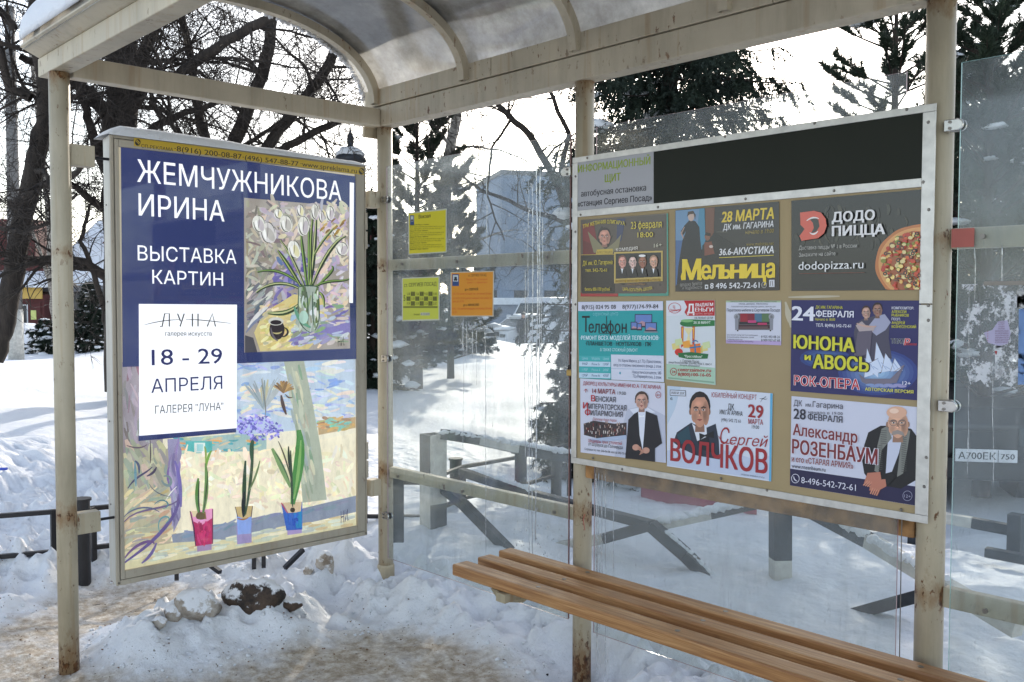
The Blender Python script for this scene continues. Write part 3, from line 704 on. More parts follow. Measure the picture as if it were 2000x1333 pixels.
for a, b in (((556, 1110, 5.0), (592, 1074, 5.1)), ((684, 1054, 5.35), (713, 1081, 5.25)), ((496, 1112, 4.98), (496, 1050, 5.1)), ((515, 1108, 4.98), (515, 1050, 5.1)), ((345, 1133, 4.85), (345, 1070, 4.95)), ((637, 1084, 5.1), (637, 1030, 5.2)), ((430, 1118, 4.9), (385, 1085, 5.0))):
    m = MB(); m.bar(at(*a), at(*b), .022, .022); m.build('strut', dm, fn)

# ================================================================== STRIPED TIMBER GUARD RAIL
bt, wt = M['black_timber'], M['white_timber']
gr_ = thing('striped_guard_rail', (.6, 1.2, 0), 'black and white striped timber guard rail sagging into the snow behind the glass', 'guard rail')
def timber(segs, w, h, parent=gr_):
    for a, b, c in segs:
        A = at(*a); B = at(*b); m = MB(); m.bar(A, B, w, h); bevel(m.build('white_band' if c else 'black_band', wt if c else bt, parent), .004)
# tall checkered corner post
ca = at(846, 848, 5.5); ang = math.atan2(CR[1], CR[0])+math.radians(38); e1 = np.array([math.cos(ang), math.sin(ang), 0])*.058; e2 = np.array([-math.sin(ang), math.cos(ang), 0])*.058
cor = [ca+e1+e2, ca-e1+e2, ca-e1-e2, ca+e1-e2]; z0 = gz(ca[0], ca[1])-.1; zt_ = ca[2]
za, zb = at(828, 928, 5.45)[2], at(860, 987, 5.45)[2]
for k in range(4):
    A, B = cor[k], cor[(k+1) % 4]; nrm = (A+B)/2-ca; left = ((A+B)/2-ca)@CR < 0; zc = za if left else zb
    for lo, hi, c in ((zc, zt_, 0 if left else 1), (z0, zc, 1 if left else 0)):
        V = [(A[0], A[1], lo), (B[0], B[1], lo), (B[0], B[1], hi), (A[0], A[1], hi)]; Q = [(v[0]-nrm[0]*.3, v[1]-nrm[1]*.3, v[2]) for v in V]
        MB().add(V+Q, [(0, 1, 2, 3), (7, 6, 5, 4), (3, 2, 6, 7), (1, 0, 4, 5)]).build('white_band' if c else 'black_band', wt if c else bt, gr_)
timber([((868, 849, 5.45), (929, 859, 5.7), 0), ((929, 859, 5.7), (1006, 876, 6.05), 1), ((1006, 878, 6.05), (1070, 890, 6.3), 0), ((1070, 890, 6.3), (1175, 902, 6.7), 0)], .07, .06)
pB = at(1017, 876, 6.1)
timber([((1017, 872, 6.1), (1017, 945, 6.1), 0)], .075, .075)
timber([((777, 915, 4.98), (777, 985, 4.95), 0), ((777, 985, 4.95), (777, 1060, 4.9), 0)], .065, .065)
timber([((855, 945, 5.55), (905, 985, 5.3), 0), ((905, 985, 5.3), (1012, 1094, 5.0), 0)], .05, .055)
J = (1272, 1026, 5.0)
timber([((900, 922, 6.1), (1040, 966, 5.7), 0), ((1040, 966, 5.7), J, 0)], .06, .05)
timber([(J, (1340, 1085, 4.9), 0), ((1340, 1085, 4.9), (1416, 1162, 4.8), 0)], .075, .06)
timber([(J, (1180, 1052, 5.15), 0), ((1180, 1052, 5.15), (1086, 1069, 5.3), 1), ((1086, 1069, 5.3), (1000, 1084, 5.45), 0)], .06, .055)
timber([((1266, 1029, 5.02), (1384, 1004, 5.15), 1), ((1384, 1004, 5.15), (1518, 974, 5.25), 0)], .06, .055)
dA = at(1524, 976, 4.85)
timber([((1524, 974, 4.85), (1524, 1092, 4.85), 0), ((1524, 1092, 4.85), (1524, 1180, 4.85), 1)], .095, .095)
timber([((1540, 975, 4.8), (1696, 1056, 4.25), 0), ((1696, 1056, 4.25), (1850, 1148, 3.85), 1), ((1850, 1148, 3.85), (1990, 1230, 3.55), 1)], .06, .065)
timber([((1650, 1204, 4.45), (1800, 1163, 4.1), 0)], .05, .055)
g2 = thing('striped_guard_rail', at(1925, 1030, 6.5), 'black and white striped rail by the road seen through the right glass pane', 'guard rail')
timber([((1790, 1003, 6.9), (1898, 1021, 6.7), 1), ((1898, 1021, 6.7), (2020, 1044, 6.5), 0)], .07, .075, g2)
timber([((1700, 985, 7.1), (1790, 1003, 6.9), 0)], .07, .075, g2)
timber([((1925, 1078, 6.0), (2030, 1098, 5.8), 0)], .07, .06, g2)
for px, d in ((1790, 6.9), (1985, 6.5)):
    p = at(px, 1010, d); m = MB(); m.bar((p[0], p[1], p[2]+.02), (p[0], p[1], p[2]-.45), .09, .09, up=(1, 0, 0)); m.build('post', bt, g2)
m = MB(); rr = random.Random(3)                     # snow lying along the timbers
for a, b, w in (((868, 844, 5.45), (1006, 869, 6.05), .05), ((1010, 868, 6.1), (1175, 897, 6.7), .045), ((1090, 1062, 5.3), (1000, 1078, 5.45), .06), ((1290, 1018, 5.02), (1500, 972, 5.25), .03), ((1550, 972, 4.78), (1690, 1046, 4.25), .03), ((1700, 1052, 4.2), (1850, 1140, 3.85), .03), ((1300, 1040, 4.95), (1400, 1136, 4.82), .03), ((920, 922, 6.1), (1040, 960, 5.7), .03)):
    A, B = at(*a), at(*b); n = 14
    for i in range(n): p = A+(B-A)*(i+.5)/n; L = np.linalg.norm(B-A)/n; m.blob(p+[0, 0, .004], (L*.9, L*.9, rr.uniform(.012, .028)), i*3, .2, 8, 5)
m.build('rail_snow', M['snow'], gr_, smooth=True)['kind'] = 'stuff'
for px in (1350, 1410, 1640):
    p = at(px, 1130, 4.6)
# red panel lying behind
rp = thing('red_panel', at(1330, 962, 8.5), 'purplish red board half buried in snow beyond the timber guard rail', 'panel')
A, B = at(1253, 984, 7.6), at(1478, 1006, 7.0); m = MB(); hh = .26
V = [A, B, B+[0, 0, .22], A+[0, 0, hh]]; q = np.array([-CF[0], -CF[1], 0])*-.05; m.add(V+[v+q for v in V], [(0, 1, 2, 3), (7, 6, 5, 4), (3, 2, 6, 7), (0, 4, 5, 1), (0, 3, 7, 4), (1, 5, 6, 2)]); m.build('sheet', M['red_panel'], rp)
m = MB(); m.bar(A+[0, 0, hh+.012], B+[0, 0, .232], .07, .024); m.build('top_rail', M['red_panel'], rp)

# ================================================================== LUMPS OF ICE AND LITTER
def chunk(px, py, r, mat, label, name='snow_clod', seed=0, rz=0.0, cat='snow clod'):
    p = ong(px, py); m = MB(); nu, nv = 26, 16; rr = random.Random(seed)
    pl = [(np.array([rr.gauss(0, 1), rr.gauss(0, 1), rr.gauss(0, .8)]), rr.uniform(.62, .95)) for _ in range(13)]
    pl = [(a/np.linalg.norm(a), b) for a, b in pl]; V = []; F = []
    for j in range(nv+1):
        t = math.pi*j/nv
        for i in range(nu):
            a = 2*math.pi*i/nu; d = np.array([math.sin(t)*math.cos(a), math.sin(t)*math.sin(a), math.cos(t)]); k = 1.0
            for n, c in pl:
                q = d@n
                if q > 0: k = min(k, c/q)
            k *= 1+.05*math.sin(9*d[0]+seed)*math.sin(8*d[1])+rr.uniform(-.02, .02)*(0 < j < nv)
            v = d*k*np.array(r); c_, s_ = math.cos(rz), math.sin(rz); V.append((p[0]+v[0]*c_-v[1]*s_, p[1]+v[0]*s_+v[1]*c_, p[2]+v[2]+r[2]*.55))
    for j in range(nv):
        for i in range(nu): F.append((j*nu+i, (j+1)*nu+i, (j+1)*nu+(i+1) % nu, j*nu+(i+1) % nu))
    m.add(V, F); o = m.build(name, mat, None, smooth=True)
    o.data.shade_smooth(); return tag(o, label, cat)
RZ = math.atan2(CR[1], CR[0])
chunk(500, 1186, (.155, .09, .085), M['snow_dirty'], 'blackened snow clod, largest of the clods under the poster case', seed=3, rz=RZ)
chunk(563, 1190, (.068, .05, .04), M['snow_dirty'], 'small brown clod at the right end of the blackened snow clod', seed=8, rz=RZ)
chunk(384, 1205, (.115, .08, .08), M['snow_mucky'], 'pale grey block of crusted snow under the poster case', seed=12, rz=RZ+.2)
chunk(340, 1212, (.05, .04, .045), M['snow_mucky'], 'round grey snow clod leaning on the pale crusted block', seed=17, rz=RZ)
chunk(312, 1225, (.035, .03, .03), M['snow_mucky'], 'smallest grey snow clod at the left of the crusted block', seed=19, rz=RZ)
chunk(634, 1118, (.055, .035, .075), M['snow_mucky'], 'upright cream chunk of ice by the lower right corner of the poster case', seed=23, rz=RZ)
chunk(602, 1120, (.03, .02, .03), M['snow_mucky'], 'small tan ice piece left of the upright cream chunk', seed=29, rz=RZ)
chunk(712, 1168, (.015, .012, .022), M['snow_dirty'], 'tiny brown stone in the snow left of the corner post', 'stone', 31, cat='stone')
m = MB(); rr = random.Random(21)
for i in range(260):
    px, py = rr.uniform(-10, 1150), rr.uniform(1090, 1330)
    if rr.random() < .5: px, py = rr.gauss(350, 220), rr.gauss(1200, 50)
    if py < 1040: continue
    p = onz(px, py); z = gz(p[0], p[1]); s_ = rr.uniform(.0015, .0045); m.blob((p[0], p[1], z+.001), (s_*rr.uniform(.7, 2.2), s_, s_*.5), i, .3, 6, 4)
m.build('dirt_crumbs', M['rust'], None, smooth=True); o = bpy.data.objects['dirt_crumbs']; tag(o, 'dark crumbs of dirt and bark scattered over the trodden snow', 'debris', kind='stuff')
m = MB(); rr = random.Random(22)
for i in range(700):                                # crumbled snow pieces along the edges
    px, py = rr.uniform(0, 1180), rr.uniform(1120, 1335)
    p = onz(px, py); z, dd = ground_h(np.array([p[0]]), np.array([p[1]]))
    if not (.05 < dd[0] < .75): continue
    s_ = rr.uniform(.003, .010); m.blob((p[0], p[1], float(z[0])+s_*.3), (s_*rr.uniform(.8, 1.5), s_, s_*.7), i, .35, 7, 5)
tag(m.build('snow_crumbs', M['snow'], None, smooth=True), 'loose crumbs of broken snow along the edge of the trodden floor', 'snow crumbs', kind='stuff')
def litter(px, py, L, ang, mat, label, name, w=.006, cat='litter'):
    p = ong(px, py); d = (CR*math.cos(ang)+np.array([CF[0], CF[1], 0])*math.sin(ang)); d[2] = 0; m = MB(); m.bar(p-d*L/2+[0, 0, .006], p+d*L/2+[0, 0, .008], w, w*.7); return tag(bevel(m.build(name, mat, None), w*.25), label, cat)
litter(915, 1291, .05, .3, M['rust'], 'brown cigarette end at the edge of the trodden floor', 'cigarette_end', .01)
litter(1065, 1321, .03, -.4, M['black_plain'], 'small black scrap on the snow left of the middle post', 'scrap', .014)
litter(185, 1185, .05, .5, M['dark_metal'], 'short dark twig on the dirty path beside the front post', 'twig', .004, 'twig')
litter(178, 1198, .05, -.3, M['dark_metal'], 'thin dark twig lower on the dirty path beside the front post', 'twig', .003, 'twig')
litter(5, 918, .08, .2, simple('blue_scrap', (.05, .09, .5), .5), 'blue scrap of litter on the snow at the left edge', 'scrap', .03)
litter(604, 1131, .04, .6, M['blue_scrap'], 'tiny blue wrapper beside the upright ice chunk', 'wrapper', .015)
def wrapper():
    p = ong(300, 1204); m = MB(); m.bar(p+[-.02, -.02, .004], p+[.02, .02, .02], .045, .002); return tag(m.build('wrapper', M['plate_white'], None), 'crumpled white wrapper left of the grey snow clods', 'litter')
wrapper()

# ================================================================== TREES
class Wood:
    def __init__(s): s.V = []; s.F = []; s.nv = 0
    def seg(s, pts, rad, n):
        pts = np.array(pts, float); k = len(pts); ref = None
        d = np.gradient(pts, axis=0); d /= (np.linalg.norm(d, axis=1)[:, None]+1e-9)
        ref = np.cross(d[0], (0, 0, 1) if abs(d[0][2]) < .9 else (1, 0, 0)); a = np.arange(n)*2*math.pi/n
        for i in range(k):
            r = ref-d[i]*(ref@d[i]); r /= (np.linalg.norm(r)+1e-9); q = np.cross(d[i], r); ref = r
            s.V.append(pts[i]+(np.outer(np.cos(a), r)+np.outer(np.sin(a), q))*rad[i])
        I = (np.arange(k-1)[:, None]*n+np.arange(n)[None]).ravel(); J2 = (np.arange(k-1)[:, None]*n+(np.arange(n)[None]+1) % n).ravel()
        s.F.append(np.stack([I, J2, J2+n, I+n], 1)+s.nv); s.nv += k*n
    def build(s, name, mat, parent): return obj(name, np.concatenate(s.V), np.concatenate(s.F), mat, parent, smooth=True)
def unit(v): return v/(np.linalg.norm(v)+1e-9)
def limb(W, W2_, A, D, L, r0, lvl, rg, droop=.0, n_child=(7, 6, 5), maxl=3, wig=.16):
    k = max(4, int(L/.22)) if lvl < 2 else 5
    P = [np.array(A, float)]; d = unit(np.array(D, float)); st = L/k
    for i in range(k):
        d = unit(d+rg.normal(0, wig, 3)+np.array([0, 0, -droop*(.3+i/k)*(lvl >= 1)])); P.append(P[-1]+d*st)
    rad = [r0*(1-.8*i/k) for i in range(k+1)]
    (W if lvl < 2 else W2_).seg(P, rad, 7 if lvl == 0 else 5 if lvl == 1 else 3)
    if lvl >= maxl: return
    nc = n_child[lvl] if lvl < len(n_child) else 4
    for c in range(nc):
        t = rg.uniform(.18, 1.0)*k; i = min(k-1, int(t)); p = P[i]+(P[i+1]-P[i])*(t-i); dd = unit(P[i+1]-P[i])
        side = unit(np.cross(dd, rg.normal(0, 1, 3))); nd = unit(dd*rg.uniform(.25, .9)+side*rg.uniform(.5, 1.0)+np.array([0, 0, .15]))
        limb(W, W2_, p, nd, L*rg.uniform(.38, .62), max(.0048, rad[i]*rg.uniform(.35, .55)), lvl+1, rg, droop, n_child, maxl, wig)
def decid(label, paths, seed, name='bare_tree', mat='bark_dark', twigmat=None, group='bare trees behind the shelter', nch=(8, 7, 6), droop=.05, maxl=3):
    """paths: list of ([(px,py,d)...], r0, r1, children); limbs added from those"""
    rg = np.random.default_rng(seed); base = at(*paths[0][0][0]); root = thing(name, (base[0], base[1], gz(base[0], base[1])), label, 'tree', group)
    W = Wood(); T = Wood()
    for pts, r0, r1, nc, Lc in paths:
        P = [at(*p) for p in pts]
        Q = []
        for i in range(len(P)-1):
            for j in range(5): Q.append(P[i]+(P[i+1]-P[i])*j/5+rg.normal(0, .012, 3))
        Q.append(P[-1]); n = len(Q); rad = [r0+(r1-r0)*i/(n-1) for i in range(n)]
        W.seg(Q, rad, 12)
        for c in range(nc):
            t = rg.uniform(.12, 1)*(n-1); i = min(n-2, int(t)); dd = unit(Q[i+1]-Q[i]); side = unit(np.cross(dd, rg.normal(0, 1, 3)))
            limb(W, T, Q[i], unit(dd*rg.uniform(.1, .8)+side), Lc*rg.uniform(.6, 1.2), max(.012, rad[i]*rg.uniform(.22, .42)), 1, rg, droop, nch, maxl)
    W.build('trunk', M[mat], root)
    if T.V: T.build('twigs', M[twigmat or mat], root)['kind'] = 'stuff'
    return root
D1 = 13
decid('dark leaning bare tree at the left edge of the picture', [([(-12, 700, D1), (12, 610, D1), (38, 470, D1), (66, 330, D1), (88, 225, D1), (92, 170, 12.8), (70, 60, 12.6), (78, -90, 12.4)], .155, .10, 9, 2.0),
    ([(88, 225, D1), (105, 120, 13.3), (98, 20, 13.5), (110, -120, 13.8)], .07, .04, 6, 1.8), ([(30, 60, 12.6), (6, 30, 12.5), (-30, -20, 12.4)], .06, .04, 4, 1.4), ([(60, 190, 12.9), (20, 175, 12.8), (-10, 50, 12.7)], .07, .05, 5, 1.6),
    ([(25, 400, D1), (70, 370, 12.6), (140, 345, 12.3), (190, 300, 12.0)], .05, .03, 6, 1.5), ([(0, 445, D1), (45, 455, 12.7), (100, 432, 12.4), (150, 380, 12)], .035, .02, 5, 1.3)], 5, nch=(13, 11, 8))
D2 = 14
decid('thick dark bare tree rising behind the poster case', [([(238, 760, D2), (236, 500, D2), (234, 330, D2), (240, 200, D2), (238, 80, D2), (262, -60, D2), (280, -200, D2)], .27, .17, 7, 2.4),
    ([(232, 330, D2), (212, 230, 13.8), (175, 178, 13.6), (120, 150, 13.4), (40, 110, 13)], .13, .05, 8, 2.0), ([(225, 360, D2), (192, 300, 13.7), (172, 230, 13.5), (150, 160, 13.2)], .08, .05, 5, 1.6),
    ([(240, 250, D2), (262, 140, 14), (300, 60, 14), (330, -60, 14.2)], .12, .07, 7, 2.4), ([(245, 320, D2), (300, 250, 13.8), (380, 215, 13.4), (470, 190, 13)], .07, .03, 9, 2.0),
    ([(214, 640, D2), (190, 560, 13.6), (160, 470, 13.4), (175, 400, 13.2)], .05, .02, 5, 1.3), ([(240, 240, D2), (290, 160, 13.7), (345, 150, 13.4), (420, 96, 13), (540, 28, 12.4), (640, -60, 12)], .085, .06, 13, 2.2)], 6, nch=(13, 12, 9))
D3 = 15
decid('dark bare tree with long slanting limbs above the right half of the poster case', [([(420, 800, D3), (425, 500, D3), (430, 360, D3), (470, 250, D3), (520, 120, D3), (545, -60, D3)], .16, .08, 12, 2.4),
    ([(430, 400, D3), (520, 290, 14.8), (590, 200, 14.6), (640, 130, 14.4), (700, 30, 14.2), (740, -60, 14)], .10, .06, 13, 2.2), ([(440, 420, D3), (560, 285, 15), (640, 248, 15), (735, 205, 15), (860, 150, 15)], .075, .04, 12, 2.0),
    ([(430, 360, D3), (390, 240, 15), (370, 110, 15), (340, -60, 15)], .09, .05, 11, 2.2), ([(430, 340, D3), (350, 260, 15), (290, 200, 15)], .05, .03, 8, 1.8)], 8, nch=(13, 12, 9))
decid('pale slender birch with thin trunk in the left background', [([(112, 660, 26), (100, 560, 26), (96, 420, 26), (78, 250, 26), (60, 100, 26)], .10, .05, 8, 2.6), ([(100, 560, 26), (70, 470, 26), (45, 380, 26)], .06, .03, 4, 2.0), ([(100, 520, 26), (150, 560, 26)], .05, .03, 3, 1.5)], 9, 'birch_tree', 'bark_birch', None, None, (6, 4, 3))
decid('slender birch trunk between pines seen above the left glass pane', [([(905, 660, 19), (885, 560, 19), (868, 420, 19), (872, 320, 19), (892, 235, 19), (905, 120, 19), (900, -40, 19)], .13, .09, 9, 2.4)], 10, 'birch_tree', 'bark_birch', 'bark_dark', None, (7, 6, 4))
decid('spindly bare tree whose arching branches cross the left glass pane', [([(1150, 760, 15), (1140, 560, 15), (1120, 440, 15), (1075, 330, 15), (1020, 250, 15), (950, 180, 15)], .10, .04, 12, 1.6), ([(1120, 440, 15), (1030, 410, 15), (940, 370, 15), (880, 335, 15)], .045, .015, 9, 1.2), ([(1090, 360, 15), (1110, 260, 15), (1060, 150, 15), (1000, 40, 15)], .05, .02, 9, 1.4), ([(1000, 230, 15), (960, 290, 15), (950, 380, 15), (985, 470, 15)], .025, .012, 7, 1.0)], 12, nch=(6, 5, 5), droop=.12)
decid('thin bare tree far right behind the right glass pane', [([(1985, 700, 16), (1975, 500, 16), (1960, 380, 16), (1990, 250, 16)], .06, .03, 8, 1.6)], 13, nch=(6, 5, 4))

def needles(A, B, per, ln, wd, rg, fwd=.7, spread=1.0):
    """thin needle triangles round twig segments A->B"""
    n = len(A); t = rg.random((n, per, 1)); a = A[:, None]; b = B[:, None]; base = a+(b-a)*t; ax = (B-A)/(np.linalg.norm(B-A, axis=1)[:, None]+1e-9)
    rnd = rg.normal(0, 1, (n, per, 3)); rnd -= (rnd*ax[:, None]).sum(2, keepdims=True)*ax[:, None]; rnd /= np.linalg.norm(rnd, axis=2, keepdims=True)+1e-9
    d = ax[:, None]*fwd+rnd*spread; d /= np.linalg.norm(d, axis=2, keepdims=True); sd = np.cross(d, rg.normal(0, 1, (n, per, 3))); sd /= np.linalg.norm(sd, axis=2, keepdims=True)+1e-9
    L = ln*rg.uniform(.6, 1.25, (n, per, 1)); v = np.stack([base-sd*wd/2, base+sd*wd/2, base+d*L], 2).reshape(-1, 3)
    return v, np.arange(len(v)).reshape(-1, 3)
def conifer(label, px, d, H, R0, zbase, seed, kind='spruce', crown=(.05, 1.0), whorl=.30, per=9, nl=.05, nw=.011, snow=.25, group=None, name=None, lean=0, z0=None, dens=1.0, prof=.75, rise=.0, tw=(.35, .10), snowr=1.0):
    rg = np.random.default_rng(seed); p = at(px, 600, d); gx_, gy_ = p[0], p[1]; z0 = gz(gx_, gy_) if z0 is None else z0; B = np.array([gx_, gy_, z0])
    root = thing(name or (kind+'_tree'), B, label, 'tree', group); W = Wood(); SA = []; SB = []; sn = MB()
    T = [B+np.array([lean*H*(i/10)**2, 0, H*i/10]) for i in range(11)]; rt = .012*H+.03
    W.seg(T, [rt*(1-.93*i/10) for i in range(11)], 9)
    z = zbase
    while z < H*.985:
        f = (z-zbase)/(H-zbase); L0 = R0*(1-f)**prof*(.85+.3*rg.random())+.12
        nb_ = max(3, int((6 if kind == 'spruce' else 4.4)*dens)); ph = rg.uniform(0, 6.3)
        for b in range(nb_):
            a = ph+2*math.pi*b/nb_+rg.normal(0, .22); L = L0*rg.uniform(.7, 1.12); k = max(3, int(L/.28)+2)
            P = [B+np.array([lean*H*(z/H)**2, 0, z+rg.normal(0, whorl*.3)])]; el = (-.18-.25*(1-f) if kind == 'spruce' else .30+.35*f+rise)+rg.normal(0, .1)
            for i in range(k):
                e = el+(.42*i/k if kind == 'spruce' else .55*(i/k)**2-.15*(i/k)); dd = np.array([math.cos(a)*math.cos(e), math.sin(a)*math.cos(e), math.sin(e)]); P.append(P[-1]+dd*L/k)
            P = np.array(P); W.seg(P, [max(.006, .022*(L/2)*(1-.85*i/k)+.004) for i in range(k+1)], 4)
            side = np.array([-math.sin(a), math.cos(a), 0])
            m_ = int(L/tw[1]*dens)+2
            for q in range(m_):
                t_ = rg.uniform(.12 if kind == 'spruce' else .42, 1)*k; i = min(k-1, int(t_)); c = P[i]+(P[i+1]-P[i])*(t_-i); ax = unit(P[i+1]-P[i]); s_ = rg.choice([-1, 1])
                tl = tw[0]*(1.15-t_/k*.6)*rg.uniform(.5, 1.2)*(min(1, L/1.2)*.6+.4)
                if kind == 'spruce': v = unit(ax*.5+side*s_*.55+np.array([0, 0, -rg.uniform(.25, 1.1)]))
                else: v = unit(ax*rg.uniform(.4, 1)+side*s_*rg.uniform(.1, .8)+np.array([0, 0, rg.uniform(-.1, .6)]))
                mid = c+v*tl*.5; e_ = mid+unit(v+np.array([0, 0, -.35 if kind == 'spruce' else .25]))*tl*.5
                SA += [c, mid]; SB += [mid, e_]
                if kind == 'spruce' and rg.random() < .5: w2 = unit(v+side*-s_*.8); SA.append(mid); SB.append(mid+w2*tl*.45)
            SA.append(P[-2]); SB.append(P[-1])
            if rg.random() < snow:
                for q in range(rg.integers(1, 4)):
                    i = rg.integers(1, k+1); c = P[i]; s1 = rg.uniform(.07, .17)*min(1.2, L)*snowr; sn.blob(c+[0, 0, s1*.22], (s1*rg.uniform(.8, 1.5), s1*rg.uniform(.6, 1.1), s1*rg.uniform(.28, .45)), int(rg.integers(1e6)), .22, 9, 6)
        z += whorl*rg.uniform(.8, 1.2)*(1-.35*f)
    W.build('trunk', M['bark_pine'], root)
    v, fc = needles(np.array(SA), np.array(SB), per, nl, nw, rg, .8 if kind == 'spruce' else .9, .8)
    obj('needles', v, fc, M['needles_'+kind], root)['kind'] = 'stuff'
    if sn.V: sn.build('branch_snow', M['snow'], root, smooth=True)['kind'] = 'stuff'
    return root
conifer('tall dense dark spruce directly behind the notice board', 1305, 11.5, 10.5, 1.42, 1.1, 21, whorl=.19, per=22, nl=.06, nw=.018, snow=.22, dens=1.25, prof=.25, tw=(.62, .075), snowr=1.0)
conifer('small snow laden spruce with drooping branches beside the left edge of the notice board', 1172, 8.6, 1.62, .66, .2, 22, whorl=.11, per=22, nl=.05, nw=.011, snow=.3, dens=1.5, tw=(.30, .05), snowr=1.1)
conifer('open branched pine standing against the white sky left of the right post', 1740, 10.5, 6.0, 1.5, 1.5, 23, 'pine', whorl=.30, per=30, nl=.075, nw=.011, snow=.04, dens=1.25, prof=.55, tw=(.26, .075), snowr=.7)
conifer('shaggy pine behind the right glass pane with upswept branches', 1925, 9.0, 5.0, 1.3, .9, 24, 'pine', whorl=.26, per=30, nl=.08, nw=.011, snow=.10, dens=1.4, prof=.6, rise=.15, tw=(.3, .075), snowr=.8)
conifer('tall pine left of the pale birch trunk behind the left glass pane', 815, 16, 5.6, 1.15, .6, 25, 'pine', whorl=.26, per=24, nl=.10, nw=.018, snow=.10, dens=1.3, prof=.45, tw=(.32, .085), snowr=.9)
conifer('broad low pine behind the yellow timetable sheet', 880, 18, 3.9, 1.0, .4, 26, 'pine', whorl=.26, per=22, nl=.10, nw=.018, snow=.22, dens=1.3, prof=.6, tw=(.32, .085))
conifer('snow covered young pine on bare snow behind the corner of the left glass pane', 806, 15.5, 1.62, .55, .30, 27, 'pine', whorl=.14, per=22, nl=.075, nw=.013, snow=.55, dens=1.4, prof=.4, tw=(.22, .06), snowr=.95)
conifer('low snow buried spruce behind the orange timetable sheet', 895, 24, 1.35, 1.1, .1, 28, whorl=.14, per=18, nl=.08, nw=.018, snow=.7, dens=1.2, prof=.5, tw=(.3, .08), snowr=1.3)
conifer('dark narrow evergreen between the poster case and the corner post', 728, 15, 3.3, .7, .2, 29, whorl=.18, per=22, nl=.08, nw=.018, snow=.35, dens=1.3, prof=.45, tw=(.3, .08))
conifer('small snowy bush shaped spruce left of the poster case', 178, 27, 2.0, .55, .1, 30, whorl=.16, per=18, nl=.09, nw=.025, snow=.6, dens=1.2, prof=.6, tw=(.3, .09))
conifer('round snowy spruce at the foot of the dark grey shed', 92, 26.5, 1.0, .7, .1, 31, whorl=.15, per=14, nl=.09, nw=.025, snow=.9, dens=1.2, prof=.5, tw=(.3, .1), snowr=1.4)
conifer('faint distant spruce top between the dark spruce and the open pine', 1600, 26, 6.0, .8, 2.2, 32, whorl=.35, per=9, nl=.1, nw=.018, snow=.1, prof=.9, tw=(.3, .12))
conifer('tall dim spruce far behind the right glass pane', 1880, 15, 6.2, 1.5, .5, 33, whorl=.26, per=20, nl=.09, nw=.024, snow=.2, dens=1.2, prof=.5, tw=(.4, .09))
conifer('dim spruce filling the lower sky behind the right edge of the notice board', 2030, 13, 5.2, 1.9, .3, 34, whorl=.24, per=20, nl=.09, nw=.024, snow=.18, dens=1.2, prof=.5, tw=(.4, .09))
conifer('snowy spruce just behind the yellow timetable sheets', 772, 20, 3.6, 1.0, .2, 35, whorl=.2, per=18, nl=.09, nw=.022, snow=.45, dens=1.2, prof=.6, tw=(.35, .09))

# ================================================================== UTILITY POLE, WIRES, LANTERN
def polething():
    b = at(31, 645, 24); r = thing('utility_pole', (b[0], b[1], gz(b[0], b[1])), 'grey utility pole with whitewashed foot in front of the red brown shop', 'utility pole')
    z = gz(b[0], b[1]); m = MB(); m.tube([(b[0], b[1], z+1.3), (b[0], b[1], z+9)], [.17, .12], 16); m.build('shaft', M['pole_grey'], r, smooth=True)
    m = MB(); m.tube([(b[0], b[1], z-.2), (b[0], b[1], z+1.3)], [.19, .18], 16); m.build('white_base', M['white_timber'], r, smooth=True)
polething()
ln = thing('street_lantern', at(686, 640, 14.5), 'dark ornamental street lantern with snowy cap behind the corner post', 'street lamp')
c = at(686, 640, 14.5); g0 = gz(c[0], c[1]); hc = at(686, 300, 14.5)
def lz(py): return at(686, py, 14.5)[2]
m = MB(); m.tube([(c[0], c[1], g0-.1), (c[0], c[1], lz(350))], [.06, .045], 12); m.build('pole', M['lantern_metal'], ln, smooth=True)
m = MB(); m.tube([(c[0], c[1], lz(350)), (c[0], c[1], lz(345)), (c[0], c[1], lz(318))], [.10, .12, .17], 8); m.build('lamp_glass', M['window_dark'], ln)
m = MB(); m.tube([(c[0], c[1], z) for z in (lz(318), lz(312), lz(300), lz(290), lz(288), lz(280), lz(270), lz(262), lz(248))], [.24, .24, .17, .07, .04, .055, .05, .02, .008], 14); m.build('cap', M['lantern_metal'], ln, smooth=True)
m = MB(); m.blob((c[0], c[1], lz(303)), (.22, .22, .11), 4, .08); m.build('snow_on_cap', M['snow'], ln, smooth=True)['kind'] = 'stuff'
for k, (a, b, lab) in enumerate((((1700, 185, 22), (2150, 78, 26), 'thin overhead wire slanting above the right glass pane'), ((1780, 262, 24), (2150, 240, 26), 'thin overhead wire crossing behind the upper right glass pane'))):
    A, B = at(*a), at(*b); P = [A+(B-A)*i/10-np.array([0, 0, .3*math.sin(math.pi*i/10)]) for i in range(11)]
    tag(MB().tube(P, .008, 5).build('overhead_wire', M['black_plain'], None, smooth=True), lab, 'wire')

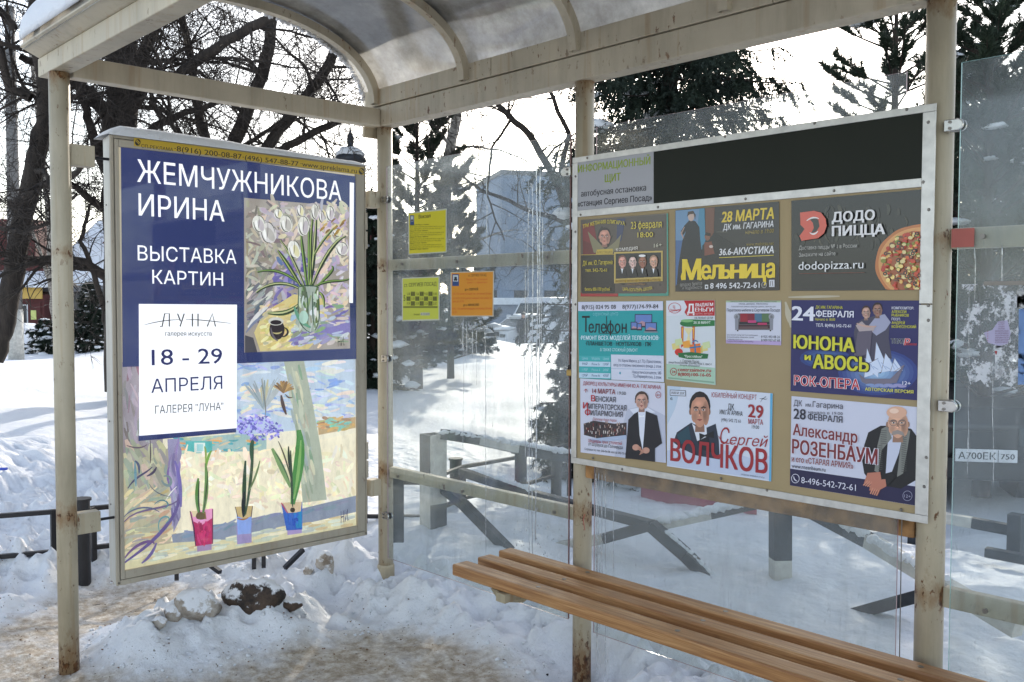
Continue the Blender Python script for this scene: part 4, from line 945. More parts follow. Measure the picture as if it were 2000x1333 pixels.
# ================================================================== BUILDINGS
def frame_at(px, py, d):
    o = at(px, py, d); return o
RH = np.array([CR[0], CR[1], 0]); RH /= np.linalg.norm(RH); FH = np.array([CF[0], CF[1], 0]); FH /= np.linalg.norm(FH)
class Local:          # local frame: u right, v away, w up, rotated about z by ang
    def __init__(s, px, d, ang=0, z=None):
        o = at(px, 592, d); s.z = gz(o[0], o[1]) if z is None else z; s.o = np.array([o[0], o[1], s.z]); c, n = math.cos(ang), math.sin(ang)
        s.u = RH*c+FH*n; s.v = -RH*n+FH*c
    def p(s, u, v, w): return s.o+s.u*u+s.v*v+np.array([0, 0, w])
    def box(s, m, a, b, mat=0):
        V = [s.p(x, y, z) for z in (a[2], b[2]) for x, y in ((a[0], a[1]), (b[0], a[1]), (b[0], b[1]), (a[0], b[1]))]
        return m.add(V, [(0, 3, 2, 1), (4, 5, 6, 7), (0, 1, 5, 4), (1, 2, 6, 5), (2, 3, 7, 6), (3, 0, 4, 7)], mat)
L1 = Local(60, 40, .10, -.1)
sb = thing('shop_building', L1.o, 'two storey red brown shop with snowy lean-to roof and yellow fascia', 'building')
def bpart(L, name, a, b, mat, par): m = MB(); L.box(m, a, b); return m.build(name, M[mat], par)
s_ = 40/1813.
bpart(L1, 'lower_wall', (-4, 0, 0), (.55, 5, 1.9), 'wall_red', sb); bpart(L1, 'upper_wall', (-4, 2.0, 1.9), (-.55, 5, 5.3), 'wall_red', sb)
bpart(L1, 'fascia_board', (-4, -.12, 1.72), (.5, -.01, 2.25), 'wall_yellow', sb); bpart(L1, 'cornice', (-4, 1.9, 2.95), (.55, 2.0, 3.3), 'wall_red', sb)
m = MB(); m.add([L1.p(-4, -.5, 2.3), L1.p(.9, -.5, 2.3), L1.p(.9, 2.0, 3.0), L1.p(-4, 2.0, 3.0), L1.p(-4, -.5, 2.2), L1.p(.9, -.5, 2.2), L1.p(.9, 2.0, 2.9), L1.p(-4, 2.0, 2.9)], [(0, 1, 2, 3), (7, 6, 5, 4), (0, 4, 5, 1), (1, 5, 6, 2), (3, 2, 6, 7), (0, 3, 7, 4)]); m.build('snowy_roof', M['snow'], sb)
for u0, u1, w0, w1 in ((-.62, -.15, .62, 1.42), (-1.5, -1.0, .62, 1.42)):
    m = MB(); L1.box(m, (u0-.05, -.06, w0-.05), (u1+.05, -.002, w1+.05)); f = m.build('window', M['frame_white'], sb); m = MB(); L1.box(m, (u0, -.075, w0), (u1, -.061, w1)); m.build('pane', M['window_dark'], f)
m = MB(); L1.box(m, (-1.6, 1.94, 3.6), (-1.1, 1.998, 4.5)); f = m.build('window', M['frame_white'], sb); m = MB(); L1.box(m, (-1.55, 1.925, 3.65), (-1.15, 1.939, 4.45)); m.build('pane', M['window_dark'], f)
bpart(L1, 'door', (-.10, -.05, 0), (.42, -.002, 1.55), 'wall_red', sb); bpart(L1, 'door_notice', (.02, -.062, .82), (.24, -.051, 1.22), 'paper_notice', sb)
L2 = Local(165, 42, .05, -.1)
s2 = thing('shed_building', L2.o, 'grey timber shed with deep snow covered roof and red gable beside the shop', 'building')
bpart(L2, 'wall', (-1.6, 0, 0), (6, 5, 2.05), 'grey_wood', s2); bpart(L2, 'eave', (-1.9, -.4, 2.05), (6, 5.2, 2.32), 'roof_metal', s2)
m = MB(); V = [L2.p(-2.0, -.5, 2.33), L2.p(6, -.5, 2.33), L2.p(6, 4, 5.6), L2.p(-.9, 4, 5.6), L2.p(-2.0, 8, 2.33), L2.p(6, 8, 2.33)]; m.add(V, [(0, 1, 2, 3), (3, 2, 5, 4), (0, 3, 4)]); m.build('snowy_roof', M['snow'], s2)
m = MB(); V = [L2.p(.35, 1.2, 4.3), L2.p(2.6, 1.2, 4.3), L2.p(1.6, 1.2, 5.6), L2.p(.35, 3.5, 4.3), L2.p(2.6, 3.5, 4.3), L2.p(1.6, 3.5, 5.6)]; m.add(V, [(0, 1, 2), (3, 5, 4), (0, 2, 5, 3), (1, 4, 5, 2), (0, 3, 4, 1)]); m.build('dormer', M['wall_red'], s2)
for k in range(6): bpart(L2, 'plank', (-1.5+k*.62, -.03, .02), (-.93+k*.62, -.002, 2.0), 'grey_wood', s2)
L3 = Local(1052, 70, .25, -.6)
s3 = thing('apartment_block', L3.o, 'tall plain blue grey block seen through the left glass pane', 'building')
k3 = 70/1813.
bpart(L3, 'wall', (-2.9, 0, 0), (6.0, 9, 11.6), 'concrete_far', s3); bpart(L3, 'lower_wing', (-5.0, -1.5, 0), (7.0, -.01, 4.7), 'concrete_far', s3); bpart(L3, 'wing_roof', (-5.2, -1.7, 4.7), (7.2, .0, 5.0), 'roof_metal', s3); bpart(L3, 'parapet', (-3.0, -.1, 11.6), (6.1, 9.1, 11.95), 'roof_metal', s3)
for r_ in range(2):
    for c_ in range(3): bpart(L3, 'window', (-4.6+c_*2.3, -1.53, .9+r_*1.3), (-3.6+c_*2.3, -1.501, 1.7+r_*1.3), 'window_dark', s3)
L4 = Local(700, 60, 0, -.1)
s4 = thing('brick_pavilion', L4.o, 'low red brown pavilion with snowy roof between the poster case and the corner post', 'building')
bpart(L4, 'wall', (-6, 0, 0), (1.6, 4, 6.0), 'wall_red', s4); bpart(L4, 'snowy_roof', (-6.3, -.4, 6.0), (1.9, 4.4, 6.5), 'snow', s4)
sg = thing('shop_sign', Local(742, 55, 0, -.1).o, 'small sign with yellow green letters beside the corner post', 'sign')
Ls = Local(742, 55, 0, -.1); m = MB(); Ls.box(m, (-.9, -.08, 5.55), (.9, 0, 6.35)); m.build('board', M['black_plain'], sg)
pS = lambda px, py: Ls.p((px-742)/1813*55, -.085, 0)+np.array([0, 0, 0])+np.array([0, 0, 1])*(CAM[2]-(py-592)/1813*55-Ls.z)
q = Print(pS, -FH, .004); q.text('ТРА', (729, 394), (756, 396), 13, (170, 190, 40), .03); q.flush('lettering', M['print_board'], sg)
L5 = Local(2050, 40, -.1, -1.0)
s5 = thing('distant_wall', L5.o, 'long pale snow topped wall behind the parked vans', 'building'); bpart(L5, 'wall', (-26, 6, 0), (14, 8, 2.4), 'concrete_far', s5); bpart(L5, 'snowy_roof', (-26.2, 5.7, 2.4), (14.2, 8.3, 2.75), 'snow', s5)

# ================================================================== VEHICLES
def vehicle(kind, label, L, body, seed=0, snow=0, group=None):
    """local frame: u across, v away (nose towards us at v=0), w up"""
    r = thing('parked_'+kind, L.o, label, {'van': 'van', 'car': 'car'}[kind], group)
    if kind == 'van': Wd, Ln, prof = .98, 5.2, [(0, .35), (0, .75), (.15, 1.05), (.9, 1.25), (1.5, 2.15), (1.9, 2.38), (5.0, 2.42), (5.2, 2.2), (5.2, .35)]
    elif snow: Wd, Ln, prof = .82, 4.2, [(0, .30), (0, .62), (.1, .82), (1.0, .95), (1.7, 1.38), (3.1, 1.42), (3.8, 1.0), (4.15, .92), (4.2, .30)]
    else: Wd, Ln, prof = .90, 4.5, [(0, .34), (-.03, .55), (0, .85), (.12, 1.0), (1.05, 1.10), (1.75, 1.62), (3.9, 1.66), (4.4, 1.1), (4.5, .34)]
    m = MB(); n = len(prof); V = []
    for f, ins in ((-1, .0), (-.94, .0), (.94, .0), (1, .0)):
        for v, w in prof:
            tp = .80 if w > 1.3 else .97 if w > .9 else 1
            e = .04 if abs(f) == 1 else 0
            V.append(L.p(f*Wd*tp, min(max(v, e), Ln-e), w-(e if w > 1 else 0)))
    for k in range(3):
        for i in range(n): V_ = (k*n+i, k*n+(i+1) % n, (k+1)*n+(i+1) % n, (k+1)*n+i); m.add([], []); m.F.append(V_); m.M.append(0)
    m.V = [tuple(map(float, v)) for v in V]; m.F += [tuple(range(n-1, -1, -1)), tuple(range(3*n, 4*n))]; m.M += [0, 0]
    bevel(m.build('body', M[body], r), .03, 2, 25)
    ws = {'van': ((.98, 1.38), (1.46, 2.08)), }.get(kind, ((1.12, 1.16), (1.70, 1.56)) if not snow else ((1.08, 1.0), (1.66, 1.33)))
    (v0, w0), (v1, w1) = ws; nv = np.array([-(w1-w0), (v1-v0)]); nv = nv/np.linalg.norm(nv)*.02
    m = MB(); a = Wd*.80; b = Wd*.70; P = [(-a, v0, w0), (a, v0, w0), (b, v1, w1), (-b, v1, w1)]
    m.add([L.p(x, y+nv[0], z+nv[1]) for x, y, z in P]+[L.p(x, y, z) for x, y, z in P], [(0, 1, 2, 3), (7, 6, 5, 4)]+[(i, 4+i, 4+(i+1) % 4, (i+1) % 4) for i in range(4)]); m.build('windscreen', M['car_glass'], r)
    for sx in (-1, 1):
        m = MB(); x = sx*(Wd*(.985 if kind == 'van' else .9)); L.box(m, (x-.02, v1+.15, w0+.05), (x+.02, min(v1+1.3, Ln-.8), w1-.12)); m.build('side_window', M['car_glass'], r)
        m = MB(); L.box(m, (sx*Wd*.70-.14, -.035, .66 if snow == 0 else .55), (sx*Wd*.70+.14, .02, .84 if snow == 0 else .70)); bevel(m.build('headlight', M['car_glass'], r), .01)
        m = MB(); L.box(m, (sx*(Wd+.02), v0-.05, w0-.05), (sx*(Wd+.20), v0+.1, w0+.15)); bevel(m.build('mirror', M[body], r), .02)
        for vv in (.85, Ln-.95):
            c = L.p(sx*(Wd-.10), vv, .32); m = MB(); m.tube([c-L.u*.11*1, c+L.u*.11], .32, 20); w_ = m.build('wheel', M['rubber'], r); m = MB(); m.tube([c+L.u*sx*.105, c+L.u*sx*.118], .19, 14); m.build('rim', M['steel'], w_)
    m = MB(); L.box(m, (-Wd*.93, -.07, .36), (Wd*.93, .04, .56)); bevel(m.build('bumper', M['black_plain' if snow == 0 else body], r), .02)
    m = MB(); L.box(m, (-Wd*.45, -.05, .60), (Wd*.45, .01, .80)); m.build('grille', M['black_plain'], r)
    if snow:
        m = MB()
        for v, w, lv, hw in ((.5, .93, .6, .7), (2.4, 1.44, .95, .62), (3.9, .98, .3, .6)): 
            c = L.p(0, v, w); m.blob((c[0], c[1], c[2]), (hw*1.1, lv*1.0, .13), seed+int(v*10), .12, 16, 8)
        m.build('snow_on_roof', M['snow'], r, smooth=True)['kind'] = 'stuff'
    return r, Wd
LV = Local(1010, 44, -.55, -.62); vehicle('van', 'white van parked nose on behind the left glass pane', LV, 'car_white')
vehicle('van', 'white van mostly hidden behind the streaked edge of the left glass pane', Local(1120, 50, -.3, -.62), 'car_white')
vehicle('car', 'snow covered pale car parked left of the white van', Local(962, 40, -.7, -.55), 'car_white', 5, 1)
vehicle('van', 'grey van roof just visible right of the orange timetable sheet', Local(1068, 56, .4, -.62), 'car_grey')
Lc = Local(1880, 8.4, -.18, -.45)
dc, wd_ = vehicle('car', 'dark car with white number plate behind the right glass pane', Lc, 'car_dark')
uc = .20
m = MB(); Lc.box(m, (uc-.26, -.10, .53), (uc+.26, -.088, .645)); bevel(m.build('number_plate', M['plate_white'], dc), .004)
base = Lc.p(0, -.101, 0)
pC = lambda x, y: Lc.p(x, -.1005, 0)+np.array([0, 0, y])
class PP(Print): pass
q = Print(lambda x, y: Lc.p(x, -.101, .66-y), -Lc.v, .0008)
q.text('А700ЕК', (uc-.235, .03+.075+.0), (uc+.08, .105), .062, (30, 30, 34), .02); q.text('750', (uc+.12, .10), (uc+.235, .10), .05, (30, 30, 34), .02); q.rect(uc+.095, .018, uc+.101, .128, (30, 30, 34)); q.flush('plate_number', M['print_board'], dc)

# person by the van
def person():
    b = at(1022, 655, 40); z0 = -.70; c = np.array([b[0], b[1], z0]); k = .98
    r = thing('person', c, 'person in dark coat and hat standing by the white van', 'person')
    J = {'pel': (0, .93), 'chest': (0, 1.35), 'neck': (0, 1.50), 'head': (0, 1.62), 'top': (0, 1.74), 'lk': (-.10, .50), 'la': (-.11, .08), 'lt': (-.11, .03), 'rk': (.10, .50), 'ra': (.12, .08), 'rt': (.12, .03), 'ls': (-.19, 1.40), 'le': (-.25, 1.12), 'lh': (-.20, .88), 'rs': (.19, 1.40), 're': (.25, 1.12), 'rh': (.21, .88)}
    R_ = {'pel': .17, 'chest': .19, 'neck': .07, 'head': .10, 'top': .08, 'lk': .09, 'la': .06, 'lt': .05, 'rk': .09, 'ra': .06, 'rt': .05, 'ls': .09, 'le': .065, 'lh': .045, 'rs': .09, 're': .065, 'rh': .045}
    E = [('pel', 'chest'), ('chest', 'neck'), ('neck', 'head'), ('head', 'top'), ('pel', 'lk'), ('lk', 'la'), ('la', 'lt'), ('pel', 'rk'), ('rk', 'ra'), ('ra', 'rt'), ('chest', 'ls'), ('ls', 'le'), ('le', 'lh'), ('chest', 'rs'), ('rs', 're'), ('re', 'rh')]
    ks = list(J); V = []
    for k_ in ks:
        x, z = J[k_]; fwd = -.12 if k_ in ('lt', 'rt') else (-.06 if k_ in ('lh', 'rh') else 0); V.append(RH*x+FH*fwd+np.array([0, 0, z]))
    me = bpy.data.meshes.new('body'); me.from_pydata([tuple(v) for v in V], [(ks.index(a), ks.index(b_)) for a, b_ in E], []); o = bpy.data.objects.new('body', me); COL.objects.link(o); o.parent = r
    me.materials.append(M['coat_dark']); sk = o.modifiers.new('skin', 'SKIN')
    for i, k_ in enumerate(ks): me.skin_vertices[0].data[i].radius = (R_[k_], R_[k_])
    me.skin_vertices[0].data[0].use_root = True; ss_ = o.modifiers.new('sub', 'SUBSURF'); ss_.levels = 1; ss_.render_levels = 1
    WL[o.name] = c
    m = MB(); m.blob(c+[0, 0, 1.62]-FH*.05, (.075, .075, .10), 1, .02, 12, 8); m.build('face', M['skin'], r, smooth=True)
    m = MB(); m.blob(c+[0, 0, 1.72], (.11, .11, .08), 1, .02, 12, 8); m.build('hat', M['black_plain'], r, smooth=True)
person()
# ================================================================== POSTERS ON THE NOTICE BOARD
PY = BY-.0022
def poster(label, corners, base_col, mat='print_board', y=PY, name='poster', cat='poster', group=None, bend=0):
    f = on(1, y); P = [f(*c) for c in corners]; c0 = sum(P)/len(P)
    r = thing(name, c0, label, cat, group)
    n = len(P); b = [p+np.array([0, .0012, 0]) for p in P]
    cols = [lin(base_col)+(1,)]*(2+n)
    obj('sheet', P+b, [tuple(range(n)), tuple(range(2*n-1, n-1, -1))]+[(i, n+i, n+(i+1) % n, (i+1) % n) for i in range(n)], M[mat], r, cols=cols)
    return r, Print(f, (0, -1, 0), .0004)
Wt = (214, 212, 222); K = (28, 26, 30); YL = (206, 184, 60); RD = (150, 30, 36)
def face(q, cx, cy, rx, ry, skin=(176, 132, 112), hair=(42, 30, 26), bald=False, look=0, smile=0):
    sh_ = tuple(int(c*.72) for c in skin); li = tuple(min(255, int(c*1.14)) for c in skin)
    if not bald: q.ell(cx, cy-ry*.28, rx*1.10, ry*.88, hair, 16)
    q.poly([(cx-rx*.42, cy+ry*.6), (cx+rx*.42, cy+ry*.6), (cx+rx*.5, cy+ry*1.25), (cx-rx*.5, cy+ry*1.25)], sh_)
    for s in (-1, 1): q.ell(cx+s*rx*.97, cy+ry*.05, rx*.14, ry*.2, sh_, 8)
    q.poly([(cx+rx*.93*math.cos(a)*(1 if math.sin(a) < .3 else 1-.28*math.sin(a)), cy+ry*.98*math.sin(a)) for a in np.linspace(0, 2*math.pi, 22)[:-1]], skin)
    mixc = lambda a, b, t_: tuple(a[i]*(1-t_)+b[i]*t_ for i in range(3))
    for k in range(6): q.ell(cx+rx*(.62-.02*k), cy+ry*.12, rx*(.36-.045*k), ry*(.74-.09*k), mixc(skin, sh_, .25+.15*k), 12)
    for k in range(5): q.ell(cx-rx*.52, cy+ry*.35, rx*(.34-.05*k), ry*(.34-.05*k), mixc(skin, sh_, .12+.08*k), 10)
    for k in range(5): q.ell(cx-rx*.12, cy-ry*.42, rx*(.52-.08*k), ry*(.28-.045*k), mixc(skin, li, .2*k+.1), 12)
    for s in (-1, 1):
        for k in range(3): q.ell(cx+s*rx*.38, cy-ry*.09, rx*(.30-.06*k), ry*(.15-.03*k), mixc(skin, sh_, .3+.25*k), 10)
    if not bald: q.poly([(cx-rx*.96, cy-ry*.1), (cx-rx*.86, cy-ry*.75), (cx-rx*.3, cy-ry*1.06), (cx+rx*.4, cy-ry*1.05), (cx+rx*.92, cy-ry*.7), (cx+rx*.98, cy-ry*.08), (cx+rx*.86, cy-ry*.5), (cx+rx*.48, cy-ry*.82), (cx-rx*.35, cy-ry*.80), (cx-rx*.84, cy-ry*.5)], hair)
    for s in (-1, 1):
        ex = cx+s*rx*.38+look*rx*.1; q.poly([(ex-rx*.2, cy-ry*.06), (ex, cy-ry*.13), (ex+rx*.2, cy-ry*.06), (ex, cy-ry*.0)], (225, 215, 210)); q.ell(ex+look*rx*.05, cy-ry*.065, rx*.09, ry*.055, (30, 24, 22), 8)
        q.stroke([(ex-rx*.26, cy-ry*.17), (ex, cy-ry*.24), (ex+rx*.26, cy-ry*.18)], ry*.085, hair if not bald else (120, 100, 90))
    q.poly([(cx+look*rx*.1-rx*.05, cy-ry*.05), (cx+rx*.05, cy-ry*.05), (cx+rx*.17, cy+ry*.30), (cx-rx*.15, cy+ry*.30)], sh_); q.ell(cx-rx*.02, cy+ry*.25, rx*.12, ry*.06, li, 8)
    q.poly([(cx-rx*.3, cy+ry*(.50-smile*.05)), (cx, cy+ry*.47), (cx+rx*.3, cy+ry*(.50-smile*.05)), (cx, cy+ry*(.60+smile*.06))], (140, 70, 66))
def gloss(q, pts_list, col):
    for p in pts_list: q.poly(p, col)

# --- comedy poster
r, q = poster('dark comedy poster with gold framed row of four faces, topmost left on the board', [(1134, 430), (1302, 417), (1304, 577), (1134, 578)], (92, 82, 72), 'print_glossy')
q.poly([(1134, 572), (1207, 572), (1207, 579.5), (1134, 579.5)], (150, 34, 36)); q.poly([(1208, 572), (1305, 571.5), (1305, 578.5), (1208, 579)], (60, 130, 112)); q.poly([(1302, 417), (1305, 417), (1306, 578), (1303, 578)], (60, 130, 112))
q.poly([(1136, 431), (1301, 419.5), (1301, 573.5), (1136, 574)], (78, 68, 60))
rr = random.Random(2)
for i in range(16):
    x = rr.uniform(1140, 1296); y = rr.uniform(440, 560); c = rr.choice([(58, 50, 46), (98, 86, 74), (44, 38, 36), (110, 96, 82)]); q.stroke(bez((x, y), (x+rr.uniform(-20, 20), y+20), (x+rr.uniform(-30, 30), min(572, y+45))) if y < 520 and 1150 < x < 1275 else bez((x, y), (min(1299, x+1), y+3), (x, y+6)), rr.uniform(4, 12), c)
q.poly([(1138, 438), (1160, 436), (1166, 470), (1150, 494), (1139, 496)], (112, 36, 40)); q.poly([(1139, 470), (1160, 478), (1176, 496), (1139, 498)], (92, 28, 32)); q.poly([(1206, 428), (1222, 427), (1214, 470), (1204, 480)], (52, 56, 84))
q.poly([(1135, 499), (1201, 498), (1201, 573), (1136, 573.5)], (40, 36, 32)); q.stroke([(1135, 498.5), (1202, 497)], 1.2, (170, 140, 60), False)
q.poly([(1148, 452), (1170, 474), (1182, 488), (1200, 474), (1214, 458), (1208, 486), (1196, 494), (1160, 494)], (120, 112, 84)); q.poly([(1166, 488), (1197, 486), (1197, 496), (1164, 497)], (176, 150, 60)); q.text('БЛЕСТЯЩАЯ', (1167, 495.5), (1195, 494.5), 4, (90, 66, 24))
face(q, 1181, 463, 11, 16, (190, 134, 116), (46, 36, 36))
q.poly([(1200, 493), (1295, 490), (1295, 549.5), (1200, 554)], (178, 152, 80)); q.poly([(1203, 496), (1292, 493.3), (1292, 541), (1203, 545)], (34, 30, 34))
for cx, hr, sk in ((1216, (112, 70, 60), (206, 146, 132)), (1236.5, (26, 22, 24), (214, 180, 170)), (1256, (84, 60, 40), (150, 96, 76)), (1278, (160, 120, 96), (204, 156, 132))):
    face(q, cx, 512, 7.2, 11.5, sk, hr, False, .2, 1); q.poly([(cx-9.5, 541), (cx-7, 526), (cx+7, 526), (cx+9.5, 540.6)], (24, 22, 28)); q.poly([(cx-2, 525), (cx+2, 525), (cx, 535)], (220, 220, 224))
q.ell(1256, 500, 7, 2.6, (220, 216, 214), 10)
for k in range(4): q.poly([(1203+k*22.4, 547.5-k*.8), (1223+k*22.4, 546.8-k*.8), (1223+k*22.4, 551.6-k*.8), (1203+k*22.4, 552.4-k*.8)], (150, 118, 36)); q.text('АРТИСТ', (1205+k*22.4, 551-k*.8), (1221+k*22.4, 550.6-k*.8), 2.6, (60, 44, 14))
q.flush('portrait', M['print_glossy'], r)
q.text('ТРИ ЖЕЛАНИЯ ОЛИГАРХА', (1140, 447), (1222, 441), 7, YL, .01, arc=.9); q.text('23 февраля', (1234, 448), (1294, 445), 14, YL); q.text('18:00', (1247, 464.5), (1277, 463.5), 10, YL)
q.text('комедия', (1205, 491.5), (1247, 488), 6, (214, 206, 196)); q.text('16+', (1279, 484), (1294, 482.5), 7.5, (200, 194, 170)); q.text('ДК им. Ю. Гагарина', (1140, 519), (1198, 516.5), 8.5, YL); q.text('тел. 542-72-61', (1145, 531.5), (1187, 531), 6.5, YL)
q.text('билеты 800-1700 рублей', (1144, 568.5), (1193, 568.5), 6.5, YL); q.text('ЦАРЬ БОГАТЫРЬ ШКОЛА', (1218, 567.5), (1276, 566), 6, YL, 0, arc=-.5); q.text('режиссёр постановщик', (1228, 557.5), (1262, 557), 3, (150, 110, 60)); q.flush('lettering', M['print_glossy'], r)

# --- yellow title poster
r, q = poster('dark concert poster with big yellow gothic title and woman in black', [(1319, 411), (1521.5, 394), (1522.6, 567.5), (1319, 570)], (48, 45, 42), 'print_glossy')
q.poly([(1319.6, 412), (1368, 408), (1364, 460), (1350, 520), (1319.6, 545)], (96, 128, 158)); q.poly([(1319.6, 470), (1340, 470), (1330, 540), (1319.6, 560)], (60, 90, 132)); q.poly([(1366, 408), (1376, 407), (1378, 470), (1366, 500), (1358, 480)], (62, 120, 146)); q.poly([(1378, 407), (1396, 405.6), (1394, 456), (1384, 470), (1378, 462)], (104, 66, 50))
q.poly([(1337, 441), (1346, 431), (1358, 432), (1366, 444), (1368, 470), (1374, 515), (1368, 548), (1322, 556), (1325, 520), (1333, 470), (1340, 452), (1333, 462), (1330, 452)], (26, 26, 32)); q.ell(1350, 424, 6, 8.5, (176, 150, 138)); q.poly([(1342, 424), (1344, 414), (1354, 412), (1359, 420), (1358, 430), (1355, 418), (1347, 419)], (58, 40, 32)); q.stroke([(1337, 444), (1331, 456), (1335, 466)], 3.2, (150, 122, 110))
q.poly([(1366, 560), (1372, 480), (1396, 455), (1480, 505), (1522, 520), (1522, 566), (1330, 569), (1330, 548)], (34, 32, 32)); q.ell(1382, 463, 5.5, 7.5, (120, 78, 62)); q.poly([(1376, 460), (1380, 454), (1388, 456), (1388, 462)], (36, 24, 20)); q.poly([(1376, 474), (1390, 472), (1396, 496), (1376, 500)], (110, 60, 46)); q.ell(1389, 482, 4, 3, (190, 170, 160), 8)
rr = random.Random(4)
for i in range(14): x = rr.uniform(1375, 1500); y = rr.uniform(420, 500); q.stroke(bez((x, y), (x+8, y+rr.uniform(-4, 4)), (min(1519, x+22), y+rr.uniform(-3, 5))), rr.uniform(2, 6), rr.choice([(62, 58, 54), (72, 68, 60), (56, 50, 48)]))
q.flush('portrait', M['print_glossy'], r)
q.text('28 МАРТА', (1410, 434.5), (1511.6, 427.5), 20, (206, 176, 48), .035, .12); q.text('ДК им. ГАГАРИНА', (1412.6, 450), (1511, 443.5), 11, (206, 204, 204), .02, .15); q.text('начало в 19:00', (1456, 458), (1511, 455), 8, (150, 130, 60), 0, .15)
q.text('www.melnitsa.net', (1457.7, 481), (1511.6, 479), 5.5, (140, 122, 60)); q.text('36.6-АКУСТИКА', (1405, 499), (1511.6, 494.5), 12.5, (206, 204, 204), .03, .12); q.stroke([(1405, 503.8), (1511.6, 499)], 1.1, YL, False)
for i_, (ch, a, b, hh) in enumerate((('М', 1334, 1368, 37), ('е', 1371, 1388, 26), ('л', 1389, 1409, 26), ('ь', 1411, 1426, 26), ('н', 1428, 1451, 26), ('и', 1454, 1474, 26), ('ц', 1476.5, 1495.5, 26), ('а', 1497.5, 1513, 27))):
    q.text(ch, (a, 546.6-(a-1332)*.026), (b, 546.6-(b-1332)*.026), hh, (212, 182, 36), .045)
q.stroke(bez((1333, 548), (1328, 538), (1340, 530), (1343, 508)), 4, (212, 182, 36)); q.stroke(bez((1366, 546), (1369, 548), (1372, 543)), 3, (212, 182, 36)); q.stroke(bez((1493, 543), (1498, 552), (1493, 558)), 3.5, (212, 182, 36))
q.text('8 496 542-72-61', (1388, 564), (1484, 562.5), 10.5, (208, 206, 208), .02); q.text('продажа билетов', (1329, 560), (1372, 557), 5, (150, 146, 140), 0, .1); q.text('и подробности', (1334, 566), (1372, 564.5), 5, (150, 146, 140), 0, .1)
q.rect(1377.5, 556.5, 1384, 565, (200, 200, 200)); q.ell(1380.8, 560.8, 2, 2.4, (48, 45, 42), 8); q.ell(1493, 557, 5, 5.5, (170, 166, 160), 14, ring=1); q.text('12+', (1489.5, 559.5), (1496.8, 559.2), 4.4, (170, 166, 160)); q.rect(1503, 547, 1513.5, 561, (190, 190, 196)); q.stroke([(1505, 559), (1506, 549)], 1.2, (70, 60, 60), False); q.stroke([(1510, 559), (1509, 549)], 1.2, (70, 60, 60), False)
q.flush('lettering', M['print_glossy'], r)

# --- pizza poster
r, q = poster('black poster with a pizza and orange letter emblem, top right of the board', [(1545.7, 392.5), (1798.9, 370.5), (1798.9, 566.7), (1545.7, 568.6)], (36, 36, 34), 'print_glossy')
rr = random.Random(8)
for i in range(60):
    x = rr.uniform(1552, 1770); y = rr.uniform(398, 470); q.stroke(bez((x, y), (x+rr.uniform(-3, 8), y+8), (x+rr.uniform(-6, 10), y+rr.uniform(12, 22))), rr.uniform(2, 9), rr.choice([(52, 50, 44), (66, 62, 52), (44, 44, 42), (58, 58, 50)]))
cx, cy, rx, ry = 1800, 516, 90, 77
def inside(x, y): return x < 1798 and y < 565.5 and y > 372
def cell(x, y, a, b, c, n=9): q.poly([(min(1798.4, x+a*math.cos(t_)), min(566.2, y+b*math.sin(t_))) for t_ in np.linspace(0, 2*math.pi, n+1)[:-1]], c)
q.poly([(min(1798.6, cx+rx*math.cos(a)*(1+.008*math.sin(9*a))), min(566.4, cy+ry*math.sin(a)*(1+.008*math.sin(11*a)))) for a in np.linspace(math.pi*.5, math.pi*1.5, 40)], (176, 104, 56))
q.poly([(min(1798.6, cx+rx*.93*math.cos(a)), min(566.4, cy+ry*.93*math.sin(a))) for a in np.linspace(math.pi*.5, math.pi*1.5, 40)], (200, 142, 84))
q.poly([(min(1798.6, cx+rx*.84*math.cos(a)*(1+.02*math.sin(17*a))), min(566.4, cy+ry*.84*math.sin(a)*(1+.02*math.sin(13*a)))) for a in np.linspace(math.pi*.5, math.pi*1.5, 40)], (150, 78, 44))
for i in range(230):
    a = rr.uniform(math.pi*.5, math.pi*1.5); k = .84*rr.random()**.5; x, y = cx+rx*k*math.cos(a), cy+ry*k*math.sin(a)
    if not inside(x, y): continue
    c = rr.choice([(196, 84, 40), (214, 168, 92), (168, 44, 32), (120, 122, 44), (206, 186, 130), (182, 60, 36), (96, 60, 44), (226, 196, 120)]); cell(x, y, rr.uniform(2, 6), rr.uniform(1.5, 5), c, 7)
    if rr.random() < .14: cell(x, y, 4.2, 3.8, (34, 24, 30), 10); cell(x, y, 1.8, 1.6, (196, 120, 70), 8)
    elif rr.random() < .08: q.stroke(bez((x-5, y), (x, y-6), (min(1797, x+5), y)), 1.8, (96, 132, 44))
q.flush('pizza_picture', M['print_glossy'], r)
q.poly([(1565, 416), (1592, 412.5), (1606, 416), (1615, 428), (1617, 442), (1612, 456), (1600, 466), (1568, 471), (1564, 462), (1574, 448), (1566, 440)], (196, 82, 66)); q.poly([(1583, 428), (1592, 424), (1601, 430), (1603, 443), (1597, 453), (1586, 457), (1592, 446), (1590, 436)], (44, 42, 40)); q.stroke(bez((1578, 432), (1590, 422), (1602, 428)), 3, (214, 208, 204)); q.stroke(bez((1584, 455), (1592, 462), (1600, 452)), 3, (214, 208, 204))
q.text('ДОДО', (1628, 434.4), (1710, 429.5), 18, (210, 206, 206), .045); q.text('ПИЦЦА', (1628, 461.7), (1730, 457.5), 18, (210, 206, 206), .045); q.text('Доставка пиццы № 1 в России', (1563, 488.7), (1676, 484), 7.5, (170, 166, 160)); q.text('Закажите на сайте', (1563, 502.3), (1634, 499.3), 7.5, (170, 166, 160)); q.text('dodopizza.ru', (1562, 527.5), (1688.6, 524.5), 12, (216, 214, 216)); q.stroke([(1563, 535), (1691, 533)], .8, (110, 46, 34), False)
q.flush('lettering', M['print_glossy'], r)

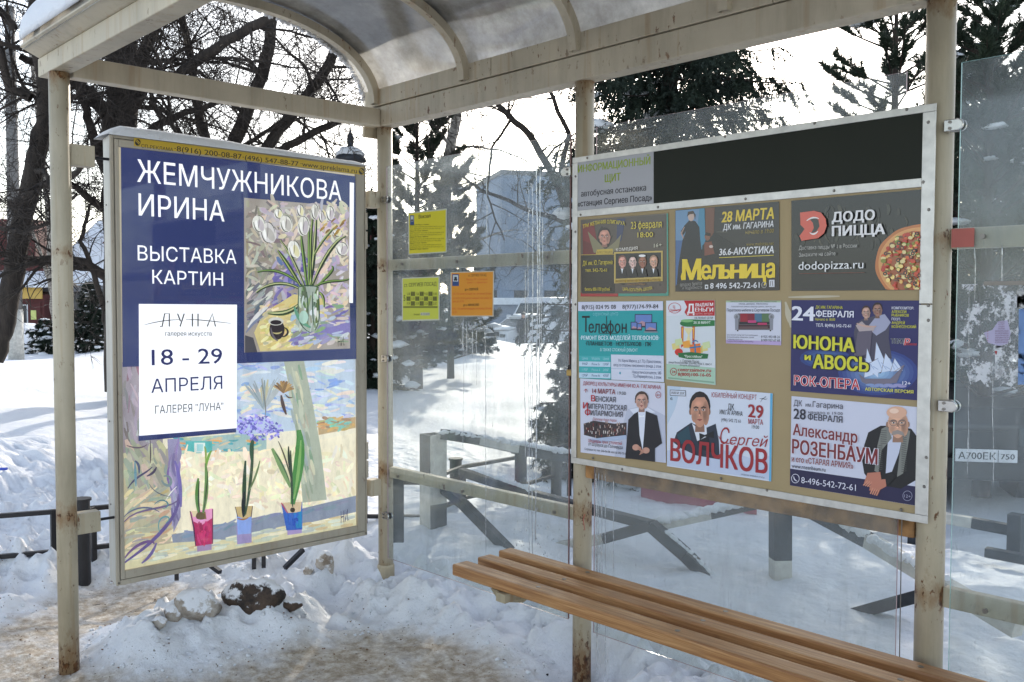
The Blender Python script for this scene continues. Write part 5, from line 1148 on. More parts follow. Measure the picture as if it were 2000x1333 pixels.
# --- teal phone repair
r, q = poster('turquoise phone repair advert at the left of the middle row', [(1129, 590), (1295, 588.5), (1297, 747), (1131, 739)], (34, 146, 148))
q.poly([(1129.2, 590.2), (1295, 588.7), (1295.3, 606.5), (1129.3, 608)], (196, 196, 212)); q.poly([(1193.5, 692.8), (1296.3, 695.3), (1297, 746.7), (1194, 742)], (196, 198, 212))
for k in range(4): q.poly([(1131, 695+k*11), (1192.5, 696+k*11.2), (1192.5, 706+k*11.2), (1131, 705+k*11)], ((60, 160, 162), (180, 200, 214), (60, 160, 162), (180, 200, 214))[k])
for k, (a, b, c) in enumerate((('Цена', 'Модель', 'Цена'), ('990₽', 'Phone 5c', '1590₽'), ('1190₽', 'Phone 6', '2490₽'), ('1290₽', 'Phone 6s', '4390₽'))):
    y = 702.5+k*11.1; cc = (150, 190, 200) if k in (0, 2) else (40, 70, 110)
    q.text(a, (1137, y), (1148, y+.2), 5, cc); q.text(b, (1156, y+.4), (1172, y+.6), 5, cc); q.text(c, (1178, y+.7), (1189, y+.9), 5, cc)
for x0, y0, x1, y1 in ((1240, 614, 1274, 640), (1232, 629, 1245, 645), (1244, 632, 1254, 646), (1260, 630, 1283, 648)): q.rect(x0, y0, x1, y1, (40, 40, 54)); q.rect(x0+1.4, y0+1.4, x1-1.4, y1-3, (96, 120, 176)); q.poly([(x0+1.4, y1-3), (x0+(x1-x0)*.4, y0+(y1-y0)*.5), (x1-1.4, y1-5), (x1-1.4, y1-3)], (170, 130, 140))
q.rect(1258, 647.5, 1285, 650, (120, 124, 134)); q.flush('device_picture', M['print_board'], r)
q.text('8(915) 024 95 08', (1136.5, 604.5), (1203, 603.8), 8, K, .02); q.text('8(977)174-99-84', (1216, 603.6), (1286, 602.8), 8, K, .02); q.text('сервисный центр', (1158.5, 617), (1208, 616), 5.5, (120, 190, 196)); 
q.text('Т', (1137, 649), (1152, 649), 30, K, .0); q.text('елефон', (1150, 650), (1224, 650.6), 17, K, .01); q.stroke([(1170, 651.5), (1207, 652)], 1, K, False); q.stroke([(1185, 618), (1185, 651)], 1.4, K, False)
q.text('·РЕМОНТ ВСЕХ МОДЕЛЕЙ ТЕЛЕФОНОВ·', (1133.7, 664), (1288, 664.4), 7.5, (206, 222, 228), .03); q.text('·ПЛАНШЕТОВ · НОУТБУКОВ · ПК·', (1144, 675), (1274, 677), 7.5, K, .03); q.text('а также сложный ремонт', (1172.7, 686.3), (1246, 687.5), 6, (180, 214, 218))
dk = (60, 70, 100); q.text('Ул. Карла Маркса, д.7, ТЦ «Трикотажка»,', (1208, 707), (1292, 710), 5.5, dk); q.text('вход со стороны пенсионного фонда, 2 этаж', (1199, 715.5), (1292, 719), 5.5, dk); q.stroke([(1194, 720), (1294, 723)], .5, (120, 150, 180), False); q.text('Новоугличское шоссе, 58Б', (1235, 729.5), (1292, 732), 5.5, dk); q.text('ТЦ «Перекрёсток», 2 этаж', (1236, 737.5), (1292, 740.5), 5.5, dk); q.ell(1211.5, 729, 1.6, 2.6, (60, 150, 170), 8)
q.flush('lettering', M['print_board'], r)

# --- loan advert
r, q = poster('narrow money loan advert with hourglass and red heading', [(1301, 587.7), (1396, 586.5), (1397.5, 752.5), (1301.6, 741)], (196, 200, 204))
q.poly([(1336, 587.6), (1395.8, 586.9), (1396, 617), (1342, 617.5), (1334, 606)], (172, 30, 34)); q.poly([(1301.5, 588), (1336, 587.7), (1342, 600), (1334, 616), (1301.7, 618)], (204, 204, 210)); q.poly([(1301.8, 711), (1397, 719), (1397.4, 752), (1301.8, 740.5)], (158, 186, 164)); q.poly([(1305, 737), (1395, 746), (1395, 749), (1305, 739.8)], (126, 154, 132))
q.ell(1345, 632, 17, 7, (44, 104, 60)); q.poly([(1330, 626), (1345, 624), (1396, 626), (1396, 637), (1352, 639), (1334, 636)], (40, 110, 56)); q.ell(1342, 627, 12, 3, (120, 170, 110))
for x in (1333, 1355): q.poly([(x-2.5, 638), (x+2.5, 638), (x+1.5, 676), (x-2.5, 680)], (172, 52, 36)); q.poly([(x-1, 640), (x+1.2, 640), (x+.4, 664), (x-.8, 660)], (220, 170, 50))
q.poly([(1336, 641), (1354, 641), (1346, 655), (1353, 680), (1336, 680), (1344, 655)], (214, 200, 150)); q.poly([(1337, 680), (1346, 668), (1353, 680)], (206, 160, 60))
for x, y, c in ((1320, 676, (206, 190, 120)), (1326, 668, (190, 200, 150)), (1375, 680, (206, 190, 120)), (1365, 684, (196, 170, 90)), (1341, 672, (220, 150, 60)), (1380, 674, (190, 200, 150))): q.poly([(x-8, y-4), (x+6, y-7), (x+8, y+5), (x-6, y+8)], c)
q.poly([(1347, 674), (1368, 671), (1369, 692), (1349, 694)], (212, 110, 40)); q.stroke([(1357, 672), (1359, 693)], 3, (50, 110, 150), False); q.stroke([(1347, 680), (1369, 677)], 3, (50, 110, 150), False); q.stroke(bez((1352, 670), (1358, 662), (1364, 669)), 2.6, (50, 110, 150)); q.ell(1326, 688, 8, 7, (190, 44, 36)); q.poly([(1324, 690), (1350, 688), (1384, 692), (1382, 701), (1345, 702), (1326, 698)], (36, 100, 54))
q.flush('gift_picture', M['print_board'], r)
q.text('Д', (1343, 612), (1356, 612), 17, (220, 214, 214), .05); q.text('ВЫДАЕМ', (1359, 599), (1393, 598), 6, (220, 214, 214), .04); q.text('ЕНЬГИ', (1358, 608.8), (1393, 608.8), 7, (220, 214, 214), .04); q.text('быстро, удобно, выгодно', (1342, 614.5), (1392, 614.5), 3, (210, 150, 150)); q.ell(1318, 602, 12, 10, (176, 40, 46), 18, ring=1); q.text('Ц', (1315, 602), (1319, 602), 5, (176, 40, 46), .03); q.text('Займов', (1309, 609), (1330, 608), 5, (176, 40, 46), .02); q.stroke([(1306, 610), (1332, 604)], .8, (176, 40, 46))
q.text('НА ЛЮБЫЕ ЦЕЛИ!', (1357, 623.5), (1393, 623.5), 4, K); q.text('ЗА 30 МИНУТ', (1355, 633), (1388, 633), 5, (220, 226, 216), .02); q.text('"ПростоМоли"', (1337, 698.5), (1372, 699.5), 4.5, (214, 220, 206), .02); q.text('г. Сергиев Посад', (1329, 707.5), (1366, 709.2), 5, K); q.text('улица Вознесенская, дом 49а, этаж 3, офис 4', (1306, 709.8), (1390, 714), 4, (60, 60, 66)); q.text('Заходите, договоримся!', (1328, 715), (1367, 717), 3.6, (60, 60, 66))
q.text('centrzaimov.ru', (1324.5, 725.6), (1389, 727.3), 5.6, (160, 34, 36), .03); q.text('8(800)100-16-05', (1324.5, 734.4), (1389, 736.4), 6.4, (160, 34, 36), .03); q.ell(1316, 726.5, 6.2, 7, (160, 34, 36), 16, ring=1.1); q.text('24', (1312.6, 729), (1319.6, 729.4), 5, (160, 34, 36), .03)
q.flush('lettering', M['print_board'], r)

# --- sofa advert
r, q = poster('small white advert with a patchwork sofa on the tan board', [(1418, 587.7), (1525.5, 587.7), (1525.5, 675), (1418, 671)], (192, 192, 204))
q.poly([(1418.2, 587.9), (1525.3, 587.9), (1525.3, 591), (1418.2, 591)], (160, 176, 140)); q.poly([(1418.2, 664), (1525.3, 667), (1525.3, 674.8), (1418.2, 670.8)], (172, 150, 190))
q.poly([(1436, 616), (1442, 612.5), (1506, 612.5), (1510, 616), (1508, 645), (1438, 645)], (96, 90, 92))
for k, c in enumerate(((140, 36, 48), (120, 34, 50), (70, 104, 128), (84, 110, 76))): q.rect(1446+k*14, 613, 1460+k*14, 629, c)
q.rect(1444, 629, 1503, 634, (44, 42, 46)); q.rect(1461, 626, 1477, 631, (180, 60, 110)); q.rect(1480, 631, 1498, 635, (176, 50, 90)); q.rect(1443, 635, 1504, 642, (60, 34, 40)); q.rect(1444, 638, 1500, 643, (92, 70, 70))
for x, s in ((1439, 1), (1507, -1)): q.ell(x, 619, 5.5, 6, (142, 142, 148)); q.poly([(x-3.5, 620), (x+3.5, 620), (x+3, 645), (x-3, 645)], (130, 130, 138)); q.ell(x, 619, 2.6, 3, (110, 108, 112), 10)
for x in (1441, 1505): q.rect(x-1.5, 645, x+1.5, 647.5, (50, 40, 36))
q.flush('sofa_picture', M['print_board'], r)
for y, a, b, st in ((590.6, 1427, 1517, 'Химчистка и мойка мебели, ковров, салонов авто, натяжные потолки'), (595.4, 1443, 1500, 'окна, двери, балконы'), (600.5, 1429, 1515, 'Комплексный ремонт квартир, домов, офисов, дач')): q.text(st, (a, y), (b, y), 2.6, (80, 80, 90))
q.text('Перетяжка мебели в Сергиевом Посаде', (1420, 609), (1523.5, 609), 5.6, (50, 50, 64), .005)
for y, st in ((656, 'Бесплатный выезд мастера-замерщика'), (660.3, 'Большой выбор обивочных тканей'), (664.6, 'Гарантия качества'), (668.6, 'Скидки пенсионерам, рассрочка')): q.text(st, (1420.5, y-.4), (1420.5+len(st)*1.75, y+.4), 2.6, (90, 86, 100))
q.text('8 925 492 08 26', (1487, 660.6), (1523.4, 661), 5, (50, 48, 60)); q.text('8 909 937 67 68', (1487, 667.4), (1523.4, 668), 5, (50, 48, 60)); q.flush('lettering', M['print_board'], r)

# --- orchestra
r, q = poster('white orchestra poster with conductor in tailcoat, bottom left of the board', [(1133, 739.5), (1298, 748.5), (1300.5, 904.5), (1134, 884)], (194, 194, 208), y=PY-.0008)
q.poly([(1225, 800), (1260, 792), (1299, 812), (1299.5, 903.5), (1200, 892)], (176, 178, 194)); q.poly([(1230, 800), (1262, 794), (1280, 806), (1240, 812)], (206, 208, 220))
q.poly([(1140, 828), (1160, 822), (1200, 828), (1224, 826), (1224, 852), (1180, 860), (1141, 850)], (58, 48, 50)); rr = random.Random(6)
for i in range(90): x = rr.uniform(1141, 1222); y = rr.uniform(823, 852); q.stroke([(x, y), (x+rr.uniform(-1, 1), y+rr.uniform(3, 6))], rr.uniform(.8, 1.8), rr.choice([(200, 190, 186), (150, 120, 108), (30, 26, 30), (176, 150, 140), (90, 60, 54), (120, 44, 46)]), False)
q.poly([(1150, 858), (1224, 850), (1224, 858), (1165, 866)], (160, 172, 196))
q.poly([(1222, 896), (1228, 820), (1240, 808), (1250, 803), (1262, 803), (1284, 812), (1294, 866), (1280, 876), (1280, 902.5), (1234, 896.5)], (30, 28, 34)); q.poly([(1247, 802), (1262, 802), (1259, 845), (1256, 880), (1250, 850)], (206, 208, 220)); q.poly([(1249, 811), (1254, 813), (1259, 811), (1259, 815), (1254, 814.5), (1249, 816)], (224, 224, 230))
face(q, 1254, 784, 12, 17, (192, 148, 132), (70, 52, 46), False, 0, 1)
for x, y, s in ((1243, 874, 1), (1263, 880, -1)):
    q.ell(x, y, 7, 6, (186, 138, 120)); 
    for k in range(4): q.stroke([(x+s*4, y-3+k*2.2), (x+s*(10+k), y+1+k*2.4)], 2.0, (176, 126, 108))
q.stroke([(1244, 866), (1230, 858)], 6, (30, 28, 34)); q.flush('portrait', M['print_board'], r)
red = (150, 34, 40); q.text('ДВОРЕЦ КУЛЬТУРЫ ИМЕНИ Ю.А. ГАГАРИНА', (1140, 752), (1291.6, 760.7), 6.6, red, .01); q.text('14 МАРТА', (1158, 768.2), (1202.7, 770.6), 9, (124, 40, 46), .02); q.text('19:00', (1207.5, 771), (1223.5, 772), 6.5, K)
for a, b, x0, x1, x2, y0, y1 in (('В', 'ЕНСКАЯ', 1155.6, 1163.5, 1203.5, 784, 786.2), ('И', 'МПЕРАТОРСКАЯ', 1140, 1149, 1224.6, 798, 802.6), ('Ф', 'ИЛАРМОНИЯ', 1143.6, 1154, 1217.5, 811, 815)): q.text(a, (x0, y0), (x1, y0+.4), 11.5, (170, 30, 40), .02); q.text(b, (x1+1, y0+.5), (x2, y1), 9.8, (40, 36, 48), .012)
q.text('Дирижер Карл Керри', (1158.5, 821), (1205, 824), 5, red, 0, .2); q.text('Шедевры трех столетий', (1150, 863.6), (1215.5, 869.5), 6.2, red, .005, .2); q.text('от Штрауса до Голливуда', (1150, 870), (1217, 877.5), 6.2, K, .005, .2); q.text('Справки по тел. 546-06-08, касса 542-73-61', (1143, 879), (1225, 888.6), 4.2, K, .005)
q.ell(1287, 771.5, 5.2, 6.2, red, 16, ring=.9); q.text('6+', (1283.7, 774), (1290.2, 774.4), 5, red, .02); q.stroke(bez((1142, 764), (1146, 757), (1149, 765)), 1.2, red); q.stroke([(1145, 760), (1145, 767)], .9, red, False); q.flush('lettering', M['print_board'], r)

# --- jubilee concert
r, q = poster('white concert poster with dark haired man in bow tie over huge red surname', [(1303.3, 754), (1509, 768.7), (1506, 941), (1302.5, 911)], (198, 202, 214), y=PY-.0008)
q.poly([(1504.5, 768.6), (1509, 769), (1506, 940.8), (1502, 940)], (90, 160, 196)); q.poly([(1303.5, 754.4), (1330, 756), (1318, 800), (1303.2, 830)], (176, 190, 206)); q.poly([(1303, 880), (1420, 880), (1480, 900), (1503, 890), (1502, 938), (1302.8, 909)], (178, 186, 206))
q.poly([(1315, 864), (1322, 845), (1350, 826), (1375, 838), (1398, 828), (1404, 860), (1406, 898), (1360, 890), (1330, 876)], (40, 46, 60)); q.poly([(1322, 850), (1345, 832), (1350, 860), (1330, 868)], (36, 66, 78)); q.poly([(1352, 828), (1362, 836), (1380, 836), (1382, 870), (1362, 862)], (206, 206, 214)); face(q, 1367, 803, 19, 33, (186, 134, 110), (34, 28, 28))
q.poly([(1366, 846), (1377, 850), (1394, 842), (1395, 856), (1377, 853), (1367, 860)], (26, 26, 30)); q.poly([(1362, 862), (1384, 852), (1390, 884), (1370, 878)], (26, 28, 36)); q.flush('portrait', M['print_board'], r)
red = (146, 38, 44); q.text('ЮБИЛЕЙНЫЙ КОНЦЕРТ', (1390.3, 775.9), (1478.4, 781.2), 9, red, -.005); q.text('ДК', (1422, 800), (1434, 801), 11, K, .01); q.text('ИМ.ГАГАРИНА', (1406, 809), (1450.7, 813), 8.5, K, .01); q.text('(496) 542 72 61', (1409, 823), (1447, 826.2), 6.5, (60, 56, 62)); q.text('29', (1462, 814.6), (1490.7, 817.6), 25, red, .03); q.text('МАРТА', (1462, 828), (1490.7, 830.2), 9.5, red, .02); q.text('19:00', (1469, 837.4), (1483, 838.6), 7, (60, 50, 56))
q.rect(1309, 761.5, 1340, 773, (60, 60, 66), .05); q.rect(1310, 762.6, 1339, 772, (198, 202, 214), .05); q.text('ЖИВОЙ ЗВУК', (1311.5, 770), (1337.5, 771.4), 5, K, .02); q.text('с', (1310, 781.5), (1314, 781.7), 4.5, K, .04)
q.text('С', (1405, 866.5), (1422, 868), 31, red, .0, .22); q.text('ергей', (1424, 868), (1496, 873.5), 15, red, .0, .3); q.stroke(bez((1404, 852), (1412, 872), (1432, 864)), 2.2, red)
q.text('ВОЛЧКОВ', (1310.5, 899.5), (1498.6, 925.5), 41, red, .03); q.text('победитель телепроекта «Голос»', (1448, 927.5), (1494, 934.5), 2.6, K); q.stroke(bez((1486, 786), (1492, 772), (1494, 786), (1499, 778)), .9, K); q.stroke(bez((1484, 778), (1490, 782), (1497, 774)), .9, K); q.flush('lettering', M['print_board'], r)

# --- rock opera
r, q = poster('deep blue rock opera poster with sailing ship and yellow title', [(1546, 586.5), (1798.6, 587.5), (1795, 782.6), (1544, 764)], (42, 40, 88))
for k in range(9): a = 1-k/9; q.ell(1715, 728, 72*a+6, 40*a+5, tuple(int(c) for c in (46+k*12, 60+k*14, 120+k*10)), 22)
for k in range(6): a = 1-k/6; q.ell(1612, 700, 50*a, 20*a, (44+k*8, 62+k*12, 118+k*9), 18)
q.poly([(1672, 700), (1668, 650), (1672, 632), (1684, 624), (1700, 620), (1722, 612), (1738, 632), (1736, 660), (1742, 700), (1720, 730), (1680, 720)], (70, 66, 82)); q.poly([(1694, 640), (1712, 618), (1728, 614), (1740, 630), (1730, 645), (1712, 656)], (150, 150, 172)); face(q, 1714, 606, 9, 13, (150, 112, 96), (48, 36, 34)); face(q, 1692, 611, 8, 12, (184, 146, 130), (64, 44, 36), False, .3); q.poly([(1672, 636), (1684, 628), (1696, 640), (1712, 636), (1706, 648), (1680, 650)], (166, 150, 150)); q.poly([(1676, 648), (1704, 646), (1700, 690), (1668, 700)], (92, 84, 98)); q.stroke(bez((1674, 632), (1690, 640), (1712, 638)), 4, (184, 150, 136))
for a, b, c in (((1688, 738), (1694, 680), (1712, 730)), ((1706, 732), (1712, 668), (1736, 722)), ((1722, 728), (1730, 690), (1752, 722)), ((1690, 715), (1716, 700), (1716, 738)), ((1740, 726), (1748, 700), (1764, 724))): q.poly([a, b, c], (196, 204, 222)); q.stroke([a, b], 1, (120, 110, 120), False)
for k in range(8): q.stroke([(1690+k*8, 700+k%3*8), (1700+k*8, 722)], 1.4, (150, 166, 196), False)
q.poly([(1678, 730), (1690, 740), (1740, 740), (1768, 712), (1752, 748), (1700, 754), (1684, 746)], (112, 104, 118)); q.stroke([(1766, 714), (1748, 726)], 1, (140, 120, 110), False)
for k in range(8): q.ell(1700+k*9, 752+k%2*3, 9, 2.5, (120+k*4, 140, 180), 10)
q.flush('ship_picture', M['print_board'], r)
W3 = (212, 210, 220); Y3 = (198, 192, 50); q.text('24', (1548.3, 625.4), (1591.5, 627), 27, W3, .035); q.text('ДК ИМ. ГАГАРИНА', (1594, 603), (1646.7, 604), 5.5, Y3, .01); q.text('ФЕВРАЛЯ', (1595, 618.7), (1668, 620.6), 11.5, W3, .03); q.text('Начало в 18:00', (1593, 626.4), (1632, 627), 5, Y3, .01); q.text('ТЕЛ. 8(496) 542-72-61', (1594.5, 638.4), (1663, 640), 6, W3, .02)
for st, y, a, b, c in (('КОМПОЗИТОР:', 604.4, 1742.6, 1785.8, W3), ('АЛЕКСЕЙ', 611.6, 1742.6, 1771, Y3), ('РЫБНИКОВ', 618.4, 1742.6, 1776, Y3), ('ПОЭТ:', 626, 1742.6, 1760, W3), ('АНДРЕЙ', 633.2, 1742.6, 1768, Y3), ('ВОЗНЕСЕНСКИЙ', 640.8, 1742.6, 1790, Y3)): q.text(st, (a, y), (b, y+.6), 5, c, .02)
q.text('ТЕАТ', (1741.5, 671), (1768, 671.6), 9, K, .03, 0, ((190, 190, 200), .05)); q.text('Р', (1767, 674), (1776, 674.4), 12, (190, 40, 44), .03, .2, ((220, 216, 220), .05)); q.text('рыбникова', (1768, 674.6), (1791, 675), 4, (190, 60, 60), .01, .2)
q.text('ЮНОНА', (1551.8, 680), (1669, 687.5), 24, Y3, .045, 0, ((26, 24, 40), .09)); q.text('и', (1573.5, 703), (1584, 704), 9, Y3, .05, 0, ((26, 24, 40), .09)); q.text('АВОСЬ', (1590, 719), (1696.8, 726), 25, Y3, .045, 0, ((26, 24, 40), .09))
q.text('РОК-ОПЕРА', (1552.8, 752), (1679.5, 761.4), 18, (176, 32, 44), .02, 0, ((222, 216, 222), .05)); q.text('АВТОРСКАЯ ВЕРСИЯ', (1691, 763), (1785, 769), 6, (206, 200, 80), .03); q.text('12+', (1764, 752), (1779.6, 753), 7.5, W3, .02); q.flush('lettering', M['print_board'], r)

# --- bald singer
r, q = poster('pale poster with bald moustached man in scarf above a dark phone strip', [(1546, 774), (1797.6, 796), (1790, 988.5), (1543, 948.5)], (192, 192, 206))
q.poly([(1543.3, 915.6), (1791.5, 951), (1790.1, 988.2), (1543, 948.3)], (38, 34, 66))
q.poly([(1688, 870), (1696, 845), (1720, 832), (1736, 832), (1752, 860), (1765, 835), (1780, 838), (1796, 860), (1794.5, 935), (1760, 955), (1720, 948), (1700, 940), (1688, 925), (1684, 900)], (28, 26, 28)); q.poly([(1736, 836), (1752, 858), (1764, 846), (1756, 885), (1742, 922), (1730, 925), (1733, 880)], (186, 188, 204))
for pts in (((1722, 838), (1734, 832), (1742, 856), (1722, 880), (1716, 925), (1708, 920), (1714, 870)), ((1764, 838), (1778, 842), (1772, 880), (1764, 925), (1752, 932), (1758, 880))):
    q.poly(pts, (118, 118, 112)); 
for i in range(22): y = 842+i*3.6; q.stroke([(1716+(i < 8)*4, y), (1724+(i < 8)*8, y-1.2)], 1.1, (70, 70, 66), False); q.stroke([(1761, y+4), (1771, y+2)], 1.1, (70, 70, 66), False)
face(q, 1754, 828, 21, 29, (200, 152, 126), (150, 140, 132), True); q.ell(1752, 806, 20, 12, (206, 160, 134)); q.ell(1747, 803, 9, 5, (224, 190, 168))
q.poly([(1744, 843), (1754, 840), (1764, 844), (1768, 852), (1754, 848), (1741, 851)], (140, 130, 124)); 
for s in (-1, 1): q.ell(1754+s*8.5, 826, 7, 6, (90, 84, 84), 14, ring=.9)
q.stroke([(1734, 822), (1746, 824)], .9, (90, 84, 84), False)
q.poly([(1700, 945), (1740, 922), (1752, 930), (1735, 950), (1722, 948)], (28, 26, 28))
for (x, y, a) in ((1698, 938, 2.35), (1708, 952, 2.0)):
    q.poly([(x-3, y-14), (x+22, y-16), (x+24, y-2), (x+6, y+8), (x-10, y+6)], (176, 112, 92))
    for k in range(4): q.stroke([(x-2+k*4, y+1+k*1.2), (x-2+k*4+13*math.cos(a), y+1+k*1.2+13*math.sin(a))], 3.6, (190, 128, 106)); q.stroke([(x+.4+k*4, y+2+k), (x+.4+k*4+11*math.cos(a), y+2+k+11*math.sin(a))], .8, (120, 66, 52))
q.flush('portrait', M['print_board'], r)
rd = (112, 34, 38); q.text('ДК', (1551, 792.5), (1567.5, 793.8), 11, (50, 48, 60)); q.text('им.', (1574, 794.5), (1586, 795.4), 6, (50, 48, 60)); q.text('Гагарина', (1588, 795.6), (1646.7, 799.5), 11, (50, 48, 60)); q.text('28', (1551, 818), (1574, 819.8), 20, (50, 48, 60), .025); q.text('начало в 19:00', (1579.5, 807.8), (1646.7, 811), 5.5, (60, 58, 70)); q.text('ФЕВРАЛЯ', (1578.7, 819.8), (1646, 826), 11.5, (50, 48, 60), .02)
hl = ((204, 196, 206), .07); q.text('Александр', (1550, 849.5), (1675, 865.5), 21, rd, .03, 0, hl); q.text('РОЗЕНБАУМ', (1548.5, 885), (1714, 907), 26, rd, .035, 0, hl); q.text('и его «СТАРАЯ АРМИЯ»', (1547.5, 901.4), (1667.4, 915.8), 10.5, rd, .025, 0, hl); q.text('www.rozenbaum.ru', (1547.5, 913.5), (1613, 921.5), 6, (50, 46, 56), .01)
q.text('8-496-542-72-61', (1566, 943.5), (1672.6, 959), 12, (206, 204, 216), .0); q.ell(1554.6, 934.8, 7.6, 8.6, (206, 204, 216), 18, ring=1.1); q.stroke(bez((1551.4, 930.5), (1551.5, 938), (1558.5, 940)), 2.2, (206, 204, 216)); q.ell(1773.4, 968.5, 9, 9.6, (150, 148, 170), 18, ring=.9); q.text('12+', (1767, 971.5), (1779.6, 973), 6, (150, 148, 170)); q.flush('lettering', M['print_board'], r)
# header lettering on the grey panel
q = Print(on(1, BY-.0015), (0, -1, 0), .0004); ol = ((58, 74, 30), .016)
q.text('ИНФОРМАЦИОННЫЙ', (1129.5, 337.5), (1270, 321), 13.5, (138, 156, 36), .012, 0, ol); q.text('ЩИТ', (1181.5, 356.5), (1212, 352.5), 14, (138, 156, 36), .012, 0, ol); q.text('автобусная остановка', (1135, 384.8), (1262, 372.5), 8.5, (52, 50, 52), .022); q.text('«станция Сергиев Посад»', (1128.5, 404.2), (1273.5, 391.8), 11, (52, 50, 52), .022); q.flush('lettering', M['print_board'], hg)
# faint paint smears on the tan board
q = Print(on(1, BY), (0, -1, 0), .0004)
for a, b, w in (((1534, 590), (1545, 640), 8), ((1540, 581), (1640, 579), 5), ((1536, 600), (1542, 630), 12)): q.stroke(bez(a, ((a[0]+b[0])/2+2, (a[1]+b[1])/2), b), w, (178, 168, 146))
q.flush('paint_smear', M['print_board'], nb)

# ================================================================== TIMETABLES TAPED TO THE GLASS
GY = -.0352
def bus(q, x, y, w=16, h=25):
    q.rect(x, y, x+w, y+h, (40, 70, 120)); q.rect(x+1.5, y+2, x+w-1.5, y+h*.62, (190, 196, 200)); q.rect(x+4, y+5, x+w-4, y+h*.4, (30, 36, 46)); q.rect(x+3, y+h*.4, x+w-3, y+h*.5, (30, 36, 46)); q.ell(x+5, y+h*.52, 1.4, 1.4, (20, 20, 24), 8); q.ell(x+w-5, y+h*.52, 1.4, 1.4, (20, 20, 24), 8)
r, q = poster('bright yellow timetable sheet taped to the glass above the middle rail', [(797, 415.6), (872, 408), (872, 493.5), (798, 498)], (186, 188, 170), 'print_sheet', GY, 'timetable_sheet', 'timetable')
q.poly([(799, 418), (870.6, 410.6), (870.6, 491.5), (799.6, 496)], (202, 190, 34)); bus(q, 801, 421, 8, 19); q.text('Вокзал', (818, 427.5), (841, 425), 7, (40, 36, 20), .03)
rr = random.Random(14)
for k in range(13):
    y0 = 441+k*3.95; bold = k % 3 == 0
    st = rr.choice(['Маршрут № 5 Вокзал - Скобянка', 'Маршрут № 11 Вокзал - Афанасово', 'Маршрут № 2 Вокзал - Клементьевка']) if bold else ' '.join('%d.%02d' % (rr.randint(6, 22), rr.randint(0, 59)) for _ in range(9))
    q.text(st, (801, y0), (801+(36 if bold else 64)+rr.uniform(-4, 4), y0-1.2), 2.4, (60, 52, 10), .02 if bold else 0)
q.flush('lettering', M['print_sheet'], r)
r, q = poster('pale yellow green timetable sheet with checkered hour table taped to the glass', [(785, 543.5), (858, 540.5), (858, 626), (785, 628)], (190, 190, 176), 'print_sheet', GY, 'timetable_sheet', 'timetable')
q.poly([(787, 545), (856.6, 542.4), (856.6, 623.5), (787, 625.4)], (190, 194, 70)); q.text('ст. СЕРГИЕВ ПОСАД', (789.5, 561), (852.5, 558.4), 7, (50, 52, 20), .02); q.text('5', (788.5, 588), (792, 588), 11, (30, 30, 16), .01)
for i in range(7):
    for j in range(3):
        x = 794+i*8.6; y = 570+j*9.3
        if (i+j) % 2: q.rect(x, y, x+8.2, y+9, (110, 112, 40))
        q.text('%d.%02d' % (5+i+j*7 if i+j*7 < 18 else 21, (i*13+j*17) % 60), (x+1, y+7), (x+7.4, y+6.8), 5, (40, 40, 16), .01)
q.rect(788, 598.5, 855, 602, (120, 122, 44)); q.rect(822, 611, 840, 616.5, (180, 182, 160)); q.text('Интервал', (809, 616.5), (820, 616), 3.4, (80, 80, 30)); q.text('8-15 мин', (823, 615.5), (839, 615), 3.6, (80, 80, 80)); q.flush('lettering', M['print_sheet'], r)
r, q = poster('orange timetable sheet with bus symbol taped to the glass below the middle rail', [(880, 532), (964.5, 529.5), (963.5, 618.6), (880, 618.6)], (190, 180, 160), 'print_sheet', GY, 'timetable_sheet', 'timetable')
q.poly([(882, 533.5), (963, 531.4), (962, 616.8), (882, 617)], (206, 136, 36)); bus(q, 883.5, 536, 13, 23); q.text('ст. СЕРГИЕВ ПОСАД', (915, 541), (950, 539.6), 4.6, (90, 44, 12), .02); o_ = (196, 84, 30)
for st, a, b, y in (('Маршрут № 5 «Северный', 911, 952, 548), ('рынок - п. Афанасово»', 913, 952, 554), ('6.05, 7.30 далее каждый час, интервал 20 мин', 884, 960, 576), ('до 18.30, 20.35 далее каждый час, рейс 21', 884, 960, 584.6), ('мин до 22.32', 884, 906, 591), ('8.05, 7.30 далее каждый, интервал 20 мин', 884, 961, 605), ('22.32', 884, 892, 612)): q.text(st, (a, y), (b, y-.4), 3.6, o_, .01)
q.text('до ч. СЕВЕРНОЙ', (908, 568), (934, 567.6), 4.4, (70, 50, 20), .03); q.text('до ч. АФАНАСОВО', (905, 598.4), (936, 598), 4.4, (70, 50, 20), .03); q.flush('lettering', M['print_sheet'], r)
# remnants on the right pane
def scrap(label, pts, col, mat, name='torn_notice'):
    return poster(label, pts, col, mat, GY, name, 'notice')
r, q = scrap('torn white notice remnants scraped across the right glass pane', [(1876, 556), (2006, 552), (2006, 745), (1985, 762), (1960, 748), (1938, 771), (1915, 742), (1896, 752), (1884, 716), (1876, 722)], (200, 200, 206), 'torn_paper')
r, q = scrap('whitish strip of old paper with faint bulleted printing on the right glass pane', [(1942, 572), (1982, 568), (1982, 738), (1944, 742)], (196, 196, 204), 'torn_paper')
q.poly([(1922, 650), (1938, 645), (1950, 628), (1968, 626), (1974, 652), (1968, 672), (1952, 676), (1930, 670)], (168, 160, 186))
for k, st in enumerate(('НАДО', 'КУПИТ', 'СКИДКИ', 'РЕКЛАМ', 'МОБИЛЬНЫЕ', 'И ЗАПРАВКА', 'НОУТБУКОВ', 'ПРИНТЕР', 'МОНИТОР', 'СРОЧНО')): q.text(st, (1950-(k > 3)*6, 631+k*4.4), (1962+(k > 3)*8, 630.6+k*4.4), 2.8, (96, 60, 84), .01)
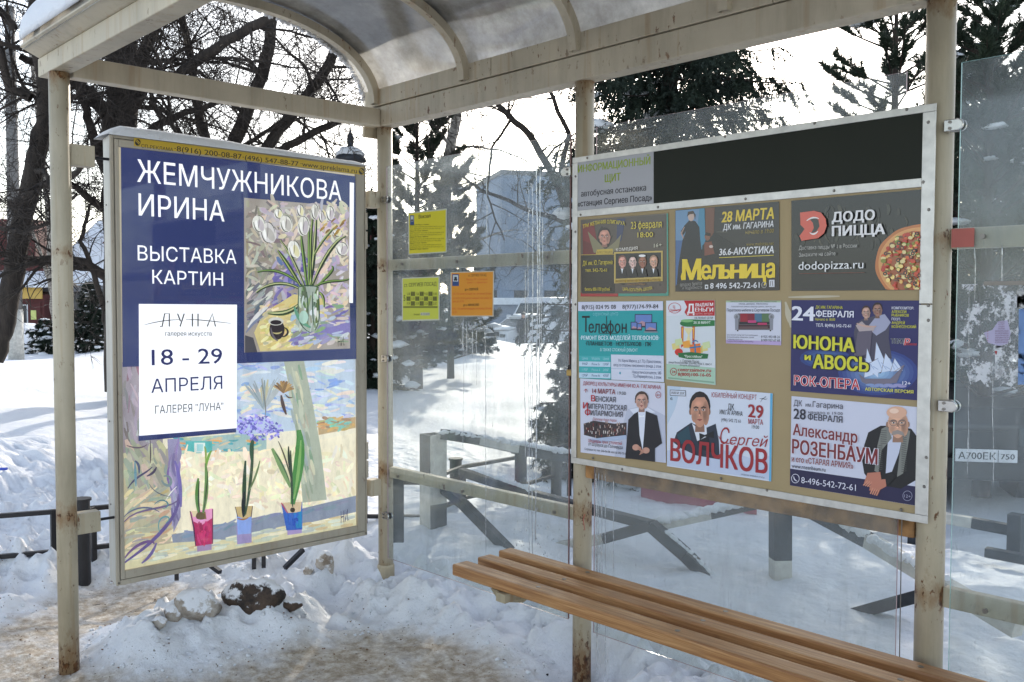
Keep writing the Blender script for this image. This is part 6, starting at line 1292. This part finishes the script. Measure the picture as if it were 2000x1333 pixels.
for k in range(5): q.ell(1929.5, 648+k*4.4, .9, .9, (150, 30, 50), 6)
q.poly([(1943, 686), (1948, 686), (1946.5, 693), (1945, 693)], (150, 20, 28)); q.flush('lettering', M['print_sheet'], r)
r, q = scrap('light blue sheet at the right edge of the right glass pane', [(1990, 604), (2040, 600), (2040, 750), (1988, 752)], (120, 150, 196), 'print_sheet', 'blue_notice'); r, q = scrap('blank white sheet above the light blue sheet on the right glass pane', [(1986, 568), (2040, 565), (2040, 600), (1986, 602)], (196, 194, 192), 'print_sheet', 'white_notice')
# registration plate strip and bus plan seen on the pane
tag(MB().box(on(1, -.040)(1921, 558)-[0, 0, 0], on(1, -.0352)(2010, 549)).build('dark_strip', M['screw'], None), 'short dark strip fixed across the right glass pane under the rail', 'strip')

# ================================================================== EXHIBITION POSTER IN THE CASE
EX = -.0115; fx_ = on(0, EX)
r = thing('exhibition_poster', fx_(465, 700), 'blue and white exhibition poster with flower paintings inside the steel case', 'poster')
Pc = [np.array([EX, -1.352, 2.150]), np.array([EX, -.160, 2.150]), np.array([EX, -.160, .360]), np.array([EX, -1.352, .360])]
obj('sheet', Pc+[p-[.0015, 0, 0] for p in Pc], [(3, 2, 1, 0), (4, 5, 6, 7), (0, 1, 5, 4), (1, 2, 6, 5), (2, 3, 7, 6), (3, 0, 4, 7)], M['print_glow'], r, cols=[lin((196, 186, 160))+(1,)]*6)
NV = (33, 45, 96); q = Print(fx_, (1, 0, 0), .0004); Print.STEP = 6e-6
rr = random.Random(77)
def dabs(q, x0, y0, x1, y1, n, cols, w, ln, ang=None, slope=0, clip=True):
    for i in range(n):
        x = rr.uniform(x0, x1); y = rr.uniform(y0, y1)+slope*(x-x0); a = (ang if ang is not None else rr.uniform(0, math.pi))+rr.uniform(-.4, .4); L = ln*rr.uniform(.4, 1.2); dx, dy = math.cos(a)*L/2, math.sin(a)*L/2
        c = rr.choice(cols); c = tuple(int(min(255, max(0, v+rr.uniform(-9, 9)))) for v in c); xa, xb = [min(max(v, x0), x1) for v in (x-dx, x+dx)]
        q.stroke(bez((xa, y-dy), (x+rr.uniform(-.2, .2)*L, y+rr.uniform(-.15, .15)*L), (xb, y+dy), n=4), w*rr.uniform(.5, 1.2), c)
# lower painting: winter window sill with pots
botL, botR = 1112, 1030
def by(x): return 1113-(x-239)*(84/455)       # lower edge of the print
q.poly([(238, 708), (696, 696), (695, 1029), (239, 1113)], (222, 214, 190))
q.poly([(238, 708), (318, 706), (318, 905), (239, 910)], (142, 134, 140)); dabs(q, 242, 720, 315, 860, 70, [(150, 142, 148), (128, 118, 128), (166, 160, 164), (120, 96, 104), (156, 148, 150)], 7, 40, 1.5)
q.poly([(459, 705), (694, 700), (694, 830), (459, 852)], (176, 190, 204)); dabs(q, 462, 708, 692, 820, 130, [(168, 186, 210), (150, 172, 206), (198, 206, 214), (206, 206, 196), (186, 200, 212), (132, 158, 204), (214, 212, 206)], 7, 34, .1)
dabs(q, 470, 760, 692, 815, 50, [(206, 204, 196), (214, 208, 190), (180, 192, 206)], 8, 34, -.15)
q.poly([(620, 822), (694, 815), (694, 836), (622, 850)], (176, 150, 110)); dabs(q, 618, 815, 692, 840, 40, [(190, 150, 96), (150, 126, 98), (160, 170, 120), (120, 180, 170), (206, 170, 120)], 6, 20, -.1)
q.poly([(330, 858), (459, 848), (520, 850), (520, 888), (330, 902)], (150, 176, 172)); dabs(q, 335, 852, 515, 890, 60, [(110, 178, 176), (180, 186, 160), (196, 182, 150), (130, 160, 160), (90, 160, 164), (214, 150, 90)], 6, 20, 0); q.rect(362, 862, 414, 890, (84, 168, 164)); q.rect(379, 865, 400, 884, (206, 214, 206)); q.rect(384, 868, 396, 882, (150, 196, 196))
q.poly([(330, 888), (520, 880), (694, 846), (694, 985), (330, 1040)], (226, 216, 188)); dabs(q, 336, 880, 690, 990, 260, [(230, 222, 196), (220, 210, 180), (236, 228, 208), (212, 202, 172), (226, 210, 182), (234, 222, 190)], 8, 26)
q.poly([(238, 905), (330, 880), (345, 1000), (332, 1060), (240, 1080)], (170, 164, 136)); dabs(q, 242, 880, 335, 960, 60, [(168, 164, 142), (156, 154, 136), (184, 176, 150), (140, 146, 134)], 12, 44, 1.2); dabs(q, 242, 960, 345, 1080, 90, [(190, 176, 144), (200, 184, 150), (168, 160, 136), (206, 190, 160), (176, 150, 116), (150, 152, 140)], 8, 54, -.35)
q.poly([(326, 858), (350, 857), (352, 1010), (338, 1040), (332, 960)], (140, 134, 164)); dabs(q, 330, 862, 349, 1010, 24, [(130, 122, 160), (160, 152, 176), (110, 100, 146)], 6, 44, 1.55)
# leaning tree trunk
q.poly([(553, 704), (592, 703), (610, 790), (626, 880), (637, 976), (590, 982), (584, 900), (570, 790)], (158, 164, 146)); 
for i in range(60): t_ = rr.random(); x = 556+t_*34+rr.uniform(-2, 26); y = 710+t_*250; q.stroke(bez((x, y), (x+3, y+14), (x+7, y+30), n=4), rr.uniform(3, 8), rr.choice([(176, 180, 160), (140, 150, 130), (150, 160, 158), (190, 188, 160), (124, 150, 124), (168, 160, 140)]))
# bare bush and dried flower
for i in range(26): a = rr.uniform(-2.6, -.5); L = rr.uniform(20, 52); q.stroke(bez((514, 800), (514+math.cos(a)*L*.5, 790+math.sin(a)*L*.7), (514+math.cos(a)*L, 780+math.sin(a)*L)), rr.uniform(2, 6), rr.choice([(150, 160, 166), (168, 174, 174), (176, 170, 140), (130, 146, 150)]))
q.stroke(bez((517, 812), (520, 790), (512, 770), (510, 740)), 3, (120, 122, 118))
for i in range(18): a = rr.uniform(-3.0, -.2); q.stroke(bez((552, 768), (552+math.cos(a)*10, 762+math.sin(a)*10), (552+math.cos(a)*22, 764+math.sin(a)*20)), rr.uniform(3, 6), rr.choice([(150, 116, 66), (124, 96, 60), (176, 140, 84), (96, 70, 52)]))
q.stroke(bez((548, 772), (550, 790), (558, 810)), 7, (74, 56, 52)); q.stroke(bez((556, 770), (562, 780), (570, 776)), 3, (90, 66, 54))
# sill shadow bars
q.poly([(334, 1044), (470, 1022), (694, 968), (694, 1000), (470, 1052), (338, 1068)], (126, 134, 150)); dabs(q, 350, 1040, 680, 1048, 34, [(120, 130, 150), (132, 139, 155), (114, 124, 146)], 7, 34, -.19, -.19)
q.poly([(240, 1078), (338, 1060), (470, 1052), (694, 1004), (694.5, 1029), (239.5, 1112.5)], (198, 190, 152))
for i in range(130):
    x = rr.uniform(250, 685); y = by(x)-rr.uniform(6, 26); q.stroke(bez((x-12, y+2), (x, y), (x+12 if x+12 < 692 else 692, y-2.4), n=3), rr.uniform(3, 7), rr.choice([(206, 196, 156), (180, 186, 166), (214, 206, 178), (190, 170, 130), (170, 176, 170), (200, 204, 186)]))
for x, c in ((398, (150, 128, 160)), (476, (140, 128, 168)), (574, (150, 132, 176))): q.poly([(x-16, by(x)-42), (x+14, by(x)-46), (x+14, by(x)-10), (x-14, by(x)-6)], c)
# pots and plants
q.poly([(370, 1000), (414, 994), (414, 1062), (380, 1067), (376, 1030)], (164, 32, 84)); q.poly([(372, 1000), (414, 993), (413, 1012), (392, 1026), (376, 1018)], (212, 140, 176)); q.stroke([(370, 998), (377, 1030), (381, 1066)], 3, (70, 30, 70)); q.stroke([(414, 994), (414, 1062)], 2.4, (90, 30, 64)); q.poly([(384, 1001), (400, 999), (402, 1014), (390, 1018), (382, 1012)], (120, 94, 54)); q.poly([(372, 998), (384, 998), (383, 1008), (376, 1010)], (206, 190, 150)); dabs(q, 382, 1028, 410, 1060, 18, [(176, 36, 92), (140, 24, 70), (190, 50, 104)], 6, 20, 1.5)
q.poly([(460, 992), (491, 990), (489, 1042), (463, 1044)], (126, 150, 206)); q.poly([(458, 990), (492, 988), (490, 1008), (476, 1014), (462, 1008)], (184, 160, 110)); q.stroke([(458, 990), (463, 1010)], 2, (70, 50, 60)); q.stroke([(492, 988), (489, 1010)], 2, (70, 50, 60)); q.stroke(bez((462, 1012), (474, 1018), (484, 1010)), 3, (150, 100, 60))
q.poly([(548, 984), (589, 980), (589, 1034), (558, 1036)], (44, 86, 166)); q.poly([(550, 982), (588, 980), (586, 1000), (562, 1002)], (200, 176, 140)); q.stroke([(548, 982), (560, 1002)], 3, (176, 70, 70)); q.poly([(572, 1002), (588, 998), (588, 1030), (574, 1032)], (34, 120, 170)); q.ell(570, 996, 5, 5, (56, 44, 30), 10); dabs(q, 558, 1004, 580, 1032, 12, [(36, 72, 156), (50, 100, 180)], 5, 18, 1.5)
for P_, w, c in ((bez((388, 1006), (380, 970), (386, 934)), 8, (80, 122, 60)), (bez((394, 1006), (402, 975), (404, 940), (400, 905)), 8, (96, 128, 74)), (bez((390, 1004), (384, 980), (388, 940)), 3, (40, 60, 40)), (bez((402, 910), (404, 890), (412, 880)), 5, (110, 150, 60)), (bez((400, 905), (402, 880), (398, 872)), 4, (130, 150, 70)), (bez((396, 1000), (402, 960), (405, 920)), 2, (50, 60, 46)),
        (bez((476, 1008), (474, 960), (478, 900)), 8, (40, 66, 48)), (bez((478, 1005), (486, 960), (494, 900), (492, 850)), 6, (56, 76, 56)), (bez((484, 960), (500, 930), (506, 900)), 4, (100, 120, 80)), (bez((474, 1010), (472, 985), (476, 960)), 7, (30, 34, 36)), (bez((490, 900), (488, 870), (494, 856)), 8, (50, 80, 60)),
        (bez((570, 985), (578, 930), (590, 880), (582, 840)), 20, (66, 124, 58)), (bez((572, 975), (584, 920), (586, 860)), 6, (120, 160, 90)), (bez((566, 952), (548, 910), (530, 876)), 11, (116, 144, 92)), (bez((564, 940), (548, 900), (536, 884)), 3, (70, 96, 66)), (bez((570, 990), (568, 940), (566, 880)), 5, (50, 70, 50)), (bez((568, 940), (556, 890), (542, 862)), 3, (80, 76, 60)), (bez((568, 935), (562, 900), (562, 872)), 5, (44, 56, 44))): q.stroke(P_, w, c)
q.ell(390, 1008, 9, 8, (92, 74, 46), 12); q.stroke(bez((384, 1014), (390, 1020), (400, 1014)), 4, (214, 150, 190))
# lilac blossom
for i in range(150):
    a = rr.uniform(0, 6.28); k = rr.random()**.5; x, y = 502+math.cos(a)*44*k, 836+math.sin(a)*23*k+(.28*math.cos(a)*k*20); 
    if x < 461: continue
    q.stroke([(x, y), (x+rr.uniform(-5, 5), y+rr.uniform(-4, 4)), (x+rr.uniform(-6, 6), y+rr.uniform(-4, 5))], rr.uniform(3, 6), rr.choice([(132, 128, 196), (160, 156, 214), (104, 104, 176), (182, 176, 222), (120, 112, 186), (90, 90, 160)]))
# wiry purple scribble at left
for P_, w, c in ((bez((248, 954), (262, 930), (280, 928), (296, 912)), 4, (60, 56, 90)), (bez((270, 925), (272, 905), (262, 900)), 5, (70, 80, 110)), (bez((285, 930), (300, 925), (304, 912)), 5, (60, 54, 80)), (bez((240, 1020), (262, 990), (310, 995), (340, 990), (352, 970)), 4, (100, 84, 120)), (bez((240, 1100), (280, 1070), (300, 1060), (330, 1020), (352, 1000), (350, 960)), 7, (92, 78, 130)), (bez((242, 1090), (262, 1060), (296, 1050), (300, 1062)), 6, (100, 76, 120)), (bez((275, 1100), (296, 1085), (304, 1060)), 6, (100, 88, 140)), (bez((300, 985), (312, 970), (330, 976), (334, 990), (316, 994)), 3, (70, 120, 130)), (bez((310, 1040), (300, 1010), (322, 1000), (340, 1010), (322, 1022)), 3, (80, 134, 140)), (bez((240, 1010), (256, 990), (290, 985), (310, 1000)), 3, (80, 90, 120)), (bez((322, 978), (330, 962), (344, 950)), 2.4, (206, 204, 196)), (bez((318, 930), (330, 924), (340, 940), (334, 956), (320, 952), (314, 938)), 6, (110, 128, 130)), (bez((262, 902), (264, 950)), 5, (96, 136, 150)), (bez((340, 900), (352, 930), (352, 990)), 7, (110, 100, 160)), (bez((246, 870), (272, 880), (286, 868)), 3, (96, 80, 96)), (bez((292, 860), (293, 890), (292, 905)), 2.4, (70, 64, 70)), (bez((290, 945), (300, 965), (330, 970)), 2, (80, 90, 100))): q.stroke(P_, w, c)
q.text('НИ.', (664, 1022), (680, 1016), 22, (60, 58, 90), -.012); q.flush('sill_painting', M['print_paint'], r)
# navy field and type
q.poly([(234.5, 283), (698.5, 346), (697, 701.5), (459, 710), (238, 717)], NV); q.poly([(269, 851.5), (459.5, 836.5), (459.5, 844.5), (269, 861.5)], NV); q.flush('navy_field', M['print_glow'], r)
# tulip painting
TL, TR, BR, BL = (475, 387), (680.3, 405), (682, 681), (475.5, 689)
q.poly([TL, TR, BR, BL], (150, 142, 134))
dabs(q, 479, 396, 560, 560, 150, [(160, 152, 140), (130, 124, 120), (176, 168, 150), (110, 106, 104), (186, 178, 166), (142, 134, 122)], 8, 34); dabs(q, 500, 398, 676, 470, 110, [(186, 176, 156), (164, 154, 166), (196, 188, 172), (170, 160, 172), (200, 188, 156), (150, 140, 140)], 8, 30)
dabs(q, 610, 420, 677, 600, 130, [(180, 166, 188), (200, 186, 196), (206, 190, 172), (170, 156, 180), (210, 196, 168), (186, 164, 182), (214, 204, 190)], 8, 30); dabs(q, 529, 495, 612, 600, 90, [(110, 100, 160), (136, 124, 176), (90, 84, 146), (150, 140, 170), (80, 100, 150), (172, 166, 180)], 8, 28); dabs(q, 480, 560, 530, 640, 70, [(130, 128, 132), (110, 110, 116), (150, 148, 150), (90, 92, 100), (196, 192, 186)], 7, 30, -.6)
q.poly([(512, 612), (572, 575), (630, 584), (640, 640), (600, 682), (506, 686), (494, 650)], (196, 180, 122)); dabs(q, 505, 596, 626, 676, 110, [(206, 190, 130), (190, 172, 112), (214, 204, 160), (180, 166, 130), (196, 176, 96)], 7, 26, -.4)
q.poly([(576, 648), (640, 630), (681, 618), (681.5, 650), (600, 664), (560, 668)], (120, 112, 166)); dabs(q, 566, 596, 678, 672, 110, [(134, 128, 176), (170, 176, 190), (186, 192, 196), (110, 104, 160), (190, 184, 170), (160, 170, 190), (130, 150, 120)], 7, 26, -.15); q.poly([(476, 655), (492, 660), (500, 688), (476, 689)], (66, 64, 70)); q.stroke(bez((482, 640), (500, 612), (520, 600)), 8, (200, 198, 196)); q.stroke(bez((478, 650), (495, 625), (512, 618)), 5, (110, 118, 140))
dk = (34, 44, 36)
for P_, w in ((bez((596, 570), (570, 500), (545, 470)), 6), (bez((598, 568), (590, 500), (585, 455)), 7), (bez((600, 568), (602, 500), (600, 440)), 6), (bez((602, 566), (612, 500), (615, 430)), 8), (bez((604, 566), (625, 510), (650, 470), (672, 462)), 8), (bez((606, 568), (640, 540), (654, 524), (645, 520)), 6), (bez((594, 566), (560, 530), (530, 524), (500, 532)), 6), (bez((594, 572), (560, 545), (520, 552), (498, 572)), 7), (bez((600, 568), (640, 540), (660, 555), (680, 545)), 6), (bez((596, 580), (566, 620), (540, 612), (520, 612)), 10), (bez((606, 575), (625, 565), (632, 580), (630, 600)), 6), (bez((590, 568), (556, 510), (540, 490)), 8), (bez((610, 500), (625, 470), (655, 440)), 5), (bez((606, 560), (600, 470), (612, 400)), 5)):
    q.stroke(P_, w, rr.choice([(60, 84, 46), (84, 110, 56), (96, 118, 70), (50, 74, 44)])); q.stroke([(x+1.4, y+1) for x, y in P_], w*.35, dk); q.stroke([(x-1.2, y-.6) for x, y in P_], w*.3, rr.choice([(150, 166, 96), (176, 180, 130), (120, 150, 80)]))
for x, y, a, b, rt in ((520, 455, 16, 22, -.5), (503, 438, 13, 17, -.3), (556, 438, 13, 17, -.15), (590, 442, 12, 20, .1), (572, 488, 12, 18, -.3), (612, 414, 8, 16, .1), (642, 418, 9, 15, .2), (665, 487, 13, 14, .5), (584, 412, 8, 12, 0), (541, 418, 9, 10, .2), (656, 455, 10, 8, .1), (625, 424, 6, 12, 0)):
    q.ell(x, y, a, b, rr.choice([(206, 204, 196), (214, 212, 206), (196, 192, 190)]), 14, rt); q.ell(x+a*.3, y+b*.15, a*.45, b*.7, rr.choice([(170, 166, 160), (206, 200, 160), (180, 172, 176)]), 10, rt); q.stroke(bez((x-a*.8, y-b*.2), (x-a*.6, y+b), (x+a*.3, y+b*.9)), 1.8, dk); q.stroke(bez((x, y-b*.9), (x+a*.1, y), (x-a*.1, y+b*.5)), 1.2, (90, 84, 84)); q.stroke(bez((x-a*.3, y-b*.9), (x+a*.6, y-b*1.1), (x+a*.9, y)), 1.4, dk); q.stroke(bez((x-a*.4, y-b*.4), (x-a*.5, y), (x-a*.2, y+b*.6)), a*.4, (228, 226, 222))
for k in range(14): x = rr.uniform(615, 668); y = rr.uniform(432, 470); q.stroke(bez((x, y), (x+4, y-6), (x+9, y-8)), rr.uniform(3, 5), rr.choice([(150, 120, 60), (186, 160, 110), (120, 96, 60), (206, 190, 150)]))
q.poly([(580, 560), (620, 560), (619, 600), (624, 630), (614, 648), (590, 648), (574, 632), (578, 600)], (150, 160, 150)); dabs(q, 580, 566, 620, 640, 46, [(120, 140, 110), (176, 186, 176), (84, 104, 70), (200, 206, 200), (140, 150, 120)], 5, 24, 1.5)
for P_ in (bez((579, 562), (600, 554), (620, 562)), bez((580, 562), (582, 590), (572, 620), (584, 644), (604, 650)), bez((620, 562), (618, 600), (626, 625), (612, 646)), bez((596, 570), (600, 600), (598, 636)), bez((608, 570), (606, 600), (610, 636))): q.stroke(P_, 2.4, (44, 70, 54))
q.stroke(bez((572, 600), (580, 630), (604, 640)), 8, (90, 140, 116)); q.ell(590, 620, 9, 13, (160, 190, 176), 12)
q.ell(538, 644, 15, 20, (40, 32, 36)); q.ell(536, 628, 15, 8, (186, 184, 176)); q.ell(536, 630, 11, 4.6, (34, 26, 30)); q.stroke(bez((552, 640), (564, 644), (560, 658), (548, 658)), 4, (40, 34, 40)); q.stroke(bez((526, 640), (528, 660), (540, 666)), 4, (96, 90, 96)); q.stroke(bez((530, 650), (540, 654), (548, 648)), 3, (170, 160, 110))
q.text('НИ.', (657, 677), (670, 675), 17, (40, 38, 40), -.01)
q.flush('tulip_painting', M['print_paint'], r)
# white card, bar and lettering
q.poly([(268.5, 594), (460, 595.5), (459.5, 836), (269.5, 851)], (250, 250, 252)); q.poly([(680, 357), (688.3, 358.2), (686.3, 592.5), (679, 591.5)], (250, 250, 252))
WB = (250, 250, 252); q.text('ЖЕМЧУЖНИКОВА', (265.5, 356), (663.5, 392.7), 42, WB, .004); q.text('ИРИНА', (268.5, 421.5), (435.5, 433.5), 41, WB, .004); q.text('ВЫСТАВКА', (266.5, 509), (459, 516), 28, WB, .002); q.text('КАРТИН', (295, 554.5), (433, 559), 26, WB, .002)
bl = (36, 40, 92); q.text('18 - 29', (294, 713.5), (431, 709.5), 31, bl, .006); q.text('АПРЕЛЯ', (293, 767.5), (431.5, 759.5), 26, bl, .0); q.text('ГАЛЕРЕЯ "ЛУНА"', (300.5, 808), (433.5, 800.5), 15, (60, 60, 66), -.004); q.text('галерея искусств', (320, 656), (411, 656), 6.5, (40, 40, 44), .012)
for P_, w in ((bez((279, 635), (300, 629), (325, 625), (350, 624.5)), 1.6), (bez((360, 624.3), (380, 624.3), (400, 626), (448, 632)), 1.6)): q.stroke(P_, w, (40, 40, 44))
for P_ in ([(310, 638), (314, 638), (319, 613), (328, 613), (328, 638)], [(344, 613), (350, 628)], [(357, 613), (349, 638)], [(373, 613), (373, 638)], [(384, 613), (384, 638)], [(402, 638), (412, 613), (418, 638)]): q.stroke(P_, 2.3, (40, 40, 44), False)
q.flush('lettering', M['print_glow'], r)
q2 = Print(on(0, EX), (1, 0, 0), .009)
q2.pl = on(0, .0045); q2.base = .0003
yb = (176, 146, 40); q2.poly([(261.5, 269.5), (711, 328), (711, 342.5), (261.5, 285.5)], yb); kk = (40, 34, 26)
q2.text('СП-РЕКЛАМА', (276, 288.5), (338, 296), 6.5, kk, .01); q2.text('·8(916) 200-08-87', (341, 295.5), (472, 311.5), 10.5, kk, .01); q2.text('·(496) 547-88-77', (474, 312), (583, 325), 9.5, kk, .01); q2.text('·www.spreklama.ru', (587, 325), (697, 339), 7.6, kk, .005)
for cx, cy in ((269, 278.5), (706, 335)): q2.ell(cx, cy, 5.6, 6.6, kk, 16); q2.stroke([(cx-4, cy-3.4), (cx+3, cy+4)], 1.5, yb, False); q2.stroke([(cx-2, cy-5), (cx+4.4, cy+1.6)], 1.5, yb, False)
q2.flush('advert_strip', M['print_board'], lb)
